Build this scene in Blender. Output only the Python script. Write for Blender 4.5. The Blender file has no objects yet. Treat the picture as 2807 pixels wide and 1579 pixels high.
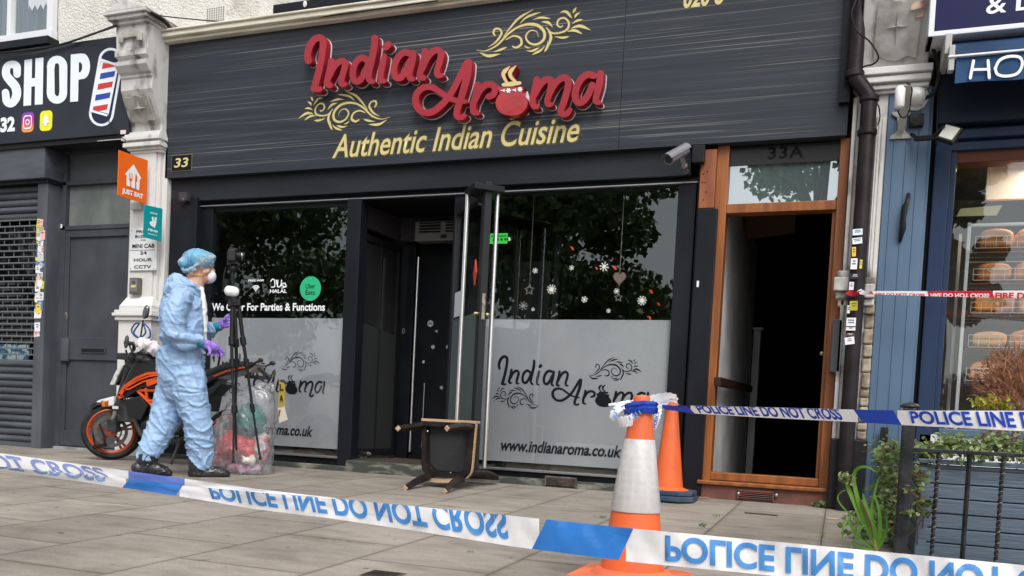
import bpy, bmesh, math, random
import numpy as np
from mathutils import Vector, Matrix
from math import radians, sin, cos, pi, sqrt
SC = bpy.context.scene
COL = SC.collection
# ------------------------------------------------------------ camera
FPX, PX, PY = 2402.0, 1401.0, 1267.0           # focal length and principal point in photograph pixels
YAW, TILT, ROLL = .3551, .0409, .0506
cy, sy, ct, st, cr, sr = cos(YAW), sin(YAW), cos(TILT), sin(TILT), cos(ROLL), sin(ROLL)
CM = (np.array([[cr, -sr, 0], [sr, cr, 0], [0, 0, 1]]) @ np.array([[1, 0, 0], [0, ct, -st], [0, st, ct]])
      @ np.array([[1, 0, 0], [0, 0, -1], [0, 1, 0]]) @ np.array([[cy, sy, 0], [-sy, cy, 0], [0, 0, 1]]))
EYE = np.array([0, -6.8, .4765])
cam_d = bpy.data.cameras.new('camera')
cam = bpy.data.objects.new('camera', cam_d)
COL.objects.link(cam)
SC.camera = cam
cam_d.sensor_width = 36
cam_d.lens = FPX / 2807 * 36
cam_d.shift_x = (1403.5 - PX) / 2807
cam_d.shift_y = (PY - 789.5) / 2807
cam_d.clip_end = 500
mw = Matrix.Identity(4)
for i in range(3):
    mw[i][0] = CM[0][i]; mw[i][1] = -CM[1][i]; mw[i][2] = -CM[2][i]; mw[i][3] = EYE[i]
cam.matrix_world = mw
# ------------------------------------------------------------ light
wd = bpy.data.worlds.new('World')
SC.world = wd
wd.use_nodes = True
nt = wd.node_tree
nt.nodes.clear()
sky = nt.nodes.new('ShaderNodeTexSky')
sky.sky_type = 'NISHITA'
sky.sun_disc = False
SUN_EL, SUN_AZ = radians(52), radians(150)      # overcast: the sun is only a soft bright patch behind the camera
sky.sun_elevation = SUN_EL
sky.sun_rotation = SUN_AZ
sky.air_density = 1.0; sky.dust_density = 3.0; sky.ozone_density = 1.0
hs = nt.nodes.new('ShaderNodeHueSaturation'); hs.inputs['Saturation'].default_value = .28
bg = nt.nodes.new('ShaderNodeBackground'); bg.inputs['Strength'].default_value = .15
wo = nt.nodes.new('ShaderNodeOutputWorld')
nt.links.new(sky.outputs[0], hs.inputs['Color']); nt.links.new(hs.outputs[0], bg.inputs['Color'])
nt.links.new(bg.outputs[0], wo.inputs['Surface'])
sun_d = bpy.data.lights.new('sun', 'SUN'); sun_d.energy = 1.2; sun_d.angle = radians(25); sun_d.color = (1, .96, .9)
sun = bpy.data.objects.new('sun', sun_d); COL.objects.link(sun)
sd = Vector((sin(SUN_AZ) * cos(SUN_EL), cos(SUN_AZ) * cos(SUN_EL), sin(SUN_EL)))
sun.rotation_euler = sd.to_track_quat('Z', 'Y').to_euler()
SC.view_settings.view_transform = 'Standard'; SC.view_settings.look = 'None'
SC.view_settings.exposure = 0.65; SC.view_settings.gamma = 1
SC.cycles.max_bounces = 8
SC.cycles.transparent_max_bounces = 24
# ------------------------------------------------------------ helpers: photo position -> metres on a plane of the place
def ray(x, y): return CM.T @ np.array([(x - PX) / FPX, (y - PY) / FPX, 1.0])
def W(x, y, Y=0.0):
    v = ray(x, y); return Vector(EYE + (Y - EYE[1]) / v[1] * v)
SLOPE = .03
def G(x, y, z=0.0):
    v = ray(x, y); t = (SLOPE * EYE[1] + z - EYE[2]) / (v[2] - SLOPE * v[1]); return Vector(EYE + t * v)
def gz(Y): return SLOPE * Y
def T(c, r, x, y): return (702 * c + .363 * x, (0, 526, 1053)[r] + .363 * y)
def R4(x0, y0, x1, y1, Y):        # photo rectangle on plane Y -> x0,x1,z0,z1
    xm, ym = (x0 + x1) / 2, (y0 + y1) / 2
    return W(x0, ym, Y).x, W(x1, ym, Y).x, W(xm, y1, Y).z, W(xm, y0, Y).z
# ------------------------------------------------------------ helpers: materials
MATS = {}
def mat(name, c, rough=.6, c2=None, scale=8., stretch=(1, 1, 1), bump=0., bscale=None, metal=0., spec=.5, detail=6, mixp=(.4, .6),
        alpha=None, trans=0., coat=0., emit=0., bdist=.01, sss=0.):
    if name in MATS: return MATS[name]
    m = bpy.data.materials.new(name); m.use_nodes = True
    n = m.node_tree; b = n.nodes['Principled BSDF']
    if max(c) < .16 and spec == .5 and rough > .25: spec = .22
    c = tuple(c) + (1,)
    b.inputs['Roughness'].default_value = rough; b.inputs['Metallic'].default_value = metal
    b.inputs['Specular IOR Level'].default_value = spec
    b.inputs['Base Color'].default_value = c
    if coat: b.inputs['Coat Weight'].default_value = coat
    if trans: b.inputs['Transmission Weight'].default_value = trans
    if alpha is not None: b.inputs['Alpha'].default_value = alpha
    if emit: b.inputs['Emission Color'].default_value = c; b.inputs['Emission Strength'].default_value = emit
    if sss: b.inputs['Subsurface Weight'].default_value = sss; b.inputs['Subsurface Radius'].default_value = (.02, .008, .004)
    if c2 is not None or bump:
        tc = n.nodes.new('ShaderNodeTexCoord'); mp = n.nodes.new('ShaderNodeMapping')
        mp.inputs['Scale'].default_value = stretch
        n.links.new(tc.outputs['Object'], mp.inputs[0])
        if c2 is not None:
            no = n.nodes.new('ShaderNodeTexNoise'); no.inputs['Scale'].default_value = scale; no.inputs['Detail'].default_value = detail
            n.links.new(mp.outputs[0], no.inputs['Vector'])
            rp = n.nodes.new('ShaderNodeValToRGB'); rp.color_ramp.elements[0].position = mixp[0]; rp.color_ramp.elements[1].position = mixp[1]
            rp.color_ramp.elements[0].color = c; rp.color_ramp.elements[1].color = tuple(c2) + (1,)
            n.links.new(no.outputs[0], rp.inputs[0]); n.links.new(rp.outputs[0], b.inputs['Base Color'])
        if bump:
            nb = n.nodes.new('ShaderNodeTexNoise'); nb.inputs['Scale'].default_value = bscale or scale * 3; nb.inputs['Detail'].default_value = 5
            n.links.new(mp.outputs[0], nb.inputs['Vector'])
            bp = n.nodes.new('ShaderNodeBump'); bp.inputs['Strength'].default_value = bump; bp.inputs['Distance'].default_value = bdist
            n.links.new(nb.outputs[0], bp.inputs['Height']); n.links.new(bp.outputs[0], b.inputs['Normal'])
    MATS[name] = m
    return m
def glass(name, tint=(.8, .85, .85), rough=.0, base=.092):
    m = bpy.data.materials.new(name); m.use_nodes = True; n = m.node_tree; n.nodes.clear()
    o = n.nodes.new('ShaderNodeOutputMaterial'); mx = n.nodes.new('ShaderNodeMixShader'); lw = n.nodes.new('ShaderNodeLayerWeight'); lw.inputs[0].default_value = .5; pw = n.nodes.new('ShaderNodeMath'); pw.operation = 'POWER'; pw.inputs[1].default_value = 4.; f = n.nodes.new('ShaderNodeMath'); f.operation = 'MULTIPLY_ADD'; f.inputs[1].default_value = .9; f.inputs[2].default_value = base; n.links.new(lw.outputs['Facing'], pw.inputs[0]); n.links.new(pw.outputs[0], f.inputs[0])
    t = n.nodes.new('ShaderNodeBsdfTransparent'); g = n.nodes.new('ShaderNodeBsdfGlossy')
    t.inputs[0].default_value = tint + (1,); g.inputs['Roughness'].default_value = rough
    g.inputs['Color'].default_value = (.95, 1, 1, 1)
    n.links.new(f.outputs[0], mx.inputs[0]); n.links.new(t.outputs[0], mx.inputs[1]); n.links.new(g.outputs[0], mx.inputs[2])
    n.links.new(mx.outputs[0], o.inputs[0]); MATS[name] = m
    return m
# ------------------------------------------------------------ helpers: objects
def tag(o, label=None, cat=None, group=None, kind=None):
    if label: o['label'] = label
    if cat: o['category'] = cat
    if group: o['group'] = group
    if kind: o['kind'] = kind
    return o
def thing(name, label, cat, loc=(0, 0, 0), group=None):
    o = bpy.data.objects.new(name, None); o.empty_display_size = .1; COL.objects.link(o); o.location = loc
    return tag(o, label, cat, group)
def place(o, parent):
    COL.objects.link(o)
    if parent:
        o.parent = parent
        p = parent; L = Vector((0, 0, 0))
        while p: L += p.location; p = p.parent
        o.location = -L + o.location
class MB:
    """collects shapes for one mesh, in world metres"""
    def __init__(s): s.v = []; s.f = []; s.mi = []
    def add(s, vs, fs, mi=0):
        k = len(s.v); s.v += [tuple(v) for v in vs]; s.f += [tuple(i + k for i in f) for f in fs]; s.mi += [mi] * len(fs); return s
    def box(s, x0, x1, y0, y1, z0, z1, mi=0):
        if x0 > x1: x0, x1 = x1, x0
        if y0 > y1: y0, y1 = y1, y0
        if z0 > z1: z0, z1 = z1, z0
        return s.add([(x0, y0, z0), (x1, y0, z0), (x1, y1, z0), (x0, y1, z0), (x0, y0, z1), (x1, y0, z1), (x1, y1, z1), (x0, y1, z1)],
                     [(0, 3, 2, 1), (4, 5, 6, 7), (0, 1, 5, 4), (1, 2, 6, 5), (2, 3, 7, 6), (3, 0, 4, 7)], mi)
    def prism(s, poly, d, mi=0):        # poly: 3D points, d: extrusion vector
        n = len(poly); P = [Vector(p) for p in poly]; Q = [p + Vector(d) for p in P]
        return s.add(P + Q, [tuple(range(n))[::-1], tuple(range(n, 2 * n))] + [(i, (i + 1) % n, (i + 1) % n + n, i + n) for i in range(n)], mi)
    def tube(s, pts, r, n=10, mi=0, cap=True, squash=None, up=None):
        pts = [Vector(p) for p in pts]; m = len(pts)
        rr = [r] * m if isinstance(r, (int, float)) else r
        a = Vector(up) if up else None; vs = []
        for i, p in enumerate(pts):
            d = (pts[min(i + 1, m - 1)] - pts[max(i - 1, 0)])
            d = d.normalized() if d.length > 1e-9 else Vector((0, 0, 1))
            if a is None: a = Vector((0, 0, 1)) if abs(d.z) < .9 else Vector((1, 0, 0))
            e = (a - d * a.dot(d))
            e = e.normalized() if e.length > 1e-6 else d.orthogonal().normalized()
            a = e; q = d.cross(e)
            k = squash if squash else 1
            for j in range(n):
                t = 2 * pi * j / n; vs.append(p + (e * cos(t) + q * sin(t) * k) * rr[i])
        fs = [(i * n + j, i * n + (j + 1) % n, (i + 1) * n + (j + 1) % n, (i + 1) * n + j) for i in range(m - 1) for j in range(n)]
        if cap: fs += [tuple(range(n))[::-1], tuple((m - 1) * n + j for j in range(n))]
        return s.add(vs, fs, mi)
    def bar(s, a, b, w, t, up=(0, 0, 1), mi=0):     # rectangular bar
        a, b = Vector(a), Vector(b); d = (b - a).normalized(); u = Vector(up); u = (u - d * u.dot(d)).normalized(); q = d.cross(u)
        c = [u * w / 2 + q * t / 2, u * w / 2 - q * t / 2, -u * w / 2 - q * t / 2, -u * w / 2 + q * t / 2]
        return s.add([a + k for k in c] + [b + k for k in c], [(0, 1, 2, 3), (7, 6, 5, 4), (0, 4, 5, 1), (1, 5, 6, 2), (2, 6, 7, 3), (3, 7, 4, 0)], mi)
    def lathe(s, prof, c, ax=(0, 0, 1), n=24, mi=0, e=None, k=1.0, cap=True):   # prof: (r, h)
        c = Vector(c); ax = Vector(ax).normalized(); e = Vector(e) if e else ax.orthogonal(); e = (e - ax * e.dot(ax)).normalized(); q = ax.cross(e); vs = []
        for r, h in prof:
            for j in range(n):
                t = 2 * pi * j / n; vs.append(c + ax * h + (e * cos(t) + q * sin(t) * k) * r)
        m = len(prof)
        fs = [(i * n + j, i * n + (j + 1) % n, (i + 1) * n + (j + 1) % n, (i + 1) * n + j) for i in range(m - 1) for j in range(n)]
        if cap and prof[0][0] > 1e-5: fs.append(tuple(range(n))[::-1])
        if cap and prof[-1][0] > 1e-5: fs.append(tuple((m - 1) * n + j for j in range(n)))
        return s.add(vs, fs, mi)
    def ball(s, c, r, n=12, m=8, mi=0):
        if isinstance(r, (int, float)): r = (r, r, r)
        c = Vector(c); vs = []
        for i in range(m + 1):
            a = pi * i / m
            for j in range(n):
                t = 2 * pi * j / n; vs.append(c + Vector((r[0] * sin(a) * cos(t), r[1] * sin(a) * sin(t), r[2] * cos(a))))
        fs = [(i * n + j, (i + 1) * n + j, (i + 1) * n + (j + 1) % n, i * n + (j + 1) % n) for i in range(m) for j in range(n)]
        return s.add(vs, fs, mi)
    def build(s, name, m, parent=None, bev=0., smooth=False, seg=2, weld=False):
        me = bpy.data.meshes.new(name); me.from_pydata(s.v, [], s.f)
        ms = m if isinstance(m, (list, tuple)) else [m]
        for k in ms: me.materials.append(k)
        if len(ms) > 1: me.polygons.foreach_set('material_index', s.mi)
        if weld:
            bm = bmesh.new(); bm.from_mesh(me); bmesh.ops.remove_doubles(bm, verts=bm.verts, dist=1e-5)
            bmesh.ops.recalc_face_normals(bm, faces=bm.faces); bm.to_mesh(me); bm.free()
        if smooth:
            me.polygons.foreach_set('use_smooth', [True] * len(me.polygons)); me.set_sharp_from_angle(angle=radians(40 if smooth is True else smooth))
        me.update()
        o = bpy.data.objects.new(name, me); place(o, parent)
        if bev:
            b = o.modifiers.new('edge', 'BEVEL'); b.width = bev; b.segments = seg; b.limit_method = 'ANGLE'; b.angle_limit = radians(40); b.harden_normals = False
        return o
def obj_of(me, name, m, parent):
    me.name = name; me.materials.clear(); me.materials.append(m)
    o = bpy.data.objects.new(name, me); place(o, parent); return o
def rbox(name, m, parent, x0, y0, x1, y1, Y, depth, bev=0.004, **k):
    a, b, c, d = R4(x0, y0, x1, y1, Y)
    return MB().box(a, b, Y, Y + depth, c, d).build(name, m, parent, bev=bev, **k)
DG = lambda: bpy.context.evaluated_depsgraph_get()
def curve_mesh(cu):
    o = bpy.data.objects.new('tmp', cu); COL.objects.link(o)
    me = bpy.data.meshes.new_from_object(o.evaluated_get(DG())); bpy.data.objects.remove(o); bpy.data.curves.remove(cu)
    return me
def text_mesh(s, w=None, h=None, bold=0., shear=0., depth=0., space=1.):
    """text as a mesh in its own plane (x right, y up), origin at lower left, stretched to w x h"""
    cu = bpy.data.curves.new('t', 'FONT'); cu.body = s; cu.size = 1; cu.offset = bold; cu.shear = shear; cu.extrude = 0; cu.space_character = space
    cu.resolution_u = 5
    me = curve_mesh(cu)
    n = len(me.vertices); co = np.empty(n * 3); me.vertices.foreach_get('co', co); co = co.reshape(-1, 3)
    lo = co.min(0); hi = co.max(0); co -= lo; sz = hi - lo
    kx = w / sz[0] if w else 1; ky = h / sz[1] if h else 1
    if w and not h: ky = kx
    if h and not w: kx = ky
    co[:, 0] *= kx; co[:, 1] *= ky; co[:, 2] = 0
    me.vertices.foreach_set('co', co.ravel()); me.update()
    if depth:
        bm = bmesh.new(); bm.from_mesh(me); bmesh.ops.remove_doubles(bm, verts=bm.verts, dist=1e-6)
        r = bmesh.ops.extrude_face_region(bm, geom=bm.faces[:])
        vs = [g for g in r['geom'] if isinstance(g, bmesh.types.BMVert)]
        bmesh.ops.translate(bm, vec=(0, 0, depth), verts=vs); bmesh.ops.recalc_face_normals(bm, faces=bm.faces)
        bm.to_mesh(me); bm.free()
    return me
def map_mesh(me, fn):
    n = len(me.vertices); co = np.empty(n * 3); me.vertices.foreach_get('co', co); co = co.reshape(-1, 3)
    for i in range(n): co[i] = fn(*co[i])
    me.vertices.foreach_set('co', co.ravel()); me.update(); return me
def wall_text(s, x0, x1, z0, z1, Y, m, name='lettering', parent=None, **k):
    """flat lettering lying in a plane Y = const, facing the street"""
    me = text_mesh(s, x1 - x0, z1 - z0, **k)
    return obj_of(map_mesh(me, lambda a, b, c: (x0 + a, Y - c, z0 + b)), name, m, parent)
def cut_mesh(me, nx=None, step=.05, axis=0):
    bm = bmesh.new(); bm.from_mesh(me)
    lo = min(v.co[axis] for v in bm.verts); hi = max(v.co[axis] for v in bm.verts); x = lo + step; nrm = Vector((0, 0, 0)); nrm[axis] = 1
    while x < hi:
        bmesh.ops.bisect_plane(bm, geom=bm.verts[:] + bm.edges[:] + bm.faces[:], plane_co=nrm * x, plane_no=nrm); x += step
    bm.to_mesh(me); bm.free(); return me
# brush strokes: the union of tapered strokes, traced as one smooth outline
def strokes_loops(strokes, res=1.0, grow=0.):
    P = [(np.array(p, float), r) for p, r in strokes]
    lo = np.min([p.min(0) - 60 for p, _ in P], 0); hi = np.max([p.max(0) + 60 for p, _ in P], 0)
    lo = np.floor(lo / res) * res
    nx, ny = (np.ceil((hi - lo) / res)).astype(int) + 2
    D = np.full((ny, nx), 50.)
    for p, r in P:
        # smooth with a Catmull-Rom spline
        if len(p) > 2:
            q = np.vstack([2 * p[0] - p[1], p, 2 * p[-1] - p[-2]]); out = []
            for i in range(1, len(q) - 2):
                for t in np.linspace(0, 1, 7)[:-1]:
                    a, b, c, d = q[i - 1:i + 3]
                    out.append(.5 * (2 * b + (c - a) * t + (2 * a - 5 * b + 4 * c - d) * t * t + (3 * b - a - 3 * c + d) * t ** 3))
            out.append(p[-1]); q = np.array(out)
        else: q = np.array([p[0] + (p[-1] - p[0]) * t for t in np.linspace(0, 1, 7)])
        s = np.r_[0, np.cumsum(np.linalg.norm(np.diff(q, axis=0), axis=1))]; s /= max(s[-1], 1e-6)
        rr = np.interp(s, np.linspace(0, 1, len(r)), r) if isinstance(r, (list, tuple)) else np.full(len(q), float(r))
        for i in range(len(q) - 1):
            a, b = q[i], q[i + 1]; R_ = max(rr[i], rr[i + 1]) + grow + 3 * res
            x0, x1 = [int((v - lo[0]) / res) for v in (min(a[0], b[0]) - R_, max(a[0], b[0]) + R_)]
            y0, y1 = [int((v - lo[1]) / res) for v in (min(a[1], b[1]) - R_, max(a[1], b[1]) + R_)]
            X, Y = np.meshgrid(lo[0] + res * np.arange(x0, x1 + 2), lo[1] + res * np.arange(y0, y1 + 2))
            d = b - a; L = max(d @ d, 1e-9); t = np.clip(((X - a[0]) * d[0] + (Y - a[1]) * d[1]) / L, 0, 1)
            v = np.hypot(X - a[0] - t * d[0], Y - a[1] - t * d[1]) - (rr[i] + t * (rr[i + 1] - rr[i]))
            D[y0:y1 + 2, x0:x1 + 2] = np.minimum(D[y0:y1 + 2, x0:x1 + 2], v)
    D -= grow
    return contour(D, lo, res)
def contour(D, lo, res):
    # marching squares
    nxt = {}; pt = {}
    ins = D < 0; c = ins[:-1, :-1] * 1 + ins[:-1, 1:] * 2 + ins[1:, 1:] * 4 + ins[1:, :-1] * 8
    EDG = {1: [(3, 0)], 2: [(0, 1)], 3: [(3, 1)], 4: [(1, 2)], 5: [(3, 0), (1, 2)], 6: [(0, 2)], 7: [(3, 2)], 8: [(2, 3)], 9: [(2, 0)],
           10: [(0, 1), (2, 3)], 11: [(2, 1)], 12: [(1, 3)], 13: [(1, 0)], 14: [(0, 3)]}
    def ek(i, j, e):
        return ((i, j, 0), (i, j + 1, 1), (i + 1, j, 0), (i, j, 1))[e]
    for i, j in zip(*np.nonzero((c > 0) & (c < 15))):
        for a, b in EDG[int(c[i, j])]:
            ka, kb = ek(i, j, a), ek(i, j, b); nxt[ka] = kb
    def pos(k):
        i, j, e = k; d0 = D[i, j]; d1 = D[i + 1, j] if e else D[i, j + 1]; t = d0 / (d0 - d1)
        return (lo[0] + res * (j + (0 if e else t)), lo[1] + res * (i + (t if e else 0)))
    loops = []; seen = set()
    for k in list(nxt):
        if k in seen: continue
        L = []; q = k
        while q not in seen and q in nxt: seen.add(q); L.append(pos(q)); q = nxt[q]
        if len(L) > 5:
            L = np.array(L); L = (np.roll(L, 1, 0) + L * 2 + np.roll(L, -1, 0)) / 4
            loops.append(L)
    return loops
def loops_mesh(loops, depth=0., bevel=0., tol=.15):
    """closed 2D loops (with holes) -> filled mesh, extruded from z=0 to z=depth"""
    cu = bpy.data.curves.new('c', 'CURVE'); cu.dimensions = '2D'; cu.fill_mode = 'BOTH' if not depth else 'BOTH'
    for L in loops:
        keep = simplify(L, tol)
        if len(keep) < 3: continue
        s = cu.splines.new('POLY'); s.points.add(len(keep) - 1); s.use_cyclic_u = True
        for i, p in enumerate(keep): s.points[i].co = (p[0], p[1], 0, 1)
    if depth: cu.extrude = depth / 2
    me = curve_mesh(cu)
    if depth:
        map_mesh(me, lambda a, b, c: (a, b, c + depth / 2))
    return me
def simplify(L, tol):
    L = list(map(tuple, L)); n = len(L); out = [L[0]]; i = 0
    while i < n - 1:
        j = i + 2
        while j < n and j - i < 14:
            a = np.array(L[i]); b = np.array(L[j]); d = b - a; l = np.hypot(*d) + 1e-9
            seg = np.array(L[i + 1:j]) - a
            if np.abs(seg[:, 0] * d[1] - seg[:, 1] * d[0]).max() / l > tol: break
            j += 1
        i = j - 1; out.append(L[i])
    if out[-1] == out[0] or i >= n - 1: out = out[:-1] if len(out) > 3 and np.hypot(out[-1][0] - out[0][0], out[-1][1] - out[0][1]) < tol else out
    return out
# ============================================================ materials of the place
def lin(r, g, b): return tuple(((c / 255) / 12.92 if c / 255 <= .04045 else ((c / 255 + .055) / 1.055) ** 2.4) for c in (r, g, b))
M_WHITE = mat('old white paint', (.64, .63, .61), .6, (.25, .22, .19), 5, (1, 1, .6), .5, 14, mixp=(.62, .8), detail=10)
M_WHITE2 = mat('weathered white paint', (.58, .57, .55), .65, (.13, .11, .09), 7, (1, 1, .5), .8, 18, mixp=(.5, .68), detail=12)
M_RENDER = mat('pebbledash render', (.7, .68, .63), .9, (.45, .42, .36), 3, bump=1.0, bscale=55, bdist=.02, mixp=(.55, .75))
M_CREAM = mat('cream timber', (.76, .72, .6), .55, (.5, .44, .34), 3, (.6, 3, 6), .5, 9, mixp=(.5, .7))
M_GREYP = mat('slate grey paint', (.062, .068, .08), .45, (.048, .052, .062), 3, bump=.15, bscale=40)
M_GREYL = mat('grey guide paint', (.10, .108, .125), .42, (.07, .075, .09), 4, (1, 1, .3), .15, 30)
M_SHUT = mat('shutter grey', (.085, .092, .108), .4, (.06, .065, .078), 5, (.3, 1, 2), .1, 20)
M_BLACKP = mat('black gloss paint', (.009, .010, .013), .33, (.006, .007, .009), 4, bump=.12, bscale=25)
M_NAVYP = mat('dark blue black paint', (.012, .013, .018), .38, (.008, .009, .012), 3, (1, 1, .4), .12, 25)
M_LINTEL = mat('charcoal band paint', (.02, .023, .029), .5, (.014, .016, .021), 2, (.4, 1, 2), .15, 30)
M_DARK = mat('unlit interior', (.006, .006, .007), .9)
M_BLACK = mat('black plastic', (.012, .012, .013), .45)
M_RUBBER = mat('rubber', (.016, .016, .017), .7, (.03, .029, .028), 20, bump=.3, bscale=60)
M_STEEL = mat('brushed steel', (.75, .74, .72), .28, metal=.9)
M_STEELD = mat('dull steel', (.35, .35, .36), .4, metal=.8)
M_OAK = mat('orange stained oak', (.30, .095, .02), .42, (.2, .06, .013), 3, (6, 6, .5), .15, 8)
M_ORW = mat('rusty red board', (.3, .09, .03), .5, (.2, .055, .02), 3, (3, 3, .8), .2, 8)
M_BLUE = mat('steel blue paint', (.085, .15, .24), .5, (.065, .12, .20), 3, (1, 1, .25), .25, 25)
M_BLUED = mat('deep blue paint', (.017, .034, .082), .35, (.024, .043, .095), 3, (1, 1, .3), .12, 25)
M_PAPER = mat('paper', (.75, .75, .75), .6)
M_FILM = mat('frosted film', (.37, .375, .395), .4, (.28, .285, .305), .8)
M_GLASS = glass('shop glass', (.93, .95, .95))
M_STONE = mat('green marble riser', (.06, .068, .06), .35, (.24, .23, .19), 5, (1, 1, 3.5), .2, 12, mixp=(.5, .68), detail=10)
M_SEALED = mat('dirty render', (.2, .19, .17), .8, (.1, .1, .09), 6, bump=.5, bscale=20)
M_BRICKR = mat('red threshold tile', (.19, .062, .045), .6, (.11, .045, .035), 6, bump=.3, bscale=20)
M_GOLD = mat('cream gold vinyl', lin(205, 190, 130), .5)
M_INK = mat('black vinyl', (.012, .013, .018), .3)
M_WVINYL = mat('white vinyl', (.78, .8, .82), .5)

# ============================================================ ground
def make_ground():
    m = bpy.data.materials.new('pavement slabs'); m.use_nodes = True; n = m.node_tree; b = n.nodes['Principled BSDF']
    L = n.links.new; N = n.nodes.new
    tc = N('ShaderNodeTexCoord'); sp = N('ShaderNodeSeparateXYZ'); cb = N('ShaderNodeCombineXYZ'); L(tc.outputs['Object'], sp.inputs[0])
    ax = N('ShaderNodeMath'); ax.operation = 'ADD'; ax.inputs[1].default_value = .05 + 60
    ay = N('ShaderNodeMath'); ay.operation = 'ADD'; ay.inputs[1].default_value = 3.6 + 60
    L(sp.outputs[0], ax.inputs[0]); L(sp.outputs[1], ay.inputs[0]); L(ay.outputs[0], cb.inputs[0]); L(ax.outputs[0], cb.inputs[1])
    br = N('ShaderNodeTexBrick'); br.offset = .5; br.inputs['Scale'].default_value = 1; br.inputs['Brick Width'].default_value = .75
    br.inputs['Row Height'].default_value = .6; br.inputs['Mortar Size'].default_value = .0036; br.inputs['Mortar Smooth'].default_value = .3
    br.inputs['Bias'].default_value = 0
    br.inputs['Color1'].default_value = (.235, .215, .19, 1); br.inputs['Color2'].default_value = (.30, .276, .248, 1); br.inputs['Mortar'].default_value = (.085, .078, .068, 1)
    L(cb.outputs[0], br.inputs['Vector'])
    def noise(s, d, vec=None, mp=None):
        q = N('ShaderNodeTexNoise'); q.inputs['Scale'].default_value = s; q.inputs['Detail'].default_value = d
        if mp:
            w = N('ShaderNodeMapping'); w.inputs['Scale'].default_value = mp; L(tc.outputs['Object'], w.inputs[0]); L(w.outputs[0], q.inputs['Vector'])
        else: L(tc.outputs['Object'], q.inputs['Vector'])
        return q
    def ramp(src, p0, p1, c0, c1):
        r = N('ShaderNodeValToRGB'); r.color_ramp.elements[0].position = p0; r.color_ramp.elements[1].position = p1
        r.color_ramp.elements[0].color = c0 + (1,); r.color_ramp.elements[1].color = c1 + (1,); L(src, r.inputs[0]); return r
    def mul(a, b_, f=1.):
        x = N('ShaderNodeMixRGB'); x.blend_type = 'MULTIPLY'; x.inputs[0].default_value = f; L(a, x.inputs[1]); L(b_, x.inputs[2]); return x.outputs[0]
    c = mul(br.outputs['Color'], ramp(noise(1.3, 8).outputs[0], .32, .66, (.80, .79, .78), (1.12, 1.10, 1.07)).outputs[0])
    c = mul(c, ramp(noise(9, 8, mp=(.6, 1.4, 1)).outputs[0], .35, .62, (.87, .86, .85), (1.06, 1.06, 1.06)).outputs[0])
    c = mul(c, ramp(noise(160, 4).outputs[0], .3, .7, (.8, .8, .8), (1.15, 1.15, 1.15)).outputs[0])
    c = mul(c, ramp(noise(14, 3, mp=(.8, 1.2, 1)).outputs[0], .68, .74, (1, 1, 1), (.5, .48, .46)).outputs[0])
    v3 = N('ShaderNodeTexVoronoi'); v3.inputs['Scale'].default_value = 7.5; L(noise(2, 2).outputs[1], v3.inputs['Vector']) if False else L(tc.outputs['Object'], v3.inputs['Vector'])
    c = mul(c, ramp(v3.outputs['Distance'], .035, .05, (1.28, 1.26, 1.22), (1, 1, 1)).outputs[0])
    # pale and dark gum spots
    b2 = N('ShaderNodeTexBrick'); b2.offset = .5; b2.inputs['Scale'].default_value = 1; b2.inputs['Brick Width'].default_value = .75; b2.inputs['Row Height'].default_value = .6; b2.inputs['Mortar Size'].default_value = .03; b2.inputs['Mortar Smooth'].default_value = 1.
    b2.inputs['Color1'].default_value = b2.inputs['Color2'].default_value = (1, 1, 1, 1); b2.inputs['Mortar'].default_value = (.8, .78, .75, 1); L(cb.outputs[0], b2.inputs['Vector']); c = mul(c, b2.outputs['Color'])
    c = mul(c, ramp(noise(3.5, 10, mp=(.7, 1.3, 1)).outputs[0], .52, .7, (1.05, 1.04, 1.03), (.78, .76, .73)).outputs[0])
    v = N('ShaderNodeTexVoronoi'); v.inputs['Scale'].default_value = 4.2; L(tc.outputs['Object'], v.inputs['Vector'])
    c = mul(c, ramp(v.outputs['Distance'], .05, .07, (.5, .48, .46), (1, 1, 1)).outputs[0])
    L(c, b.inputs['Base Color']); b.inputs['Roughness'].default_value = .75; b.inputs['Specular IOR Level'].default_value = .35
    bp = N('ShaderNodeBump'); bp.inputs['Strength'].default_value = .35; bp.inputs['Distance'].default_value = .01
    ad = N('ShaderNodeMath'); ad.operation = 'MULTIPLY_ADD'; ad.inputs[1].default_value = -1.2; L(br.outputs['Fac'], ad.inputs[0]); L(noise(30, 8).outputs[0], ad.inputs[2])
    L(ad.outputs[0], bp.inputs['Height']); L(bp.outputs[0], b.inputs['Normal'])
    x0, x1, y0, y1 = -30, 20, -9, 2.5
    o = MB().add([(x0, y0, gz(y0)), (x1, y0, gz(y0)), (x1, y1, gz(y1)), (x0, y1, gz(y1))], [(0, 1, 2, 3)]).build('pavement', m)
    tag(o, kind='structure')
    k = MB().box(x0, x1, -9.15, -9, gz(-9) - .14, gz(-9) - .002)
    tag(k.build('kerb', mat('kerb granite', (.3, .29, .27), .7, (.2, .19, .18), 12)), kind='structure')
    r = MB().add([(-120, -120, -.42), (120, -120, -.42), (120, -9.15, -.42), (-120, -9.15, -.42)], [(0, 1, 2, 3)])
    tag(r.build('road', mat('asphalt', (.05, .05, .052), .85, (.07, .07, .07), 30, bump=.4, bscale=150)), kind='structure')
make_ground()

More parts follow.
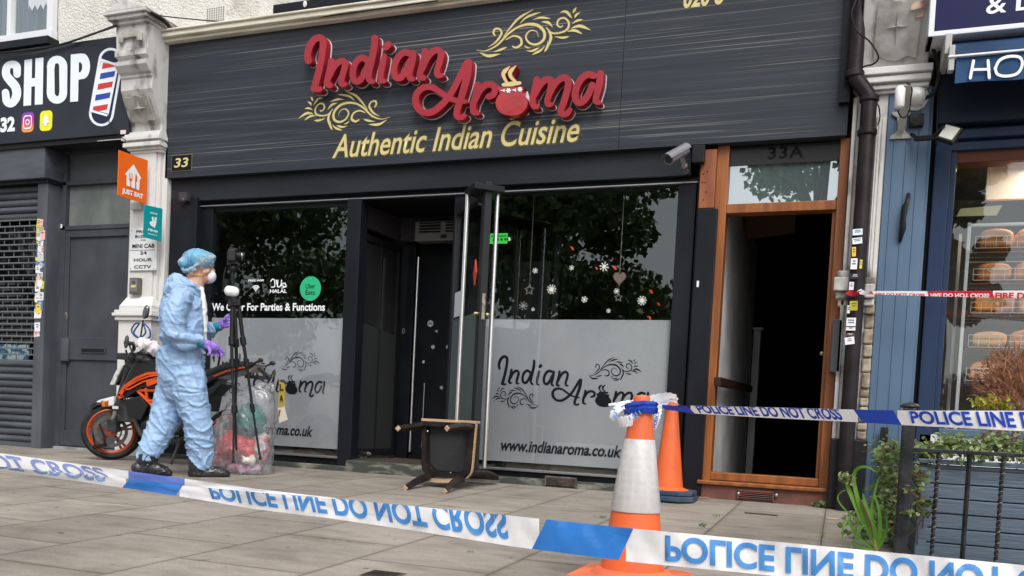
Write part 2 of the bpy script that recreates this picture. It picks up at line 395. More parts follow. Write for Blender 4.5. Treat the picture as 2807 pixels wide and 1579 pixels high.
# ============================================================ restaurant fascia sign
def make_fascia():
    fs = thing('fascia_sign', 'long dark woodgrain fascia sign reading Indian Aroma in raised red letters', 'shop sign', (-3.1, .05, 2.69))
    m = bpy.data.materials.new('woodgrain board'); m.use_nodes = True; n = m.node_tree; b = n.nodes['Principled BSDF']; N = n.nodes.new; L = n.links.new
    tc = N('ShaderNodeTexCoord')
    def nz(mp, s, d=4, dist=0):
        w = N('ShaderNodeMapping'); w.inputs['Scale'].default_value = mp; L(tc.outputs['Object'], w.inputs[0])
        q = N('ShaderNodeTexNoise'); q.inputs['Scale'].default_value = s; q.inputs['Detail'].default_value = d; q.inputs['Distortion'].default_value = dist; L(w.outputs[0], q.inputs['Vector']); return q.outputs[0]
    def rmp(src, *st):
        r = N('ShaderNodeValToRGB'); e = r.color_ramp.elements
        while len(e) < len(st): e.new(.5)
        for k, (p, c) in enumerate(st): e[k].position = p; e[k].color = (c, c, c, 1) if not isinstance(c, tuple) else c + (1,)
        L(src, r.inputs[0]); return r.outputs[0]
    lines = rmp(nz((.12, 1, 44), 1.6, 3.5, .3), (.0, 0), (.6, 0), (.66, 1), (1, 1))
    fine = rmp(nz((.3, 1, 70), 1.6, 2, .2), (.0, 0), (.6, 0), (.68, .7), (1, .7))
    area = rmp(nz((.25, 1, 1.6), 1.3, 2), (.0, .1), (.38, .1), (.62, 1), (1, 1))
    a1 = N('ShaderNodeMath'); a1.operation = 'MAXIMUM'; L(lines, a1.inputs[0]); L(fine, a1.inputs[1])
    a2 = N('ShaderNodeMath'); a2.operation = 'MULTIPLY'; L(a1.outputs[0], a2.inputs[0]); L(area, a2.inputs[1])
    base = rmp(nz((.3, 1, 8), 2, 4), (.3, (.022, .026, .034)), (.7, (.035, .041, .052)))
    mx = N('ShaderNodeMixRGB'); L(a2.outputs[0], mx.inputs[0]); L(base, mx.inputs[1]); mx.inputs[2].default_value = (.19, .186, .175, 1)
    L(mx.outputs[0], b.inputs['Base Color']); b.inputs['Roughness'].default_value = .42; b.inputs['Specular IOR Level'].default_value = .25
    z0, z1 = 2.69, 3.955; J = W(1706, 200).x
    for a, c in ((-6.225, J - .0015), (J + .0015, -.075)):
        MB().box(a, c, 0, .09, z0, z1).build('panel', m, fs, bev=.002)
    # number plate
    x0, x1, a, c = R4(471, 425, 524, 467, -.01)
    q = MB().box(x0, x1, -.012, .0, a, c).build('number_plate', M_BLACKP, fs, bev=.003)
    MB().box(x0 - .006, x1 + .006, -.007, .001, a - .006, c + .006).build('plate_edge', mat('brass edge', (.3, .25, .12), .4, metal=.6), q)
    wall_text('33', x0 + .03, x1 - .03, a + .028, c - .028, -.014, M_GOLD, 'number', q, bold=.02, shear=.15)
    # telephone number and strapline
    t0 = W(1873, 17); me = text_mesh('020 8', W(2080, 0).x - t0.x - .25, .15, bold=.03, shear=.2)
    obj_of(map_mesh(me, lambda u, v, w: (t0.x + u, -.003, t0.z - .02 + v)), 'telephone_number', M_GOLD, fs)
    # strapline baseline from (912,436) to (1585,385)
    a = W(911, 437); e = W(1587, 386)
    zb = (a.z + e.z) / 2; H = .205
    me = text_mesh('Authentic Indian Cuisine', e.x - a.x, H, bold=.010, shear=.28); me2 = text_mesh('Authentic Indian Cuisine', e.x - a.x + .02, H + .02, bold=.036, shear=.28)
    obj_of(map_mesh(me2, lambda u, v, w: (a.x - .01 + u, -.0015, zb - .01 + v)), 'lettering_outline', mat('dark gold outline', (.12, .1, .03), .5), fs)
    obj_of(map_mesh(me, lambda u, v, w: (a.x + u, -.004, zb + v)), 'strapline_lettering', M_GOLD, fs)
    return fs
# strokes of the brush lettering, in the pixels of an enlarged crop of the photograph
LET = {
 'I': [([(75, 430), (66, 385), (85, 310), (125, 255), (170, 245), (192, 285), (180, 400), (155, 520), (135, 600), (118, 655)], 27), ([(118, 655), (150, 660), (165, 655)], 22)],
 'n': [([(258, 430), (245, 500), (228, 575), (222, 612), (245, 625)], 25), ([(245, 560), (278, 480), (318, 438), (352, 432), (368, 465), (352, 530), (336, 592), (345, 620), (368, 616)], [18, 22, 25, 25, 25, 25, 25, 24, 18])],
 'd': [([(548, 425), (500, 405), (452, 445), (428, 530), (442, 588), (482, 590), (525, 530), (556, 450)], 25), ([(606, 245), (602, 320), (582, 420), (560, 520), (560, 582), (588, 598)], [26, 27, 27, 26, 24, 20])],
 'i': [([(682, 392), (668, 460), (652, 540), (655, 588), (682, 592)], [22, 26, 26, 24, 18]), ([(694, 318), (712, 300)], 29)],
 'a': [([(892, 372), (840, 362), (788, 410), (760, 490), (770, 555), (812, 565), (856, 510), (890, 430)], 26), ([(915, 368), (905, 440), (886, 520), (886, 568), (912, 576)], [26, 27, 26, 24, 19])],
 'n2': [([(1008, 350), (996, 430), (972, 515), (968, 558), (995, 565)], 25), ([(990, 500), (1026, 410), (1072, 355), (1112, 342), (1138, 372), (1126, 440), (1105, 510), (1112, 548), (1142, 545)], [18, 22, 25, 26, 26, 26, 25, 24, 18])],
 'A': [([(1352, 442), (1318, 500), (1268, 600), (1212, 700), (1140, 785), (1060, 842), (985, 838), (938, 780), (938, 705), (988, 648), (1062, 640), (1130, 680), (1200, 728), (1280, 752), (1335, 758)], [27, 26, 25, 25, 26, 27, 27, 27, 27, 26, 25, 24, 22, 21, 16]),
       ([(1362, 440), (1350, 540), (1322, 650), (1295, 740), (1268, 820), (1265, 872), (1300, 885), (1325, 868)], [27, 30, 30, 28, 27, 27, 25, 20])],
 'r': [([(1432, 620), (1418, 700), (1396, 780), (1398, 840), (1432, 848)], [24, 26, 26, 25, 20]), ([(1418, 745), (1452, 665), (1500, 622), (1550, 622), (1572, 655), (1558, 700), (1520, 718)], [18, 22, 26, 26, 26, 25, 23])],
 'm': [([(1908, 578), (1892, 660), (1872, 735), (1880, 792), (1908, 798)], [25, 26, 26, 25, 20]), ([(1896, 705), (1930, 630), (1972, 584), (2012, 580), (2022, 620), (2008, 690), (1988, 752), (1998, 782), (2022, 778)], [16, 22, 25, 26, 26, 26, 25, 22, 18]),
       ([(2012, 700), (2050, 620), (2098, 572), (2142, 566), (2160, 610), (2145, 690), (2120, 770), (2098, 830), (2112, 858), (2150, 852), (2172, 822)], [16, 22, 25, 27, 27, 27, 27, 27, 26, 24, 20])],
 'a2': [([(2362, 548), (2310, 540), (2250, 592), (2215, 680), (2222, 748), (2262, 765), (2312, 715), (2352, 625)], 27), ([(2418, 530), (2408, 620), (2386, 705), (2378, 752), (2405, 765)], [27, 28, 27, 25, 20])]}
LEAF = [0.5, 5, 9, 8, .5]
ORN = [([(1425, 345), (1500, 350), (1590, 305), (1680, 215), (1760, 160), (1850, 137), (1920, 150), (1968, 200), (1962, 262), (1905, 300), (1845, 285), (1820, 235), (1855, 190), (1905, 195), (1922, 240)], [1, 3, 6, 7, 7, 7, 9, 12, 12, 10, 9, 8, 6, 4, 1]),
 ([(1640, 240), (1700, 160), (1770, 85), (1880, 20)], [2, 7, 9, 1]), ([(1770, 135), (1830, 80), (1940, 40)], LEAF), ([(1875, 102), (1940, 85), (2020, 92)], LEAF), ([(1945, 118), (2000, 125), (2035, 160)], [1, 8, 12, 8, 1]),
 ([(1520, 320), (1580, 280), (1625, 215), (1612, 178), (1575, 175), (1560, 205), (1572, 228)], [1, 5, 8, 8, 7, 8, 6]), ([(1660, 262), (1720, 232), (1775, 248), (1785, 295), (1745, 325), (1715, 316)], [3, 6, 8, 9, 9, 6]),
 ([(1560, 360), (1610, 345), (1670, 320)], LEAF), ([(1450, 365), (1520, 392), (1615, 375)], [1, 9, 12, 9, 1]), ([(1985, 165), (2030, 208), (2100, 205), (2155, 175), (2165, 125), (2130, 88), (2085, 100), (2072, 140), (2098, 162), (2115, 150)], [4, 6, 6, 7, 8, 8, 7, 7, 7, 4]),
 ([(2095, 42), (2145, 38), (2190, 90)], [1, 8, 11, 9, 1]), ([(2198, 48), (2212, 22), (2225, 2)], [1, 8, 9, 5, 1]), ([(2212, 88), (2225, 62), (2255, 44)], [1, 7, 9, 5, 1]), ([(2190, 135), (2230, 110), (2280, 100)], LEAF), ([(2180, 172), (2255, 152), (2340, 185)], [1, 9, 13, 9, 1]),
 ([(2150, 195), (2215, 188), (2270, 214)], [1, 7, 11, 9, 2]), ([(2050, 235), (2110, 246), (2170, 236)], LEAF), ([(1995, 180), (2022, 240), (1995, 330)], [1, 9, 11, 8, 1]), ([(1998, 270), (1992, 320), (1968, 362)], LEAF), ([(1975, 310), (1935, 350), (1870, 382)], LEAF),
 ([(1820, 350), (1870, 352), (1930, 325)], LEAF), ([(1808, 308), (1830, 325), (1858, 328)], [1, 5, 6, 4, 1])]
def zc(x, y): return (820 + .34161 * x, 20 + .34161 * y)
def to_plane(loops, Y, P=zc):
    out = []
    for L in loops:
        out.append(np.array([(lambda w: (w.x, w.z))(W(*P(p[0], p[1]), Y)) for p in L]))
    return out
def stand(me, Y, front=0.):     # a flat mesh (x, y, depth) stood up in the facade, depth towards the street
    return map_mesh(me, lambda a, b, c: (a, Y - c, b))
POT = None
def make_logo(fs):
    RED = mat('red acrylic', (.34, .014, .026), .35, (.29, .012, .022), 3); WHT = mat('white acrylic edge', (.75, .76, .8), .4)
    DEP = .075
    order = [('I', 'I'), ('n', 'n'), ('d', 'd'), ('i', 'i'), ('a', 'a'), ('n', 'n2'), ('A', 'A'), ('r', 'r'), ('m', 'm'), ('a', 'a2')]
    store = {}
    for nm, k in order:
        lp = to_plane(strokes_loops(LET[k], 2.5), -.09); store[k] = lp
        o = stand(loops_mesh(lp, DEP, tol=.0008), -.015); obj_of(o, 'raised_letter', RED, fs)
        lb = to_plane(strokes_loops(LET[k], 2.5, grow=3), -.09)
        q = stand(loops_mesh(lb, .012, tol=.0008), -.002)
        w = obj_of(q, 'letter_backing', WHT, fs)
    # the pot that stands for the letter o
    body = [(1615, 640), (1600, 665), (1612, 690), (1588, 730), (1578, 775), (1595, 825), (1640, 860), (1710, 870), (1780, 855), (1822, 815), (1835, 765), (1818, 715), (1795, 685), (1800, 650), (1790, 640)]
    steamA = [([(1690, 475), (1640, 530), (1650, 575), (1672, 610)], [2, 17, 12, 8]), ([(1740, 470), (1695, 520), (1700, 560), (1740, 602)], [2, 16, 13, 9])]
    rimS = [([(1640, 622), (1705, 616), (1770, 608)], [14, 19, 14])]
    def poly(pts, n=6):
        p = np.array(pts, float); out = []; N_ = len(p)
        for i in range(N_):
            a, b, c, d = p[(i - 1) % N_], p[i], p[(i + 1) % N_], p[(i + 2) % N_]
            for t in np.linspace(0, 1, n, endpoint=False):
                out.append(.5 * (2 * b + (c - a) * t + (2 * a - 5 * b + 4 * c - d) * t * t + (3 * b - a - 3 * c + d) * t ** 3))
        return np.array(out)
    bl = to_plane([poly(body)], -.09)
    REDG = mat('glossy red pot', (.42, .01, .012), .12, (.33, .008, .01), 9, bump=.25, bscale=14, coat=.5)
    pot = obj_of(stand(loops_mesh(bl, DEP + .006, tol=.0005), -.015), 'raised_pot', REDG, fs)
    grow = [1.05]
    c = bl[0].mean(0); obj_of(stand(loops_mesh([(bl[0] - c) * 1.07 + c]), -.008), 'letter_backing', WHT, fs)
    st_l = to_plane(strokes_loops(steamA + rimS, 2.0), -.1)
    obj_of(stand(loops_mesh(to_plane(strokes_loops([(p, [v + 7 for v in r]) for p, r in steamA], 2.), -.09), DEP, tol=.0006), -.015), 'steam_block', RED, pot)
    obj_of(stand(loops_mesh(st_l, .006, tol=.0005), -.0965), 'steam', M_GOLD, pot)
    fl = []
    for fx, fy in ((1680, 668), (1772, 658)):
        for k in range(6):
            a = k * pi / 3; fl.append(([(fx + 7 * cos(a), fy + 7 * sin(a)), (fx + 15 * cos(a), fy + 15 * sin(a))], 5.5))
    for fx, fy in ((1636, 668), (1726, 664)):
        fl += [([(fx - 18, fy), (fx + 16, fy)], [2, 5, 2]), ([(fx - 2, fy), (fx + 12, fy - 11)], [3, 3]), ([(fx - 2, fy), (fx + 12, fy + 11)], [3, 3])]
    obj_of(stand(loops_mesh(to_plane(strokes_loops(fl, 1.5), -.1), .004, tol=.0004), -.097), 'flower_band', WHT, pot)
    # gold scroll ornaments
    o1 = to_plane(strokes_loops(ORN, 1.5), 0); o1b = to_plane(strokes_loops(ORN, 1.5, grow=4), 0)
    OUTL = mat('dark gold outline', (.12, .1, .03), .5)
    obj_of(stand(loops_mesh(o1, tol=.0006), -.004), 'scroll_ornament', M_GOLD, fs); obj_of(stand(loops_mesh(o1b, tol=.0008), -.0015), 'scroll_outline', OUTL, fs)
    # mirrored twin at lower left: right tip (1067,322) to left end (817,360)
    a0, a1 = W(*zc(1425, 345)), W(*zc(2340, 185)); b0, b1 = W(1069, 321), W(817, 361)
    k = (b0.x - b1.x) / (a1.x - a0.x)
    def mir(L): return [np.c_[b0.x - (l[:, 0] - a0.x) * k, b0.z + (l[:, 1] - a0.z) * k * 1.0][::-1] for l in L]
    obj_of(stand(loops_mesh(mir(o1), tol=.0006), -.004), 'scroll_ornament', M_GOLD, fs); obj_of(stand(loops_mesh(mir(o1b), tol=.0008), -.0015), 'scroll_outline', OUTL, fs)
    return store, bl, st_l, o1, mir(o1)
fascia = make_fascia()
LOGO = make_logo(fascia)
# ============================================================ terrace wall above the shops
bw = thing('terrace_building', 'pebbledashed upper storey in dirty cream above the shop signs', 'building', (-4, .2, 3.9))
MB().box(-14, 6, .08, .5, 3.9, 9.5).build('wall', M_RENDER, bw)
MB().box(-14, 6, .31, .5, 2.78, 3.9).box(-14, 6, 3.7, 3.8, -.3, 3.9).box(-14, -6.3, .31, .4, -.3, 2.8).box(-.05, .62, .11, .4, -.3, 3.9).build('inner_wall', mat('inner brickwork', (.12, .11, .1), .9), bw)
x0, x1, z0, z1 = R4(-300, -400, 133, 100, 0)
c = MB().box(W(18, 60).x, W(28, 60).x, 0, .07, W(80, 108).z, 6).box(W(128, 40).x, W(142, 40).x, 0, .07, W(80, 108).z, 6).box(-9.3, W(142, 80).x, -.01, .07, W(80, 112).z, W(80, 88).z)
wf = c.build('window_frame', mat('white upvc', (.72, .74, .76), .35), bw, bev=.004)
MB().box(-9.3, W(140, 60).x, .05, .07, W(80, 100).z, 6).build('pane', M_GLASS, wf)
MB().box(-9.3, W(140, 60).x, .072, .079, W(80, 100).z, 6).build('window_recess', mat('net curtain grey', (.16, .19, .22), .9, (.1, .12, .14), 4, (4, 1, .4)), wf)
cv = MB(); xs = np.linspace(W(62, 10).x, W(120, 10).x, 15)
for k in range(14):
    zb = W(90, 12).z + .03 * sin(k * 1.7)
    cv.add([(xs[k], .068 - .006 * (k % 2), zb), (xs[k + 1], .068 - .006 * ((k + 1) % 2), W(90, 12).z + .03 * sin((k + 1) * 1.7)), (xs[k + 1], .068 - .006 * ((k + 1) % 2), 6), (xs[k], .068 - .006 * (k % 2), 6)], [(0, 1, 2, 3)])
cv.build('curtain', mat('white curtain', (.7, .7, .72), .9), wf)
MB().box(-9.4, W(144, 118).x, -.06, .1, W(100, 131).z, W(100, 109).z).build('window_sill', M_BLACKP, bw, bev=.006)
x0, x1, z0, z1 = R4(757, 14, 1170, 44, 0)
MB().box(W(757, 30).x, W(1150, 5).x + .6, -.05, .1, W(800, 44).z, W(800, 14).z).build('window_sill', M_BLACKP, bw, bev=.006)
MB().ball(W(836, 11, -.055), (.02, .01, .028)).build('sill_spacer', M_WHITE, bw)
cr_ = MB()
for dz0, dz1, dy in ((0, .03, -.06), (.03, .075, -.1), (.075, .095, -.12), (.095, .14, -.03)):
    cr_.box(-6.235, .12, dy, .12, 3.957 + dz0, 3.957 + dz1)
cr_.build('cornice', M_CREAM, bw, bev=.008)
x0, x1, z0, z1 = R4(567, 20, 617, 58, .07)
ab = MB().box(x0, x1, .065, .1, z0, z1).build('air_brick', mat('white terracotta', (.62, .6, .56), .7), bw, bev=.003)
h = MB(); nx_, nz_ = 8, 6
for i in range(nx_):
    for j in range(nz_):
        cx = x0 + (i + .5) * (x1 - x0) / nx_; cz = z0 + (j + .5) * (z1 - z0) / nz_; h.box(cx - .004, cx + .004, .062, .066, cz - .005, cz + .005)
h.build('vent_holes', M_DARK, ab)

# ============================================================ white pilasters with scrolled corbels
def mould(mb, x0, x1, z, prof, ex=1.0):
    """horizontal moulding: prof = list of (dz0, dz1, proud), returned round the sides"""
    for a, b, p in prof: mb.box(x0 - p * ex, x1 + p * ex, -.06 - p, .1, z + a, z + b)
def pilaster_left():
    x0, x1 = -6.6, -6.225
    t = thing('pilaster', 'white painted stone pilaster with scrolled corbel beside the restaurant sign, left one', 'pilaster', (x0 + .19, 0, gz(0)))
    zt = W(340, 365, -.05).z
    s = MB().box(x0 + .01, x1 - .07, -.05, .1, gz(0), zt).box(x1 - .07, x1 - .03, -.03, .1, gz(0), zt).box(x1 - .03, x1 + .03, .0, .1, 1.3, zt)
    s.build('shaft', M_WHITE, t, bev=.006)
    b = MB().box(x0 - .02, x1 + .0, -.12, .05, gz(0), W(390, 868, -.1).z)
    zz = W(390, 868, -.1).z
    for a, c, p in ((-.04, .0, .025), (.0, .03, .045), (.03, .06, .03), (.06, .1, .0)): b.box(x0 - .02 - p, x1 + p, -.12 - p, .05, zz + a, zz + c)
    b.add([(x0 - .02, -.12, zz + .1), (x1, -.12, zz + .1), (x1 - .04, -.05, zz + .2), (x0 + .01, -.05, zz + .2), (x0 - .02, .05, zz + .1), (x1, .05, zz + .1)], [(0, 1, 2, 3), (1, 5, 2), (4, 0, 3)])
    b.build('plinth', M_WHITE, t, bev=.006)
    fl = MB()
    for k in range(3):
        cx = x0 + .09 + k * .1; fl.tube([(cx, -.118, .55), (cx, -.118, .93)], .018, 8)
    fl.build('flutes', M_WHITE2, t, smooth=True)
    cp = MB()
    for a, c, p in ((0, .025, .0), (.025, .05, .02), (.05, .09, .05), (.09, .11, .03), (.11, .15, .06), (.15, .175, .04), (.175, .2, .02)): cp.box(x0 - p, x1 + p * .4, -.06 - p, .1, zt - .21 + a, zt - .21 + c)
    cp.build('capital', M_WHITE, t, bev=.005)
    # corbel side profile (y, z)
    z = lambda x, y, Y: W(x, y, Y).z
    zA, zB, zC, zD, zE = zt, z(334, 250, -.2), z(326, 205, -.27), z(322, 142, -.3), z(320, 70, -.3)
    prof = [(.1, zA - .01), (-.05, zA - .01), (-.06, zA + .05), (-.16, zB - .09), (-.2, zB), (-.2, zB + .1), (-.215, zB + .115), (-.215, zB + .14), (-.24, zB + .15), (-.285, zB + .2), (-.29, zC + .11), (-.25, zC + .12), (-.25, zC + .15), (-.29, zC + .16), (-.29, zC + .21), (-.26, zC + .225), (-.27, zD + .02), (-.28, zE), (.1, zE)]
    cb = MB().prism([(x0 + .0, y, zz_) for y, zz_ in prof], (x1 - x0, 0, 0))
    cb.build('corbel', M_WHITE2, t, bev=.008)
    # front panels with relief
    d = MB()
    a = W(356, 256, -.2); 
    for k in range(2): pass
    def fr(u, v): # u across 0..1, v up the sloping face 0..1
        y0, zz0, y1, zz1 = -.075, zA + .08, -.19, zB - .06
        return Vector((x0 + .05 + u * (x1 - x0 - .1), y0 + (y1 - y0) * v - .008, zz0 + (zz1 - zz0) * v))
    poly = [fr(0, 0), fr(.25, .03), fr(.4, -.05), fr(.6, -.05), fr(.75, .03), fr(1, 0), fr(1, 1), fr(.75, .96), fr(.5, 1.04), fr(.25, .96), fr(0, 1)]
    d.prism(poly, (0, -.014, -.004))
    c0 = fr(.5, .5) + Vector((0, -.04, -.01)); st_ = []
    for k in range(8):
        r = .5 if k % 2 == 0 else .1
        st_.append(fr(.5 + r * .72 * sin(k * pi / 4), .5 + r * .72 * cos(k * pi / 4)) + Vector((0, -.015, 0)))
    for k in range(8): d.add([c0, st_[k], st_[(k + 1) % 8]], [(0, 1, 2)])
    d.build('star_plaque', mat('grey white paint', (.45, .44, .41), .6, (.3, .29, .26), 8, bump=.4), t, bev=.004); d = MB()
    y = -.285
    for q in ((.12, .8), ): pass
    za = zD + .02; zb = zE - .03
    d.prism([(x0 + .05, y, za + .06), (x0 + .1, y, za + .06), (x0 + .11, y, za + .1), (x1 - .11, y, za + .1), (x1 - .1, y, za + .06), (x1 - .05, y, za + .06), (x1 - .05, y, zb - .06), (x1 - .12, y, zb - .03), ((x0 + x1) / 2, y, zb), (x0 + .12, y, zb - .03), (x0 + .05, y, zb - .06)], (0, -.018, 0))
    d.build('carved_panel', mat('grey white paint', (.45, .44, .41), .6, (.3, .29, .26), 8, bump=.4), t, bev=.004)
    # cap with a shallow pediment
    c = MB(); zc_ = zE
    for a, e, p in ((0, .035, .02), (.035, .07, .055), (.07, .1, .08)): c.box(x0 - p, x1 + p * .6, -.29 - p, .1, zc_ + a, zc_ + e)
    xm = (x0 + x1) / 2
    c.add([(x0 - .08, -.37, zc_ + .1), (x1 + .05, -.37, zc_ + .1), (xm, -.37, zc_ + .2), (x0 - .08, .1, zc_ + .1), (x1 + .05, .1, zc_ + .1), (xm, .1, zc_ + .2)], [(0, 1, 2), (1, 4, 5, 2), (0, 2, 5, 3), (3, 5, 4)])
    c.build('cap', M_WHITE2, t, bev=.006)
    return t
PL = pilaster_left()
def pilaster_right():
    x0, x1 = W(2362, 120, -.12).x, W(2550, 120, -.12).x
    t = thing('pilaster', 'peeling white pilaster with a star panel behind the black downpipe, right one', 'pilaster', ((x0 + x1) / 2, 0, gz(0)))
    zt = W(2450, 188, -.06).z; ztop = W(2450, -20, -.2).z + .3
    k0 = W(2450, 182, -.05).z
    up = MB().prism([(x0, .1, k0), (x0, -.04, k0), (x0, -.22, ztop - .3), (x0, -.22, ztop), (x0, .1, ztop)], (x1 - x0, 0, 0)).build('corbel', M_WHITE2, t, bev=.008)
    def fr(u, v):
        return Vector((x0 + (x1 - x0) * u, -.045 - .18 * v, k0 + (ztop - .3 - k0) * v))
    # plaque between photo points (2397,40) (2515,25) (2510,150) (2393,165)
    d = MB(); L = [(.18, .1), (.3, .13), (.4, .08), (.55, .06), (.68, .12), (.82, .08), (.84, .5), (.85, .86), (.7, .9), (.6, .84), (.45, .86), (.35, .92), (.2, .88)]
    d.prism([fr(*p) + Vector((0, -.004, 0)) for p in L], (0, -.016, -.003))
    c0 = fr(.5, .5) + Vector((0, -.045, 0)); s = []
    for k in range(8):
        r = (.22 if k % 2 == 0 else .035); s.append(fr(.5 + r * .8 * sin(k * pi / 4), .5 + r * 1.1 * cos(k * pi / 4)) + Vector((0, -.021, 0)))
    for k in range(8): d.add([c0, s[k], s[(k + 1) % 8]], [(0, 1, 2)])
    d.build('star_plaque', mat('grey white paint', (.45, .44, .41)), t, bev=.003)
    f = MB(); 
    for a, b_, r in ((.78, .8, .05), (.82, .66, .03)):
        p = fr(a, b_) + Vector((0, -.024, 0)); f.add([p + Vector((-r, 0, -r)), p + Vector((r * .6, 0, -r * .8)), p + Vector((r * .8, 0, r)), p + Vector((-.6 * r, 0, r * .7))], [(0, 1, 2, 3)])
    f.build('flaked_paint', mat('red undercoat', (.3, .05, .035), .7, (.5, .4, .3), 20), t)
    m = MB(); zb = W(2450, 250, -.08).z
    H = zt - zb
    for a, b_, p in ((0, .14, .01), (.14, .3, .035), (.3, .38, .02), (.38, .62, .06), (.62, .7, .045), (.7, 1.0, .075)): m.box(x0 - p * .6, x1 + p * .4, -.04 - p, .1, zb + a * H, zb + b_ * H)
    m.build('capital', M_WHITE, t, bev=.006)
    s = MB(); xa = W(2352, 700, 0).x
    xl, xr = W(2319, 600, -.03).x, W(2395, 900, -.03).x - .002
    zb2 = W(2345, 1205, 0).z
    s.box(xl, xr, -.02, .1, zb2, zb)
    for dx in (.0, .03): s.box(xl + dx, xl + dx + .026, -.05 + dx * .6, .0, zb2, W(2345, 290, 0).z)
    for u0, u1, p in ((.62, .7, .055), (.7, .75, .075), (.76, .83, .055), (.86, .98, .03)): s.box(xl + (xr - xl) * u0, xl + (xr - xl) * u1, -p, .0, W(2380, 790, 0).z, W(2400, 330, 0).z)
    s.build('shaft', M_WHITE2, t, bev=.005)
    rb = MB(); rng = random.Random(4); z = zb2; 
    while z < W(2400, 800, 0).z:
        h_ = rng.uniform(.05, .12); rb.box(xl + (xr - xl) * .72 + rng.uniform(0, .01), xr, -.04 - rng.uniform(0, .025), 0, z, z + h_ - .008); z += h_
    rb.build('crumbling_render', mat('crumbling render', (.42, .36, .28), .9, (.2, .15, .11), 12, bump=1., bscale=25), t, bev=.012)
    k = MB(); k2 = MB(); zk = W(2320, 800, -.06).z
    for a, b_, p in ((-.1, -.05, .03), (-.05, .0, .06), (.0, .1, .09), (.1, .15, .06)): k.box(xl - p * .6, xl + .05, -.02 - p, .02, zk + a, zk + b_); k2.box(xl + (xr - xl) * .66, xr - .01, -.02 - p, .02, zk + a - .05, zk + b_ - .05)
    k.build('moulded_band', M_WHITE2, t, bev=.01); k2.build('moulded_band', M_WHITE2, t, bev=.01)
    p = MB(); xg = W(2272, 1290, -.08).x; xh = W(2374, 1290, -.08).x
    p.box(xg, xh, -.08, .08, gz(0), zb2).box(xg + .06, xg + .13, -.11, 0, gz(0), zb2 - .03)
    p.build('plinth', mat('flaking black paint', (.014, .014, .016), .5, (.3, .28, .25), 7, bump=.6, bscale=20, mixp=(.7, .74), detail=12), t, bev=.01)
    return t
PR = pilaster_right()

# ============================================================ black downpipe
dp = thing('downpipe', 'black cast iron downpipe with an offset bend covered in small stickers', 'drainpipe', (.08, -.12, gz(0)))
M_PIPE = mat('black iron pipe', (.012, .009, .011), .45, (.022, .016, .019), 6, bump=.3, bscale=30)
Yp = -.12; PTS = [(2352, -200), (2346, 195), (2352, 225), (2378, 262), (2384, 285), (2366, 520), (2342, 870), (2318, 1190), (2305, 1330)]
xu = W(2346, 150, Yp).x; xd = W(2348, 800, Yp).x
pz = lambda x, y: W(x, y, Yp).z
MB().tube([(xu, Yp, 5.4), (xu, Yp, pz(2346, 200)), (xu + .012, Yp, pz(2350, 215)), (xd - .015, Yp, pz(2378, 258)), (xd, Yp, pz(2382, 280)), (xd, Yp, gz(0))], .053, 16).build('pipe', M_PIPE, dp, smooth=True)
for zz in (pz(2346, 205), pz(2380, 272), pz(2360, 365)):
    X = xu if zz > pz(2350, 215) else xd; MB().lathe([(.06, -.022), (.066, -.015), (.066, .015), (.06, .022)], (X, Yp, zz), n=16).build('collar', M_PIPE, dp, smooth=True)
xp_ = xu - .1
MB().box(W(2330, 100, -.05).x - .045, W(2340, 100, -.05).x, -.06, .05, pz(2330, 270), 5.4).build('backing_board', M_BLACKP, dp)
rng = random.Random(11)
def sticker(parent, X, Y, z, w, h, col, rot=0., name='sticker', lines=2):
    a = cos(rot); b = sin(rot)
    def q(u, v, d=0.): return (X + u * a - v * b, Y - d, z + u * b + v * a)
    m = mat('sticker %.2f %.2f %.2f' % col, col, .45)
    o = MB().add([q(-w / 2, -h / 2), q(w / 2, -h / 2), q(w / 2, h / 2), q(-w / 2, h / 2)], [(0, 1, 2, 3)]).build(name, m, parent)
    if lines:
        k = MB(); pr = bool(sum(col) > 1)
        for i in range(lines):
            v = h * (.25 - .5 * i / max(lines, 1)); ww = w * rng.uniform(.35, .8)
            k.add([q(-ww / 2, v - h * .06, .001), q(ww / 2, v - h * .06, .001), q(ww / 2, v + h * .06, .001), q(-ww / 2, v + h * .06, .001)], [(0, 1, 2, 3)])
        k.build('print', mat('sticker print dark', (.12, .14, .2), .5) if pr else mat('sticker print light', (.6, .6, .6), .5), o)
for px, py, w, h, col, r in ((2351, 636, 27, 17, (.7, .78, .85), .05), (2350, 660, 27, 17, (.72, .8, .85), .1), (2341, 690, 11, 26, (.75, .5, .05), .05), (2341, 723, 18, 30, (.8, .8, .82), 0), (2360, 724, 7, 24, (.8, .6, .05), 0),
                         (2344, 757, 28, 15, (.03, .03, .04), .03), (2334, 784, 13, 22, (.8, .72, .72), 0), (2340, 838, 22, 26, (.55, .5, .02), .03), (2326, 848, 8, 22, (.8, .8, .8), 0), (2333, 884, 26, 26, (.78, .77, .78), 0), (2332, 900, 26, 12, (.76, .72, .74), 0), (2331, 917, 24, 9, (.12, .06, .05), 0), (2329, 934, 26, 20, (.8, .79, .8), .15)):
    a, b_, c_, d_ = R4(px - w / 2, py - h / 2, px + w / 2, py + h / 2, Yp - .056)
    sticker(dp, (a + b_) / 2, Yp - .056, (c_ + d_) / 2, b_ - a, d_ - c_, col, r)
